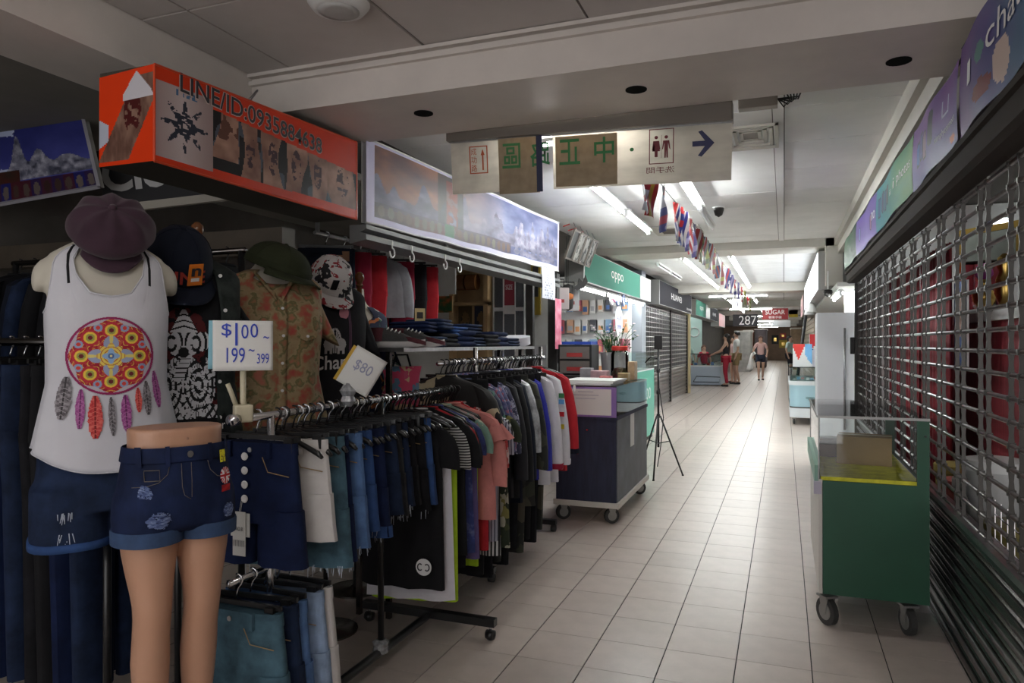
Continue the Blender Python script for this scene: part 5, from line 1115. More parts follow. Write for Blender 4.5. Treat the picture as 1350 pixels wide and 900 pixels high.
def c_jack(u, v):
    x, y = (u-.5)*2, (v-.5)*2; rgb = np.zeros(u.shape+(3,))+np.array((.72,.08,.10)); w_ = (np.abs(x) < .24) | (np.abs(y) < .24) | (np.abs(np.abs(x)-np.abs(y)) < .2); rgb = np.where(w_[..., None], (.90,.88,.88), rgb); r_ = (np.abs(x) < .12) | (np.abs(y) < .12) | (np.abs(x-y) < .08); rgb = np.where(r_[..., None], (.72,.07,.09), rgb)
    return rgb, (np.hypot(x, y) < 1)
patch('flag_badge', .093, .132, .975, 1.02, c_jack, 30, 30, .019); patch('red_badge', .096, .130, .955, .973, lambda u, v: (np.where((np.abs(u-v) < .3)[..., None], (.75,.08,.1), (.6,.05,.08)), None), 10, 8, .019)
pt_ = patch('price_sticker', .094, .116, 1.035, 1.068, lambda u, v: (np.where((fbm(u*7, v*9, 2, 5) > .64)[..., None], (.45,.40,.10), (.88,.84,.16)), None), 14, 18, .021)
lg.scale = (.89, .89, 1); js.scale = (.89, .89, 1)
# ------------------------------------------------------------------ row of dressed forms behind the front rack
def form_root(x, y, a, label): 
    e = empty('dress_form', (x, y, 0), a, label, 'dress form'); stand(e, 1.0); return e
def dressed(x, y, a, zs, form_label, shirt_name, shirt_label, cat, m, sleeve=.18, scale=1.0, L=.62, open_neck=.05, sm=None, inf=.012, slx=.07):
    T = Torso(bust_rows(zs, scale)); e = form_root(x, y, a, form_label)
    finish(fuse(G().loft([T.ring(z) for z in np.linspace(zs-.66, zs+.14, 28)]), .01, 4), 'torso', 'form_cream', e)
    k = empty(shirt_name, (x, y, 0), a, shirt_label, cat)
    def top_(t): c = abs(math.cos(t)); s_ = -math.sin(t); return zs+(.045-(.045+open_neck)*max(0, s_)**5 if c < .5 else .04)
    def hem(t): return zs-L
    def infl(z, t): q = max(0, (zs-.1-z)/.5); return inf+q*.025+.006*math.sin(6*t+x*9)*q+.003*math.sin(11*t)*q
    def sf(u, v): t = 2*PI*u; z = hem(t)+(top_(t)-hem(t))*v; return T.point(t, z, infl(z, t))
    G().grid(90, 34, sf).build('shirt_body', m, k, smooth=True, solid=.002)
    for s in (-1, 1):
        rr_ = []
        for i in range(6):
            q = i/5; xx = s*(.135*scale+(slx+.02)*q); zz = zs-.035-sleeve*q*.95-.02*q; rr_.append([(xx+(.062-.008*q)*math.cos(t)*(.85), .004+(.062-.006*q)*math.sin(t), zz-s*.055*math.cos(t)*(1.0-.5*q)) for t in [2*PI*j/22 for j in range(22)]])
        G().loft(rr_).build('sleeve', sm or m, k, smooth=True)
    F = lambda x_, z_, d=.004: T.front(x_, z_, infl(z_, -PI/2+x_/.17)+d)
    return T, k, F
BZ = 1.62
# Ganesha tee with a dark denim vest
TG, kg, FG = dressed(-2.03, 1.99, math.radians(52), BZ, 'cream dress form under the elephant deity tee', 't_shirt', 'black tee printed with a white elephant deity', 't-shirt', 'c_black', sleeve=.14)
def c_gan(u, v):
    x, y = (u-.5)*2, v; n = fbm(u*17, v*28, 2, 70); cells = (np.sin(u*75+4*v)*np.sin(v*95) > -.35)
    crown = (y > .78) & (np.abs(x) < (1-y)*1.5+.03); head = (x/.42)**2+((y-.68)/.13)**2 < 1; ears = ((np.abs(x)-.5)/.20)**2+((y-.70)/.09)**2 < 1
    tx = .10*np.sin(y*13); trunk = (np.abs(x-tx) < .14) & (y < .66) & (y > .36); body = (x/(.62+.25*(y < .3)))**2+((y-.28)/.30)**2 < 1; arms = ((np.abs(x)-.72)/.16)**2+((y-.42)/.18)**2 < 1
    base = (y < .12) & (np.abs(x) < .95); m = crown | head | ears | trunk | body | arms | base
    w_ = (crown & (np.abs(np.sin(y*60+np.abs(x)*6)) > .42)) | ((head | ears) & (np.sin(40*np.hypot(np.abs(x)-.32, (y-.68)*2)) > -.35)) | (trunk & (np.abs(np.sin(y*75)) > .35)) | ((body | arms | base) & ~trunk & ((np.sin(46*np.hypot(np.abs(x)-.42, (y-.30)*1.7)) > -.15) & (np.sin(28*np.arctan2(y-.30, np.abs(x)-.42)) > -.75) | (n > .66)))
    eye = ((np.abs(x)-.2)/.07)**2+((y-.70)/.025)**2 < 1; mouth = (x/.14)**2+((y-.60)/.05)**2 < 1; w_ = (w_ & ~mouth) | eye
    glow = ~m & ((crown*0+((x/.62)**2+((y-.72)/.30)**2 < 1)) | ((np.abs(x) < 1) & (y < .34) & (y > .04) & (n > .52)))
    rgb = np.where(w_[..., None], (.80,.80,.82), np.where(m[..., None], (.05,.05,.06), (.30,.03,.05))); return rgb, m | (glow & (n > .45))
printed('deity_print', 90, 150, lambda u, v: FG((u-.5)*.24+.0, BZ-.52+v*.38), c_gan, 'print_cloth', kg, True)
text_on('surf', (0,0,0), (1,0,0), (0,0,1), 1, 1, 'lettering_white', kg, surf=lambda a, b: FG(.09+.06*a, BZ-.56+.03*b, .006))
vs = empty('denim_vest', (-2.03, 1.99, 0), math.radians(52), 'dark faded denim vest worn open over the elephant deity tee', 'vest')
denim('denim_vest', (.022,.028,.026), .7)
for s in (-1, 1):
    def vf(u, v, s=s):
        z = BZ-.60+v*.64; t = -PI/2+s*(.42+.16*math.sin(v*3)+u*1.9); return TG.point(t, z, .030+.004*math.sin(9*t)*(1-v)+.012*(1-v))
    G().grid(26, 30, vf).build('vest_panel', 'denim_vest', vs, smooth=True, solid=.004)
    for i in range(5): p_ = TG.point(-PI/2+s*(.50+.14*math.sin((.9-.2*i)*3)), BZ-.02-.125*i, .040); G().lathe([(.0,-.002),(.0065,-.002),(.0065,.003),(.0,.004)], n=10, ax=1).xf(Matrix.Translation(p_)).build('snap_button', 'white', vs)
    pc_ = [TG.point(-PI/2+s*(.75+.5*a_), BZ-.17-.05*b_, .040) for a_, b_ in ((0,0), (1,0), (1,1), (.5,1.25), (0,1))]; G().add(pc_, [(0,1,2,3,4)]).build('pocket_flap', 'denim_vest', vs, solid=.005)
# floral shirt
TF, kf, FF = dressed(-2.0, 2.46, math.radians(50), BZ+.0, 'cream dress form under the floral shirt', 'floral_shirt', 'tan and red floral short sleeve shirt with snap buttons', 'shirt', 'c_floral', sleeve=.20, scale=1.08, L=.66, open_neck=.02)
G().grid(3, 40, lambda u, v: FF((u-.5)*.036+.01, BZ-.65+v*.58, .005)).build('placket', 'c_floral', kf, smooth=True, solid=.003)
for i in range(5): G().lathe([(.0,-.002),(.006,-.002),(.006,.003),(.0,.004)], n=10, ax=1).xf(Matrix.Translation(FF(.01, BZ-.12-.11*i, .010))).build('snap_button', 'white', kf)
for s in (-1, 1):
    G().add([FF(.01+s*(.055+.085*a_), BZ-.19-.045*b_, .009) for a_, b_ in ((0,0), (1,0), (1,1), (.5,1.4), (0,1))], [(0,1,2,3,4)]).build('pocket_flap', 'c_floral', kf, solid=.004); G().lathe([(.0,-.002),(.006,-.002),(.006,.003),(.0,.004)], n=10, ax=1).xf(Matrix.Translation(FF(.01+s*.0975, BZ-.232, .014))).build('snap_button', 'white', kf)
    G().grid(8, 4, lambda u, v, s=s: FF(s*(.012+.075*u), BZ+.04-.10*(1-u)*1.0-.03*v*(1-u*.5), .012+.006*v)).build('collar', 'c_floral', kf, smooth=True, solid=.004)
# football shirt
TCs, kc, FC = dressed(-2.03, 2.88, math.radians(48), BZ-.02, 'cream dress form under the black football shirt', 'football_shirt', 'black football shirt with white elephant crest and lettering', 'shirt', 'c_charcoal', sleeve=.24, scale=.98)
for x in (-.085, -.078, .075, .082): G().grid(1, 24, lambda u, v, x=x: FC(x+(u-.5)*.004, BZ-.60+v*.52, .004)).build('pinstripe', mat('stripe_plum', (.14,.07,.13), rough=.8), kc)
def c_eleph(u, v):
    x = (u-.5)*2; y = v; ax_ = np.abs(x)
    body = (((ax_-.42)/.34)**2+((y-.42)/.22)**2 < 1); head = ((ax_-.18)/.14)**2+((y-.50)/.14)**2 < 1; legs = (y < .34) & (y > .08) & (((ax_ > .18) & (ax_ < .34)) | ((ax_ > .52) & (ax_ < .68))); tr = (ax_ < .12) & (ax_ > .04) & (y < .5) & (y > .12)
    r = np.hypot(x*1.05, (y-.55)); th = np.arctan2(y-.55, x); rays = (r < .45) & (y > .60) & (np.abs(np.sin(th*9)) > .5) | ((r > .36) & (r < .44) & (y > .6))
    m = body | head | legs | tr | rays; return np.zeros(u.shape+(3,))+np.array((.80,.79,.80)), m & (ax_ > .03)
printed('crest_print', 70, 70, lambda u, v: FC(-.062+.135*u, BZ-.32+.13*v, .006), c_eleph, 'print_cloth', kc, True)
text_on('Chang', (0,0,0), (1,0,0), (0,0,1), 1, 1, 'lettering_white', kc, bold=.015, surf=lambda a, b: FC(-.095+.20*a, BZ-.405+.085*b+.012*a, .007)); text_on('AIA', (0,0,0), (1,0,0), (0,0,1), 1, 1, 'lettering_white', kc, surf=lambda a, b: FC(-.125+.04*a, BZ-.175+.022*b, .007))
tgp = FC(.052, BZ-.12, .012); ht_ = G().lathe([(.0,-.001),(.022,-.001),(.022,.001),(.0,.001)], n=18, ax=1).xf(Matrix.Translation(tgp) @ Matrix.Scale(1.4, 4, (0,0,1))).build('swing_tag', mat('tag_rose', (.55,.22,.28), rough=.6), kc); G().tube([tgp+Vector((0,0,.03)), tgp+Vector((.004,.004,.09))], .001, 4).build('tag_string', 'paper', ht_)
# tropical shirt at the end of the row
dressed(-2.22, 3.42, math.radians(48), BZ-.10, 'cream dress form under the dark tropical shirt', 'tropical_shirt', 'dark blue tropical shirt with parrots and leaves', 'shirt', 'c_tropical', sleeve=.22, scale=.95)
# ================================================================== hats on the forms
def dome(r, h, n=28, m=8, sq=1.0): return [[(r*math.cos(b)**sq*math.cos(2*PI*k/n), r*1.08*math.cos(b)**sq*math.sin(2*PI*k/n), h*math.sin(b)) for k in range(n)] for b in [PI/2*i/m*.985 for i in range(m+1)]]
def cap(loc, rz, pitch, m, label, bm=None, r=.092, h=.125, bill=.075, roll=0, name='baseball_cap'):
    e = empty(name, loc, 0, label, 'cap'); e.rotation_euler = Euler((pitch, roll, rz))
    G().loft(dome(r, h, sq=.8)).build('crown', m, e, smooth=60)
    def bf(u, v):
        t = -PI/2+(u-.5)*2.35; x0, y0 = r*1.0*math.cos(t), r*1.08*math.sin(t); k = v*bill*max(.12, math.cos((u-.5)*2.6)); return (x0*(1+.12*v), y0-k, .004-.02*v*abs(math.sin((u-.5)*2.4))-.004*v+.0)
    G().grid(24, 6, bf).build('bill', bm or m, e, smooth=True, solid=.004)
    G().lathe([(.0,.0),(.008,.001),(.006,.006),(.0,.008)], (0,0,h-.002), 10).build('top_button', m, e, smooth=True)
    G().loft([[(r*1.005*math.cos(2*PI*k/28), r*1.085*math.sin(2*PI*k/28), z) for k in range(28)] for z in (-.004, .022)], cap=False).build('sweatband', bm or m, e, smooth=True)
    for i in range(3):
        a = PI*i/3; G().tube([(r*1.01*math.cos(b)**.8*math.cos(a), r*1.09*math.cos(b)**.8*math.sin(a), h*1.005*math.sin(b)) for b in [PI*j/16 for j in range(9)]]+[(-r*1.01*math.cos(b)**.8*math.cos(a), -r*1.09*math.cos(b)**.8*math.sin(a), h*1.005*math.sin(b)) for b in [PI/2-PI*j/16 for j in range(9)]], .0012, 4).build('panel_seam', m, e)
    return e
# plum newsboy cap
nb = empty('newsboy_cap', (-1.94, 1.64, 1.675), math.radians(58), 'plum corduroy newsboy cap on the tank top mannequin', 'cap'); nb.rotation_euler = Euler((.85, 0, math.radians(52))); nb.scale = (.86, .86, .86)
def nbr(b, n=48):
    out = []
    for k in range(n):
        t = 2*PI*k/n; pl = 1-.06*abs(math.sin(4*t))**.6*min(1, b*2.2)*math.cos(b)**.3; r = .142*math.cos(b)**.62*pl; out.append((r*math.cos(t), r*.97*math.sin(t)+.012, .045+.098*math.sin(b)+.006*math.cos(8*t)*math.sin(2*b)))
    return out
G().loft([[(.092*math.cos(2*PI*k/48), .098*math.sin(2*PI*k/48), .0) for k in range(48)], [(.128*math.cos(2*PI*k/48), .128*math.sin(2*PI*k/48)+.01, .022) for k in range(48)]]+[nbr(b) for b in [PI/2*i/10*.985 for i in range(11)]]).build('crown', 'c_plum', nb, smooth=True)
G().lathe([(.0,.0),(.014,.0),(.012,.009),(.0,.013)], (0,.012,.141), 14).build('top_button', 'c_plum', nb, smooth=True)
G().grid(24, 6, lambda u, v: (.098*math.cos(-PI/2+(u-.5)*2.2)*(1+.1*v), .098*math.sin(-PI/2+(u-.5)*2.2)-v*.05*math.cos((u-.5)*2.4), .0-.016*v)).build('bill', 'c_plum', nb, smooth=True, solid=.006)
c1 = cap((-2.0, 1.96, BZ-.005), math.radians(56), .62, 'c_navy', 'black baseball cap with orange sticker and red lettering', r=.098, h=.145, bill=.085); c1.scale = (1.15, 1.15, 1.15)
text_on('UNE', (0,0,0), (1,0,0), (0,0,1), 1, 1, mat('letter_red', (.35,.03,.02), rough=.7), c1, bold=.02, surf=lambda a, b: Vector(((a-.5)*.115, -.1085*math.sqrt(max(.1, 1-((a-.5)*.115/.1)**2))-.004+.012*b, .018+.036*b)))
st = G().add([(.005,-.1135,.016), (.048,-.1025,.016), (.046,-.098,.086), (.005,-.108,.086)], [(0,1,2,3)]).build('price_sticker', mat('sticker_orange', (.75,.20,.015), rough=.5), c1, solid=.001)
text_on('n', (0,0,0), (1,0,0), (0,0,1), 1, 1, 'dark_letter', c1, bold=.03, surf=lambda a, b: Vector((.013+.028*a, -.1155+.0075*a+.003*b, .050+.026*b))); G().add([(.014,-.1128,.030), (.038,-.1062,.030), (.038,-.1055,.042), (.014,-.112,.042)], [(0,1,2,3)]).build('sticker_label', 'white', c1)
c2 = cap((-1.98, 2.47, BZ+.05), math.radians(85), .36, 'c_olive', 'olive green flat top army cap on the floral shirt form', r=.108, h=.085, bill=.06, roll=.12, name='army_cap'); c2.scale = (1.25, 1.25, 1.25)
mat('c_union', ramp=[(.0,(.62,.60,.60)), (.36,(.012,.012,.015)), (.62,(.30,.02,.03)), (.76,(.6,.58,.58)), (.9,(.02,.02,.03))], tex='voronoi', scale=34, rough=.8)
c3 = cap((-2.0, 2.86, BZ+.025), math.radians(60), .75, 'c_union', 'black white and red flag patterned cap on the football shirt form', r=.088, h=.115, bill=.065); c3.scale = (1.18, 1.18, 1.18)
tq = G().box(-.025,.0,-.004,.0,.04,.085).xf(Matrix.Translation((-.015,-.092,0))).build('rubber_badge', 'denim_black', c3)
# wooden finials and wire bits above the row
for (x, y, z, lb) in ((-2.08, 2.13, 1.74, 'turned wooden finial standing behind the black cap'), (-2.0, 3.12, 1.64, 'turned wooden finial beside the flag patterned cap')):
    e = empty('wood_finial', (x, y, 0), 0, lb, 'finial'); G().lathe([(.012,1.5),(.012,z),(.020,z+.01),(.013,z+.02),(.024,z+.045),(.022,z+.065),(.010,z+.078),(.0,z+.08)], n=16).build('knob', mat('varnish', (.16,.06,.02), rough=.2), e, smooth=40); G().tube([(0,0,.0), (0,0,1.5)], .012, 8).build('pole', 'dark_steel', e, smooth=True)
# ================================================================== price placards
ps1 = empty('price_card', (-1.575, 1.80, 1.20), math.radians(48), 'white folded price card reading 100 and 199 in blue marker', 'price card')
def pcs(u, v): return ((u-.5)*.175, -.012*math.sin(u*2.6)-.006*u, .075+v*.155)
G().grid(16, 10, pcs).build('card_front', 'paper', ps1, smooth=True, solid=.002)
G().grid(16, 8, lambda u, v: ((u-.5)*.170-.012, .05-.03*v-.01*math.sin(u*3), .08+v*.15)).build('card_back', mat('paper_blue', (.25,.50,.60), rough=.7), ps1, smooth=True, solid=.002)
def ink(t, u0, u1, v0, v1): text_on(t, (0,0,0), (1,0,0), (0,0,1), 1, 1, 'ink_blue', ps1, surf=lambda a, b: Vector(pcs(u0+(u1-u0)*a, v0+(v1-v0)*b))+Vector((.018*(b-.5)*0, -.003, 0)))
ink('$', .14,.30,.66,.94); ink('1', .36,.40,.50,.95); ink('0', .46,.58,.64,.92); ink('0', .61,.74,.66,.94); ink('~', .83,.93,.64,.69); ink('199', .22,.52,.16,.46); ink('~', .58,.68,.38,.43); ink('399', .72,.93,.14,.34)
G().tube([(0,.0,.08), (.0,.0,-.02), (.01,.005,-.05)], .009, 8).build('clip_stem', 'beige_plastic', ps1, smooth=True); G().box(-.028,.028,-.025,.025,-.085,-.03).build('clip_body', 'beige_plastic', ps1, bevel=.006)
G().tube([(-.02,0,-.035), (-.035,0,.01), (-.045,0,.035)], .008, 6).build('clip_lever', 'beige_plastic', ps1, smooth=True)
ps2 = empty('price_card', (-1.55, 2.34, 1.17), math.radians(40), 'tilted white price card clipped on the middle of the front rail', 'price card')
Mt = Matrix.Rotation(.55, 4, 'Y')
def pc2(u, v): return Mt @ Vector(((u-.5)*.13, -.02*math.sin(u*2.2), .02+v*.155))
G().grid(12, 10, pc2).build('card_front', 'paper', ps2, smooth=True, solid=.002); G().grid(12, 8, lambda u, v: Mt @ Vector(((u-.5)*.13-.01, .022, .02+v*.15))).build('card_back', mat('paper_yellow', (.6,.38,.05), rough=.7), ps2, solid=.002)
text_on('$80', (0,0,0), (1,0,0), (0,0,1), 1, 1, mat('ink_faint', (.30,.32,.45), rough=.7), ps2, surf=lambda a, b: pc2(.2+.55*a, .42+.3*b)+Vector((0,-.003,0)))
G().lathe([(.015,-.05),(.03,-.03),(.022,-.01),(.034,.01),(.02,.03),(.01,.05)], n=9).build('wrapped_clip', 'wrap_film', ps2)
# ================================================================== shelf with folded jeans and shoes
sh2 = empty('display_shelf', (-1.88, 4.07, 0), 0, 'grey metal shelf with shoes and folded jeans above the second rack', 'shelf')
G().box(-.14, .15, -.98, .98, 1.318, 1.338).build('shelf_board', 'steel', sh2)
for (x, y) in ((-.12,-.95), (.05,-.95), (-.12,.95), (.05,.95)): G().box(x-.012, x+.012, y-.012, y+.012, 0, 1.318).build('upright', 'dark_steel', sh2)
def shoe(loc, rz, label):
    e = empty('running_shoe', loc, rz, label, 'shoe', None); mat('sole_white', (.62,.60,.60), rough=.5); mat('shoe_maroon', (.10,.02,.03), rough=.8, bump=.3, scale=60); mat('shoe_grey', (.06,.06,.06), rough=.85, bump=.4, scale=80)
    def foot(z, k, n=26):
        out = []
        for i in range(n):
            t = 2*PI*i/n; x = math.cos(t)*.142; w_ = (.046-.010*math.cos(t)*-1*(math.cos(t) < 0)+.004*math.cos(t))*k; out.append((x*(.97+.03*k), math.sin(t)*w_, z+.012*max(0, math.cos(t))**3))
        return out
    G().loft([foot(0, .92), foot(.010, 1.02), foot(.026, 1.03), foot(.030, .97)]).build('sole', 'sole_white', e, smooth=50)
    prof = [(.030, 1.0, 0), (.045, .98, 0), (.060, .88, -.01), (.078, .66, -.035), (.092, .50, -.055), (.100, .46, -.065)]
    G().loft([[(x*(.97-.28*max(0, (z-.045)/.055))+o_, y*k/.97*.95, z-(.030*max(0, x)/.142)*min(1, (z-.03)/.05)) for x, y, _ in foot(0, 1)] for z, k, o_ in prof]).build('upper', 'shoe_grey', e, smooth=60)
    G().loft([[(x*.5+.075, y*1.02, z-(.022*max(0, x)/.142)) for x, y, _ in foot(0, 1)] for z in (.031, .046, .052)]).build('toe_cap', 'shoe_maroon', e, smooth=60); G().loft([[(x*.28-.102, y*1.0, z) for x, y, _ in foot(0, 1)] for z in (.031, .06, .092, .098)]).build('heel_counter', 'shoe_maroon', e, smooth=60)
    for i in range(4): G().tube([(.012-.02*i, -.028, .072+.006*i), (.016-.02*i, 0, .082+.006*i), (.012-.02*i, .028, .072+.006*i)], .0035, 5).build('lace', 'white', e, smooth=True)
    return e
shoe((-1.83, 3.20, 1.339), math.radians(24), 'maroon and grey running shoe with pale sole, in front of its pair'); shoe((-1.79, 3.34, 1.339), math.radians(22), 'maroon and grey running shoe tucked behind its pair')
def folded(loc, rz, dims, m, label, roll=False):
    e = empty('folded_jeans', loc, rz, label, 'jeans', 'folded jeans on the metal shelf'); a, b, h = dims
    n = 3; t_ = h/n
    for i in range(n):
        dx, k_ = random.uniform(-.008, .008), 1-.03*i; z0 = t_*i
        rg = []
        for zz, ins in ((.0, .010), (.2, .002), (.5, .0), (.8, .002), (1.0, .012)):
            rg.append([(x+dx, y+.004*math.sin(x*40+i*2), z0+zz*t_*.97+.003*math.sin(x*25+y*18+i)*(zz > .5)) for x, y, _ in rr(-a*k_+ins, a*k_-ins, -b*k_+ins, b*k_-ins, .022, 0, 4)])
        G().loft(rg).build('fold', m, e, smooth=60)
    return e
for i in range(7):
    y = 3.58+.2*i; folded((-1.90-.02*(i % 2), y, 1.338), random.uniform(-.25, .25), (.125, .11, .06+.02*(i % 3)), ['denim_dark', 'denim_black', 'denim_navy'][i % 3] if i else 'denim_dark', ['indigo', 'black', 'navy'][i % 3]+' folded jeans lying on the metal shelf')
for i in range(4): folded((-1.92, 3.54+.2*i, 1.40+.02*((i+1) % 3)), .2-.1*i, (.12, .10, .06), ['denim_navy', 'denim_dark', 'denim_mid', 'denim_dark'][i], ['navy', 'indigo', 'worn blue', 'indigo'][i]+' folded jeans on top of the shelf pile')
wp = empty('wrapped_shirt', (-1.86, 4.98, 1.338), .1, 'white shirt folded in a plastic bag on the metal shelf', 'shirt'); G().loft([oval(.11, .12, z, 24, fold=.01) for z in (0, .03, .06)]).xf(Matrix.Rotation(.12, 4, 'X') @ Matrix.Translation((0,0,.01))).build('folded_body', 'c_white', wp, smooth=50)
yt = empty('price_tag_card', (-1.86, 3.50, 1.50), .9, 'small yellow tag card standing on the folded jeans', 'tag'); G().box(-.03,.03,-.001,.001,-.03,.05).build('card', mat('card_yellow', (.50,.40,.20), rough=.7), yt); G().box(-.018,.018,-.002,-.001,-.005,.03).build('picture', 'dark', yt)
kb = empty('printed_bag', (-1.86, 3.30, 1.0), math.radians(45), 'pink cartoon free patterned kids bag hanging by the rack', 'bag'); kb['label'] = 'pink and blue patterned kids bag hanging behind the front rack'
G().loft([oval(.10+.01*math.sin(z*30), .05*math.sin(PI*(z+.02)/.28)+.01, z, 24) for z in np.linspace(0, .24, 9)]).build('bag_body', 'c_kids', kb, smooth=True); G().tube([(-.05,0,.23), (-.03,0,.30), (.03,0,.30), (.05,0,.23)], .006, 6).build('strap', 'c_black', kb, smooth=True)
# ================================================================== phone stall beyond the clothes shop
mat('oppo_green', (.06,.27,.20), rough=.7, spec=.15); mat('huawei_grey', (.025,.024,.032), rough=.75, spec=.12); mat('teal_panel', (.12,.45,.34), rough=.4)
signbox('lightbox_sign', -2.33, 8.7, 12.45, 2.13, 2.54, .25, 'oppo_green', 'teal green phone brand lightbox over the accessory stall', texts=[('oppo', .40,.62,.30,.68,'lettering_white')])
signbox('lightbox_sign', -2.33, 12.47, 13.5, 2.13, 2.54, .25, 'sign_white', 'white end panel lightbox joined to the teal sign', texts=[('oppo Reno', .15,.75,.22,.36,mat('pale_grey', (.5,.5,.55)))])
for i in range(3): fixture((-2.42, 8.8+i*1.5), (-2.42, 10.2+i*1.5), 'bright tube fixed under the teal phone sign', 'tubes under the teal sign', z=2.06, top=2.13, tm='tube_mid')
signbox('lightbox_sign', -2.30, 14.3, 19.6, 2.13, 2.62, .35, 'huawei_grey', 'dark grey phone brand signboard tilted over the closed shutter', texts=[('HUAWEI', .30,.62,.38,.66,'lettering_white'), ('HUAWEI', .80,.98,.14,.26,'lettering_white')])
signbox('lightbox_sign', -2.30, 20.6, 23.4, 2.15, 2.6, .3, 'oppo_green', 'small teal phone sign beyond the dark signboard', texts=[('oppo', .35,.70,.35,.66,'lettering_white')])
signbox('lightbox_sign', -2.30, 23.4, 24.7, 2.15, 2.6, .3, 'sign_white', 'narrow white sign panel between teal and dark signs')
signbox('lightbox_sign', -2.30, 24.7, 27.8, 2.15, 2.6, .3, 'huawei_grey', 'second dark signboard past the narrow white panel', texts=[('HUAWEI', .3,.7,.35,.6,'lettering_white')])
signbox('lightbox_sign', -2.28, 28.0, 31.0, 2.0, 2.5, .3, mat('sign_rose', (.75,.35,.38), rough=.5), 'pink and white signboard in the far corridor')
tag(box_thing('wall_pillar', (-2.75, -2.44, 13.2, 13.6, 0, 2.7), mat('pillar_grey', (.30,.33,.37), rough=.6)), kind='structure', label='grey pillar between stall and closed shutter')
# framed pictures leaning from the ceiling
for i in range(4):
    y = 7.62+i*.27; e = empty('picture_frame', (-2.27, y, 2.30), 0, 'dark framed calligraphy picture hung beside the teal sign', 'frame', 'framed pictures beside the teal sign'); e.rotation_euler = (0, .35, 0)
    G().tube([(.01,.125,.33), (.01-.13,.125,.46)], .004, 4).build('hang_wire', 'steel', e)
    for (a, b, c, d) in ((0,.02,0,.34), (.23,.25,0,.34), (.02,.23,0,.02), (.02,.23,.32,.34)): G().box(0,.02,a,b,c,d).build('frame_bar', 'brown_metal', e)
    printed('picture', 14, 18, lambda u, v: (.012, .02+u*.21, .02+v*.30), lambda u, v, i=i: (np.where((fbm(u*5+i*9, v*6, 3, 80) > .56)[..., None], (.12,.12,.12), (.55,.54,.52) if i else (.1,.1,.1)), None), 'print', e)
for i in range(3): tag(G().tube([(-2.3-.03*i, 7.7+.3*i, 2.66), (-2.24, 7.75+.3*i, 2.69)], .006, 5).build('red_wire', mat('wire_red', (.4,.03,.03))), 'red hanging wire above the framed pictures', 'wire', 'red wires above the pictures')
# accessory wall
aw = tag(box_thing('wall_accessories', (-4.5, -2.6, 12.95, 13.05, 0, 2.6), 'white'), kind='structure', label='white accessory wall of the phone stall')
for r in range(4):
    z = 2.12-.36*r
    tag(box_thing('display_rail', (-4.4, -2.62, 12.86, 12.95, z+.02, z+.045), 'white_plastic'), 'white display rail on the accessory wall', 'rail', 'display rails on the accessory wall')
    for k in range(12):
        w_ = random.uniform(.09, .15); h = random.uniform(.20, .27); x = -4.33+k*.145; ci = (k*5+r*3) % 7
        c = [(.85,.85,.85), (.8,.82,.85), (.75,.45,.30), (.12,.12,.14), (.60,.15,.20), (.82,.80,.78), (.25,.4,.6)][ci]
        lb = ['plain white', 'pale', 'orange printed', 'black', 'crimson', 'ivory', 'blue'][ci]+' accessory package hung on the phone stall wall'
        e = tag(box_thing('accessory_package', (x, x+w_*.85, 12.80, 12.88, z-h+.03, z+.03), mat('pkg%d' % ci, c, rough=.45)), lb, 'package', 'accessory packages on the stall wall')
        box_thing('label_print', (x+.015, x+w_*.85-.015, 12.797, 12.80, z-h*.7, z-h*.35), mat('pkgp%d' % ((ci*3+k) % 3), [(.1,.2,.5), (.5,.5,.55), (.8,.4,.2)][(ci*3+k) % 3]), e)
# counters and cart
nc = empty('display_cart', (-1.40, 5.93, 0), 0, 'navy fabric cart with glass top and purple paper board on casters', 'cart'); nx = Matrix.Translation((1.40, -5.93, 0))
mat('navy_fabric', (.022,.026,.055), rough=.8, var=.25, scale=30, stretch=(1,1,.15)); mat('navy_side', (.075,.085,.105), rough=.55, var=.35, scale=5); mat('purple_board', (.25,.15,.42), rough=.5)
def ncb(name, m, *d, bevel=0): return G().box(*d).xf(nx).build(name, m, nc, bevel=bevel)
ncb('front_panel', 'navy_fabric', -1.64, -1.172, 5.30, 5.32, .165, .785); ncb('side_panel', 'navy_side', -1.19, -1.168, 5.32, 6.56, .165, .785); ncb('side_panel', 'navy_fabric', -1.64, -1.62, 5.32, 6.56, .165, .785); ncb('back_panel', 'navy_fabric', -1.62, -1.19, 6.54, 6.56, .165, .785)
ncb('base_frame', 'cream', -1.66, -1.15, 5.29, 6.58, .125, .165); ncb('top_edge', 'navy_fabric', -1.65, -1.16, 5.29, 6.57, .785, .81)
ncb('paper_board', 'purple_board', -1.63, -1.168, 5.286, 5.298, .805, 1.03); ncb('notice_sheet', 'paper', -1.61, -1.205, 5.280, 5.286, .82, 1.015)
for i in range(3): text_on(['\u6383\u78bc\u4ed8\u6b3e', '\u624b\u6a5f\u914d\u4ef6', '\u6b61\u8fce\u5149\u81e8'][i], (-1.40-.12-(-1.40), 5.279-5.93, .985-.022*i), (1,0,0), (0,0,1), .2, .014, 'dark_letter', nc) if False else None
for (a, b) in ((.99, .12), (.965, .2), (.94, .15)): ncb('print_line', 'pale_grey', -1.40-b/2, -1.40+b/2, 5.2785, 5.2798, a, a+.008)
ncb('glass_side', 'glass_aqua', -1.172, -1.166, 5.30, 6.56, .81, 1.03); ncb('glass_top', 'glass_aqua', -1.64, -1.166, 5.29, 6.57, 1.03, 1.038); ncb('glass_back', 'glass_aqua', -1.64, -1.17, 6.55, 6.556, .81, 1.03)
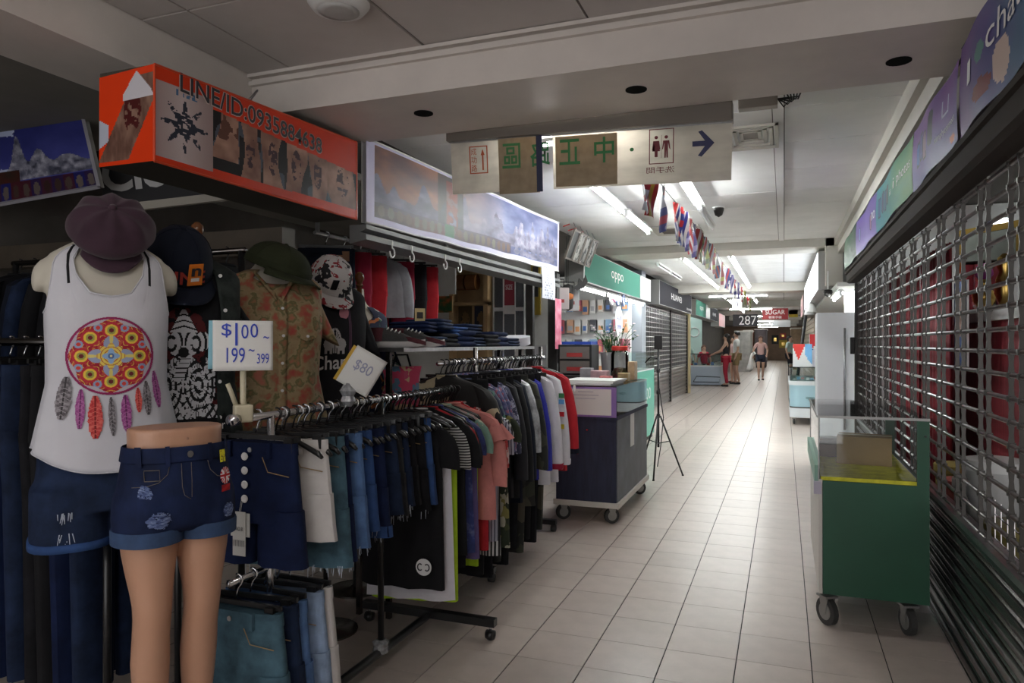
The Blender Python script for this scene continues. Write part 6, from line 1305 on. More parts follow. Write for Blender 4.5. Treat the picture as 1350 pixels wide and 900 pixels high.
ncb('inner_tray', 'white', -1.6, -1.2, 5.5, 6.4, .812, .83); ncb('side_note', 'paper', -1.166, -1.163, 5.80, 5.95, .52, .80); ncb('metal_stud', 'chrome', -1.40, -1.385, 5.29, 5.30, .70, .712)
for (x, y) in ((-1.22, 5.36), (-1.60, 5.36), (-1.22, 6.48), (-1.60, 6.48)): caster(nc, (x+1.40, y-5.93, 0), .058, rz=-.9)
for i in range(3): tag(box_thing('newspaper', (-1.66+.02*i, -1.22+.01*i, 5.33+.03*i, 5.80+.02*i, 1.039+.012*i, 1.050+.012*i), 'paper'), ['lowest', 'middle', 'topmost'][i]+' white paper pad of the stack on the navy cart glass', 'paper')
jr = empty('plastic_jar', (-1.36, 6.30, 1.04), 0, 'clear plastic jar with red lid standing on the navy cart', 'jar')
G().lathe([(.07,0),(.078,.01),(.078,.22),(.062,.25),(.062,.262)], n=24).build('jar_body', 'glass_clear', jr, smooth=40); G().lathe([(.070,.255),(.072,.262),(.072,.29),(.066,.296),(.0,.296)], n=24).build('lid', mat('lid_red', (.55,.04,.03), rough=.35), jr, smooth=40); G().lathe([(.068,.005),(.07,.06),(.05,.10),(.0,.11)], n=14).build('sweets', mat('sweets', ramp=[(.0,(.3,.1,.1)), (.4,(.2,.25,.1)), (.7,(.35,.28,.2))], tex='voronoi', scale=60), jr)
for i, (x, y, a, b, h, c, lb) in enumerate([(-1.46,5.98,.14,.12,.09,(.55,.35,.38),'pink small box on the navy cart beside the jar'), (-1.27,6.05,.09,.10,.07,(.42,.30,.14),'brown small box on the navy cart'), (-1.58,6.0,.10,.10,.11,(.35,.34,.36),'grey crumpled bag on the navy cart'), (-1.25,6.32,.06,.14,.16,(.5,.34,.2),'tan notebook upright on the navy cart'), (-1.56,6.25,.12,.14,.05,(.15,.12,.12),'dark flat box on the navy cart'), (-1.38,5.86,.10,.08,.05,(.45,.12,.12),'red packet lying on the navy cart')]):
    e = tag(G().box(x-a/2, x+a/2, y-b/2, y+b/2, 1.039, 1.039+h).build('counter_item', mat('item%d' % i, c, rough=.6, var=.2, scale=20), bevel=.006), lb, 'box' if 'box' in lb else 'item')
bc = empty('back_counter', (-1.86, 7.15, 0), 0, 'dark back counter holding black drawers and a flower pot', 'counter'); G().box(-.36,.34,-.38,.45,0,1.02).build('body', 'navy_fabric', bc); G().box(-.37,.36,-.40,.47,1.02,1.045).build('top', 'dark', bc)
dw = empty('drawer_unit', (-1.93, 6.86, 1.046), 0, 'black plastic drawer unit with clear fronts full of red things', 'drawers')
G().box(-.17,.17,0,.3,0,.30).build('case', 'black', dw, bevel=.004)
for i in range(2): d = G().box(-.15,.15,-.012,0,.02+.14*i,.14+.14*i).build('drawer', mat('smoke_plastic', (.16,.14,.13), rough=.2), dw); G().box(-.08,.08,-.014,-.012,.04+.14*i,.08+.14*i).build('contents', mat('lid_red2', (.35,.03,.03)), d)
G().box(-.14,.16,.02,.28,.302,.33).build('blue_folder', mat('folder_blue', (.03,.08,.45), rough=.4), dw)
fp = empty('flower_pot', (-1.66, 7.40, 1.046), 0, 'grey pot of white flowers on the back counter', 'potted plant')
G().lathe([(.12,0),(.14,.20),(.145,.22),(.13,.22),(.12,.2)], n=22).build('pot', mat('pot_grey', (.35,.35,.35), rough=.5), fp, smooth=40)
mat('leaf', (.035,.11,.03), rough=.6, var=.3, scale=20); mat('petal', (.70,.60,.62), rough=.6)
gl, gp = G(), G()
for i in range(46):
    a = random.uniform(0, 2*PI); r = random.uniform(.02, .26); h = random.uniform(.26, .52); p0 = Vector((.06*math.cos(a), .06*math.sin(a), .2)); p1 = Vector((r*math.cos(a), r*math.sin(a), h)); gl.tube([p0, (p0+p1)/2+Vector((0,0,.05)), p1], .003, 4)
    for k in range(5):
        q = p0.lerp(p1, .3+.15*k); d = Vector((random.uniform(-1,1), random.uniform(-1,1), random.uniform(-.2,.6))).normalized()*.05; n_ = d.cross(Vector((0,0,1))).normalized()*.012; gl.add([q, q+d*.5+n_, q+d, q+d*.5-n_], [(0,1,2,3)])
    if h > .36: gp.lathe([(.0,0),(.016,.004),(.012,.012),(.0,.014)], tuple(p1), 6)
o = gl.build('foliage', 'leaf', fp); o['kind'] = 'stuff'; o = gp.build('blossoms', 'petal', fp); o['kind'] = 'stuff'
# teal counter with glass case
tc = empty('phone_counter', (-2.0, 9.2, 0), 0, 'teal panelled glass phone counter behind the tripod', 'counter')
G().box(-.2,.22,0,1.4,.06,.98).build('body', 'teal_panel', tc); G().box(-.2,.22,0,1.4,.98,1.0).build('deck', 'white', tc); G().box(-.2,.22,0,1.4,1.0,1.24).build('glass_case', 'glass_aqua', tc); G().box(-.18,.2,.02,1.38,0,.06).build('plinth', 'dark', tc)
text_on('oppo', (.224,.35,.5), (0,1,0), (0,0,1), .75, .24, 'lettering_white', tc)
for i, (y, c) in enumerate(((9.35,(.45,.10,.16)), (9.7,(.55,.25,.3)))): tag(box_thing('phone_case_card', (-2.02, -1.98, y, y+.16, 1.245, 1.42), mat('case%d' % i, c)), ['crimson', 'rose'][i]+' phone case standing on the teal counter glass', 'package')
tp0 = PZ(868, 628); tp = empty('tripod', (tp0.x, tp0.y, 0), 0, 'black phone tripod standing by the navy cart', 'tripod')
for k in range(3):
    a = 2*PI*k/3+.5; l = G().tube([(.02*math.cos(a),.02*math.sin(a),.62), (.26*math.cos(a),.26*math.sin(a),.01)], .009, 6).build('leg', 'plastic_black', tp, smooth=True); G().tube([(0,0,.34), (.12*math.cos(a),.12*math.sin(a),.36)], .005, 5).build('brace', 'plastic_black', tp, smooth=True)
    G().lathe([(.0,0),(.012,.002),(.012,.014),(.0,.018)], (.26*math.cos(a),.26*math.sin(a),0), 8).build('rubber_foot', 'rubber', l)
G().tube([(0,0,.30), (0,0,1.30)], .011, 8).build('column', 'plastic_black', tp, smooth=True)
for z in (.62, .86, 1.08): G().tube([(0,0,z-.02), (0,0,z+.02)], .019, 8).build('clamp', 'plastic_black', tp, smooth=True)
G().box(-.04,.04,-.012,.012,1.30,1.44).build('phone_holder', 'plastic_black', tp, bevel=.004); G().tube([(0,0,1.2), (-.08,0,1.22), (-.13,-.02,1.16)], .008, 6).build('handle', 'plastic_black', tp, smooth=True)
G().tube([(.01,0,.9), (.05,.01,.6), (.02,.02,.3), (-.01,0,.1)], .005, 5).build('cable', 'black', tp, smooth=True)
# moose toy and trinkets
my = PX(749, 388, -2.45); ms = empty('moose_head', tuple(my), math.radians(35), 'black moose head toy with orange muzzle hung in the stall', 'toy')
G().lathe([(.0,-.20),(.055,-.17),(.07,-.10),(.06,-.03),(.075,.05),(.06,.11),(.0,.13)], n=16).build('head', 'dark', ms, smooth=True); G().lathe([(.0,-.03),(.045,-.01),(.05,.03),(.0,.06)], (0,-.055,-.04), 12).build('muzzle_patch', mat('orange_felt', (.7,.2,.05)), ms, smooth=True)
for s in (-1, 1): G().prism([(s*.05,.08), (s*.12,.12), (s*.14,.20), (s*.19,.15), (s*.22,.24), (s*.25,.16), (s*.20,.08), (s*.12,.05)], 1, -.012, .012).build('antler', 'dark', ms)
G().tube([(0,0,.12), (0,0,2.7-my.z)], .004, 5).build('string', 'black', ms)
kx = PX(742, 407, -2.55)
for i, (dy, c, lb) in enumerate(((0,(.5,.42,.42),'pale pink carry case hung below the moose toy'), (.45,(.55,.54,.56),'silver grey carry case hung beside the moose toy'))):
    e = empty('carry_case', (kx.x, kx.y-.3+dy, kx.z), math.radians(25), lb, 'case'); G().box(-.16,.16,-.03,.03,-.02,.24).build('body', mat('carry%d' % i, c, rough=.5), e, bevel=.01); G().tube([(-.1,0,.24), (-.1,0,.34), (.1,0,.34), (.1,0,.24)], .008, 6).build('handle', 'black', e, smooth=True); G().tube([(0,0,.33), (0,0,2.7-kx.z)], .004, 5).build('hang_wire', 'black', e); G().box(-.10,.10,-.033,-.03,.06,.1).build('print_band', 'lid_red2', e)
kr = PX(811, 395, -2.45)
for i in range(5):
    c = [(.7,.7,.75), (.6,.2,.3), (.3,.4,.7), (.75,.72,.7), (.25,.3,.5)][i]; e = tag(G().tube([(kr.x+.02*i, kr.y-.25+.12*i+.085*math.cos(t), kr.z+.05*(i % 2)+.085*math.sin(t)) for t in [2*PI*j/18 for j in range(19)]], .018, 6).build('ring_toy', mat('ring%d' % i, c, rough=.4), smooth=True), ['white', 'rose', 'blue', 'ivory', 'navy'][i]+' ring pendant in the bunch hanging beneath the teal sign', 'ring'); G().tube([(kr.x+.02*i, kr.y-.25+.12*i, kr.z+.10), (kr.x+.02*i, kr.y-.25+.12*i, 2.135)], .003, 4).build('string', 'black', e)
rd = PX(816, 425, -2.5); e = empty('round_notice', tuple(rd), 0, 'round white sticker sign with blue lettering in the stall', 'sign'); G().lathe([(.0,-.006),(.26,-.006),(.26,.006),(.0,.006)], n=30, ax=0).build('disc', 'white', e); text_on('4G 0$', (.009,-.16,.02), (0,1,0), (0,0,1), .32, .09, 'ink_blue', e); text_on('0938', (.009,-.14,-.10), (0,1,0), (0,0,1), .28, .06, 'ink_blue', e); G().tube([(0,0,.26), (0,0,2.14-rd.z)], .004, 4).build('string', 'black', e)
# ================================================================== closed shutter under the dark signboard
for q, (ya, yb) in enumerate(((13.62, 17.0), (17.06, 20.0))):
    s2 = empty('roller_shutter', (-2.5, ya, 0), 0, ['closed steel shutter with window grid next to the phone stall', 'closed steel shutter with window grid next to the beige post'][q], 'shutter'); W = yb-ya
    for i in range(9): G().prism([(0,0), (.018,.012), (.02,.05), (.008,.075), (0,.083)], 1, 0, W).xf(Matrix.Translation((0,0,.02+i*.083))).build('slat', 'steel', s2)
    for i in range(14): G().tube([(.008,0,.80+i*.098), (.008,W,.80+i*.098)], .014, 6).build('rod', 'steel', s2, smooth=True)
    for i in range(int(W/.2)+1): G().box(0,.022,i*.2,i*.2+.035,.77,2.125).build('link_column', 'steel', s2)
    G().box(-.06,-.03,0,W,.75,2.125).build('backing_sheet', 'dark_steel', s2); G().box(-.02,.05,W-.05 if q == 0 else W,W if q == 0 else W+.05,0,2.125).build('guide_channel', 'dark', s2)
tag(box_thing('wall_post', (-2.55, -2.40, 20.06, 20.25, 0, 2.7), mat('post_beige', (.55,.46,.26), rough=.6)), kind='structure', label='beige post at the end of the closed shutter')
# ================================================================== far stall counter
fg = empty('glass_counter', (-2.38, 23.75, 0), 0, 'pale blue based glass counter with people leaning on it', 'counter')
mat('pale_base', (.42,.50,.60), rough=.4); G().box(-.55,.50,0,1.6,.03,.62).build('base', 'pale_base', fg); G().box(-.55,.50,0,1.6,.62,.65).build('deck', 'white', fg); G().box(-.55,.50,0,1.6,.65,1.0).build('glass_case', 'glass_aqua', fg); G().box(-.56,.51,-.01,1.61,1.0,1.02).build('glass_top', 'glass_edge', fg)
G().tube([(-.35,-.005,.12), (.45,-.005,.12), (.48,-.005,.28), (-.25,-.005,.30), (-.35,-.005,.12)], .012, 5).build('step_rail', 'black', fg)
for i in range(7): tag(box_thing('phone_box', (-2.85+.13*i, -2.76+.13*i, 23.85+.05*(i % 2), 24.0, .652, .70+.03*(i % 3)), mat('fbox%d' % (i % 4), [(.6,.1,.1), (.2,.35,.7), (.8,.8,.8), (.1,.1,.12)][i % 4])), ['red', 'blue', 'white', 'black'][i % 4]+' phone box inside the far glass counter', 'package', 'phone boxes in the far counter')
tag(box_thing('wall_far_stall', (-4.4, -2.95, 27.0, 27.1, 0, 2.6), 'white'), kind='structure'); tag(box_thing('wall_far_panel', (-3.2, -2.7, 26.0, 26.1, .0, 2.3), mat('mint_wall', (.5,.68,.64), rough=.6)), kind='structure', label='mint panel in the far stall')
rg = tag(G().tube([(-2.95+.16*math.cos(t), 25.98, 1.75+.16*math.sin(t)) for t in [2*PI*j/24 for j in range(25)]], .02, 6).build('wall_clock', 'white', smooth=True), 'pale round ring on the mint panel of the far stall', 'ring')
# far signs
def cross_sign(name, px0, px1, py0, py1, y, m, label, text=None, tm='lettering_white', tb=(.1,.9,.25,.75), text2=None):
    a, b = PY(px0, py1, y), PY(px1, py0, y); W, H = b.x-a.x, b.z-a.z; e = empty(name, (a.x, y, a.z), 0, label, 'sign'); G().box(0,W,0,.08,0,H).build('case', m, e)
    if text: text_on(text, (W*tb[0], -.006, H*tb[2]), (1,0,0), (0,0,1), W*(tb[1]-tb[0]), H*(tb[3]-tb[2]), tm, e)
    if text2: text_on(text2, (W*.25, -.006, H*.08), (1,0,0), (0,0,1), W*.5, H*.22, tm, e)
    for x in (W*.15, W*.85): G().tube([(x,.04,H), (x,.04,2.7-a.z)], .01, 5).build('hanger_rod', 'steel', e)
    return e
cross_sign('hanging_sign', 1005, 1039, 406, 421, 27.0, mat('sign_crimson', (.30,.02,.025), rough=.5), 'dark red hanging shop sign lettered in white', 'SUGAR', tb=(.12,.88,.45,.85), text2='\u7cd6\u679c\u624b\u6a5f')
cross_sign('hanging_sign', 966, 999, 414, 430, 30.0, mat('sign_black', (.02,.02,.025), rough=.5), 'black sign with white numerals over the far shops', '287', tb=(.25,.95,.12,.88))
cross_sign('hanging_sign', 1018, 1042, 422, 431, 33.0, 'sign_white', 'white hanging sign below the dark red one', None)
cross_sign('hanging_sign', 965, 978, 394, 408, 19.5, 'sign_white', 'small white notice hanging among the flags', '\u2191', mat('arrow_grey', (.2,.2,.25)), (.3,.7,.2,.8))
cross_sign('hanging_sign', 1040, 1052, 408, 418, 31.0, mat('sign_yellow', (.65,.50,.06), rough=.5), 'yellow sign past the dark red hanging sign', None)
for i, (x0, x1, z0, z1, y, c, lb) in enumerate([(-2.2,-1.5,0,1.9,36,(.45,.44,.42),'grey far shop shutter panel'), (-1.5,-.9,.3,2.1,42,(.10,.09,.10),'dark clothes display in the far corridor'), (.35,.8,0,2.1,40,(.25,.17,.10),'brown timber stall side in the far corridor'), (-2.0,-1.6,1.0,2.0,40,(.65,.15,.08),'orange red poster panel in the far corridor')]):
    e = empty('far_stall', (x0, y, 0), 0, lb, 'stall'); G().box(0,x1-x0,0,3,z0,z1).build('body', mat('far%d' % i, c, rough=.6, var=.25, scale=4), e); G().box(-.03,x1-x0+.03,-.03,3,z1,z1+.06).build('cap_board', 'beam2_paint', e)
    if z0 > 0: G().box(.05,x1-x0-.05,.05,2.9,0,z0).build('plinth', 'dark', e)
for i, (x, z, w_, h, c, lb) in enumerate([(-.3,1.75,.45,.4,(.55,.10,.08),'red picture on the brown end wall'), (-.35,1.0,.6,.6,(.55,.40,.05),'yellow poster on the brown end wall'), (-.9,1.3,.5,.7,(.03,.03,.03),'black notice board on the brown end wall'), (.5,1.5,.4,.5,(.25,.10,.08),'maroon poster on the brown end wall')]):
    e = empty('wall_poster', (x, 60.48, z), 0, lb, 'poster'); G().box(0,w_,-.03,0,0,h).build('sheet', mat('post%d' % i, c, rough=.6), e); G().box(w_*.3,w_*.7,-.035,-.03,h*.3,h*.7).build('emblem', 'gold', e)
# ================================================================== bunting of flags
x0, y0, y1 = -.80, 4.2, 20.0
def fz(y): return 2.50+.02*math.sin(y*.9)-.012*abs((y % 2.6)-1.3)
tag(G().tube([(x0, y0+i*.2, fz(y0+i*.2)) for i in range(80)], .003, 4).build('bunting_string', 'dark'), 'thin string of small flags along the corridor ceiling', 'string')
FC_ = [((.12,.16,.45),(.75,.12,.15),(.85,.85,.88),'navy red and white'), ((.65,.08,.12),(.85,.85,.85),(.65,.08,.12),'red and white'), ((.70,.08,.10),(.15,.15,.45),(.85,.82,.8),'red and navy'), ((.75,.10,.10),(.80,.65,.10),(.75,.10,.10),'red and yellow'), ((.55,.55,.20),(.30,.35,.15),(.55,.55,.20),'olive'), ((.20,.15,.45),(.55,.50,.65),(.20,.15,.45),'purple'), ((.85,.85,.88),(.75,.12,.15),(.15,.2,.5),'white red and blue')]
fy = [4.45, 4.62, 5.15, 5.85, 6.0, 6.25, 6.5, 6.75, 7.05, 7.35, 7.6, 7.95, 8.3, 8.6, 9.1, 9.6, 10.4, 11.2, 11.5, 12.2, 13.2, 14.2, 15.4, 16.6, 18.0, 19.2]
for i, y in enumerate(fy):
    a, b, c, nm = FC_[(i*3+i//4) % 7]; rz = random.uniform(-.28, .28); w_, h = .20, .31; a, b, c = (tuple(q*.78 for q in t) for t in (a, b, c))
    e = empty('small_flag', (x0, y, fz(y)), rz, nm+' striped paper flag hanging from the ceiling string', 'flag', 'paper flags on the ceiling string')
    def col(u, v, a=a, b=b, c=c, i=i):
        s_ = np.floor(u*5) % 2 if i % 2 else np.floor(v*6) % 2
        rgb = np.where((s_ > 0)[..., None], b, c); rgb = np.where(((u < .5) & (v > .5))[..., None], a, rgb); return rgb, None
    printed('flag_sheet', 10, 12, lambda u, v, h=h, w_=w_: (.02*math.sin(v*5+u*4), (u-.5)*w_, -h*(1-v)), col, 'print', e, True)
    G().tube([(0,-w_/2,0), (0,w_/2,0)], .004, 4).build('hem', 'white', e)
# ================================================================== fittings hung in the clothes shop by the divider wall
YD = 7.52
def board(name, px0, px1, py0, py1, y, label, cat, m, th=.03):
    a, b = PY(px0, py1, y), PY(px1, py0, y); e = empty(name, (a.x, y, a.z), 0, label, cat); W, H = b.x-a.x, b.z-a.z; G().box(0,W,0,th,0,H).build('board', m, e); return e, W, H
mat('pine', (.42,.28,.14), rough=.5, var=.12, scale=5); mat('mirror_grey', (.35,.37,.42), rough=.12, metal=.8)
e, W, H = board('photo_shelf', 598, 648, 345, 480, YD, 'pine shelf frame with wooden jars and two photos', 'shelf', 'pine')
for (a, b, c, d) in ((0,.05,0,H), (W-.05,W,0,H), (0,W,H*.58,H*.61), (0,W,H-.04,H), (0,W,.2*H,.23*H)): G().box(a,b,-.12,0,c,d).build('frame_board', 'pine', e)
for i in range(2): printed('photo', 16, 22, lambda u, v, i=i: (.07+i*.20+u*.17, -.02, H*.28+v*.34), lambda u, v, i=i: (np.where((((u-.5)/.35)**2+((v-.4)/.4)**2 < 1)[..., None], lerp((.45,.35,.22), (.10,.09,.10), (fbm(u*6, v*7, 3, 90+i) > .5)*1.0), (.10,.12,.22) if i else (.30,.24,.14)), None), 'print', e)
for i in range(2): G().tube([(.10+.12*i, -.10, H*.80), (.20+.14*i, -.10, H*.80)], .09, 14).build('wooden_jar', 'varnish', e, smooth=40)
e, W, H = board('mirror_panel', 651, 692, 355, 485, YD, 'white framed panel of small mirrors with a maroon notice', 'mirror panel', 'white')
for i, (a, b, c, d) in enumerate(((.03,.30,.62,.97), (.72,.97,.62,.97), (.03,.30,.22,.58), (.72,.97,.22,.58), (.35,.68,.10,.55), (.03,.30,.02,.18))): G().box(W*a,W*b,-.012,0,H*c,H*d).build('mirror_pane', 'mirror_grey', e)
G().box(W*.36,W*.68,-.014,0,H*.64,H*.92).build('notice', mat('maroon_notice', (.28,.03,.05), rough=.6), e); text_on('SIZE', (W*.40,-.016,H*.80), (1,0,0), (0,0,1), W*.22, H*.05, 'lettering_white', e)
for (a, b) in ((0,.02), (.315,.335), (.69,.71), (.98,1)): G().box(W*a,W*b,-.02,0,0,H).build('frame_bar', 'white', e)
e, W, H = board('menu_strip', 700, 712, 335, 415, YD, 'yellow strip poster by the jamb of the clothes shop', 'poster', mat('strip_yellow', (.35,.25,.03), rough=.6)); G().box(W*.2,W*.8,-.01,0,H*.3,H*.8).build('figure_print', 'dark', e)
for r in range(5):
    for c in range(2): box_thing('tile', (-2.75+.16*c, -2.60+.16*c, 7.535, 7.552, .55+.16*r, .70+.16*r), mat('tile_white', (.55,.55,.56), rough=.25), divider)
e, W, H = board('blank_board', 578, 600, 345, 388, YD-.5, 'pale blank board hanging behind the coloured trousers', 'board', 'plaster'); G().tube([(W*.5,.015,H), (W*.5,.015,2.55-e.location.z)], .006, 5).build('hanging_wire', 'steel', e)
e, W, H = board('small_picture', 576, 596, 390, 412, YD-.45, 'green and orange picture under the blank board', 'picture', 'pine'); printed('picture', 14, 14, lambda u, v: (u*W, -.004, v*H), lambda u, v: (lerp((.10,.30,.15), (.75,.35,.15), np.clip(fbm(u*4, v*4, 3, 99)*2-.6, 0, 1)), None), 'print', e); G().tube([(W*.5,.015,H), (W*.5,.015,2.55-e.location.z)], .004, 4).build('hanging_wire', 'steel', e)
hr = tag(G().tube([(-2.62, 3.6, 2.02), (-2.62, 5.4, 2.02)], .012, 8).box(-2.63,-2.61,3.62,3.64,2.02,2.7).box(-2.63,-2.61,5.36,5.38,2.02,2.7).build('hanging_rail', 'steel'), 'steel rail of red and grey trousers under the long banner', 'rail')
for i, (m, lb) in enumerate((('c_navy','dark jeans with brown leather patch under the banner'), ('c_crimson','crimson sports trousers under the banner'), ('c_red','bright red sports trousers under the banner'), ('c_grey','light grey zip hoodie under the banner'), ('c_crimson','crimson trousers with black stripe under the banner'), ('c_black','black trousers between crimson pairs under the banner'), ('c_red','red trousers ending the row under the banner'))):
    y = 3.72+i*.19
    if 'hoodie' in lb: o = top(m, lb, w_=.20, L=.42, sleeve=.36, name='hoodie', cat='hoodie')
    else: o = trousers(m, lb, w_=.17, L=.46, t=.035)
    hang(o, (-2.62, y, 2.02), .5, 'clip' if 'hoodie' not in lb else 'top', 'hangers under the long banner', 'dark hanger on the rail under the long banner')
    if i == 0: G().box(.05,.14,-.034,-.030,-.16,-.10).build('leather_patch', mat('leather_tan', (.22,.10,.04), rough=.6), o)
# ================================================================== people
mat('skin', (.55,.34,.25), rough=.55); mat('hair_black', (.012,.010,.010), rough=.5); mat('hair_brown', (.10,.045,.025), rough=.5); mat('p_pink', (.65,.42,.40), rough=.85); mat('p_white', (.70,.70,.70), rough=.85); mat('p_khaki', (.30,.22,.11), rough=.85); mat('p_navy', (.02,.025,.05), rough=.85); mat('p_red', (.35,.015,.04), rough=.85); mat('p_mint', (.45,.60,.55), rough=.85); mat('p_black', (.014,.014,.02), rough=.85); mat('lip', (.35,.10,.09), rough=.5)
def person(loc, face, H, label, shirt, pants, hair, hair_len=.12, stride=0.0, arms=None, shorts_len=.0, sleeve=.5, sit=False, female=True, shoe='black', bag=None, hand_up=None):
    """standing figure facing -y locally; arms = ((elbow, wrist) left, right) in local metres for a 1.65 m body"""
    k = H/1.65; e = empty('person', loc, face, label, 'person'); sw = .155 if female else .185; hw = .085
    arms = arms or (((-.24,.02,1.10), (-.25,-.06,.86)), ((.24,.02,1.10), (.25,-.06,.86)))
    st = stride
    J = {'pel': (0,0,.90), 'sp': (0,-.01,1.05), 'ch': (0,-.005,1.22), 'nb': (0,.01,1.37), 'nk': (0,0,1.44), 'hd': (0,-.015,1.53), 'ht': (0,-.005,1.61),
         'hl': (-hw,0,.87), 'kl': (-hw-.005,-.03-st*.5,.48), 'al': (-hw,.02-st,.08), 'tl': (-hw-.01,-.13-st,.03), 'hr': (hw,0,.87), 'kr': (hw+.005,-.03+st*.3,.48), 'ar': (hw,.02+st,.09), 'tr': (hw+.01,-.12+st,.03),
         'sl': (-sw,.01,1.33), 'el': arms[0][0], 'wl': arms[0][1], 'sr': (sw,.01,1.33), 'er': arms[1][0], 'wr': arms[1][1]}
    for a, b, n in (('el','wl','pl'), ('er','wr','pr')):
        d = (Vector(J[b])-Vector(J[a])).normalized(); J[n] = tuple(Vector(J[b])+d*.075)
    R = {'pel':(.125,.10), 'sp':(.105,.082), 'ch':(.13,.095), 'nb':(.075,.06), 'nk':.048, 'hd':(.078,.092), 'ht':(.055,.065), 'hl':.088, 'kl':.054, 'al':.036, 'tl':.028, 'hr':.088, 'kr':.054, 'ar':.036, 'tr':.028, 'sl':.052, 'el':.037, 'wl':.026, 'pl':(.022,.032), 'sr':.052, 'er':.037, 'wr':.026, 'pr':(.022,.032)}
    E = [('pel','sp'), ('sp','ch'), ('ch','nb'), ('nb','nk'), ('nk','hd'), ('hd','ht'), ('pel','hl'), ('hl','kl'), ('kl','al'), ('al','tl'), ('pel','hr'), ('hr','kr'), ('kr','ar'), ('ar','tr'), ('nb','sl'), ('sl','el'), ('el','wl'), ('wl','pl'), ('nb','sr'), ('sr','er'), ('er','wr'), ('wr','pr')]
    def build(names, extra, name, m, J2=None):
        JJ = dict(J); JJ.update(J2 or {}); ix = {n: i for i, n in enumerate(names)}
        ed = [(ix[a], ix[b]) for a, b in E if a in ix and b in ix]
        rad = [tuple((x+extra)*k for x in (R[n] if isinstance(R[n], tuple) else (R[n], R[n]))) for n in names]
        return finish(skin([tuple(c*k for c in JJ[n]) for n in names], ed, rad, 2), name, m, e)
    b = build(list(J), 0, 'body', 'skin')
    hg_ = G()
    for s, wn, pn in ((-1,'wl','pl'), (1,'wr','pr')):
        P = Vector(J[pn])*k; d = (Vector(J[pn])-Vector(J[wn])).normalized(); u = d.cross(Vector((0,1,0))).normalized()
        for f, (o_, ln) in enumerate(((-.024,.055), (-.008,.068), (.008,.064), (.024,.05))): q = P+u*o_*k-d*.012*k; hg_.tube([q, q+d*ln*.55*k, q+d*ln*.85*k+Vector((0,-.016,0))*k], [.009*k,.008*k,.006*k], 6)
        q = P-d*.04*k+u*.02*k*-s; hg_.tube([q, q-u*s*.022*k+d*.02*k+Vector((0,-.012*k,0)), q-u*s*.026*k+d*.045*k+Vector((0,-.018*k,0))], [.010*k,.009*k,.007*k], 6)
    hg_.build('fingers', 'skin', e, smooth=True)
    mid = lambda a, b_, t: tuple(Vector(J[a]).lerp(Vector(J[b_]), t))
    if sleeve <= 0: build(['pel','sp','ch','nb'], .014, 'shirt', shirt)
    else: build(['pel','sp','ch','nb','sl','el','sr','er'], .016, 'shirt', shirt, {'el': mid('sl','el',sleeve), 'er': mid('sr','er',sleeve)})
    if shorts_len: build(['pel','hl','kl','hr','kr'], .018, 'shorts', pants, {'kl': mid('hl','kl',shorts_len), 'kr': mid('hr','kr',shorts_len)})
    else: build(['pel','hl','kl','al','hr','kr','ar'], .014, 'trousers', pants)
    for s, an, tn in ((-1,'al','tl'), (1,'ar','tr')): 
        a, t_ = Vector(J[an])*k, Vector(J[tn])*k; G().tube([(a.x,a.y+.03*k,.03*k), ((a.x+t_.x)/2,(a.y+t_.y)/2,.032*k), (t_.x,t_.y-.02*k,.022*k)], [.036*k,.042*k,.028*k], 10).build('shoe', shoe, e, smooth=True)
    hc = Vector((0,.012,1.555))*k; rr_ = []
    for i in range(9):
        bta = -.35+1.92*i/8; rr_.append([(hc.x+.092*k*math.cos(bta)*math.cos(t), hc.y+.104*k*math.cos(bta)*math.sin(t)*(1 if math.sin(t) > 0 else .80)+.006, hc.z+.102*k*math.sin(bta)+(.055*k*max(0, -math.sin(t))*max(0, 1-i/5))) for t in [2*PI*j/20 for j in range(20)]])
    hr_ = G().loft(rr_)
    if hair_len > .15: hr_.loft([[((.085-.02*q)*k*math.cos(t), (.055+.035*q*0)*k+.045*k*math.sin(t), (1.56-hair_len*q)*k) for t in [2*PI*j/16 for j in range(16)]] for q in (0,.25,.5,.75,1)])
    hr_.build('hair', hair, e, smooth=True)
    for s in (-1, 1): G().lathe([(.0,0),(.010,.002),(.0,.006)], n=8, ax=1).xf(Matrix.Translation((s*.030*k,-.105*k,1.538*k))).build('eye', 'hair_black', e); G().lathe([(.0,-.005),(.014,0),(.0,.005)], n=8, ax=0).xf(Matrix.Translation((s*.080*k,0,1.525*k))).build('ear', 'skin', e)
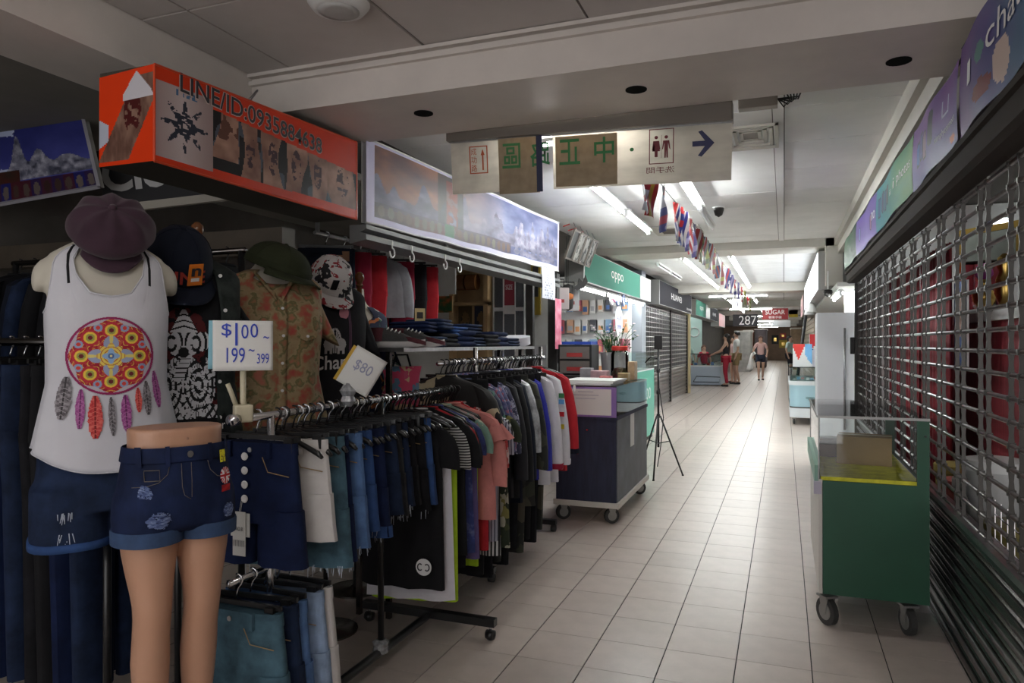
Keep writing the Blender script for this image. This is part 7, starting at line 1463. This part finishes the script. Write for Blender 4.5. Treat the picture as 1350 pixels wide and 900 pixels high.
    G().loft([[(.010*q*k*math.cos(t), (-.098-.02*(1-abs(z-1.505)/.03))*k*1+.008*math.sin(t)*k, z*k) for t in [2*PI*j/8 for j in range(8)]] for z, q in ((1.53,.5), (1.512,1), (1.502,1.2), (1.495,.4))]).build('nose', 'skin', e, smooth=True); G().box(-.020*k,.020*k,-.104*k,-.095*k,1.470*k,1.478*k).build('mouth', 'lip', e, bevel=.002)
    return e
w1 = person((-.80, 28.0, 0), math.radians(8), 1.63, 'woman in a pale pink top and dark shorts walking with a white coat', 'p_pink', 'p_navy', 'hair_brown', .30, .16, arms=(((-.26,.0,1.12), (-.28,-.08,.92)), ((.25,.0,1.12), (.20,-.14,.95))), shorts_len=.60, sleeve=.75)
ct = empty('white_coat', (-1.08, 27.9, .38), 0, 'white coat carried over the walking woman\'s arm', 'coat'); G().loft([[(.11*(.5+.6*q)*math.cos(t)-.10*q, .07*math.sin(t)*(.8+.2*math.sin(3*t)), .62*(1-q)) for t in [2*PI*j/20 for j in range(20)]] for q in (0,.1,.3,.6,.85,1)]).build('coat_body', 'p_white', ct, smooth=True); G().tube([(.02,0,.6), (.05,-.02,.63), (.09,0,.58)], .05, 8).build('fold', 'p_white', ct, smooth=True)
person((-1.70, 23.6, 0), math.radians(-95), 1.66, 'woman in black vest top and red trousers leaning at the far counter', 'p_black', 'p_red', 'hair_black', .36, .02, arms=(((-.20,-.14,1.12), (-.14,-.36,1.02)), ((.20,-.14,1.12), (.14,-.36,1.02))), sleeve=0)
person((-1.48, 25.1, 0), math.radians(-80), 1.76, 'man in white tee and khaki shorts standing at the far counter', 'p_white', 'p_khaki', 'hair_black', .1, .05, shorts_len=.85, sleeve=.8, female=False)
person((-1.62, 25.9, 0), math.radians(-60), 1.60, 'woman in pale top and navy shorts half hidden by the man', 'p_pink', 'p_navy', 'hair_black', .3, .03, shorts_len=.4, sleeve=.6)
person((-3.10, 25.45, -.18), math.radians(30), 1.62, 'long haired woman seated behind the far counter', 'p_mint', 'p_navy', 'hair_black', .34, 0, sleeve=.6)
person((-2.60, 25.75, -.30), math.radians(20), 1.60, 'brown haired woman in red behind the far counter', 'p_red', 'p_navy', 'hair_brown', .30, 0, sleeve=.6)
person((.22, 30.0, 0), math.radians(60), 1.66, 'person in mint top standing by the far stall slats', 'p_mint', 'p_black', 'hair_black', .2, .04, sleeve=.9)
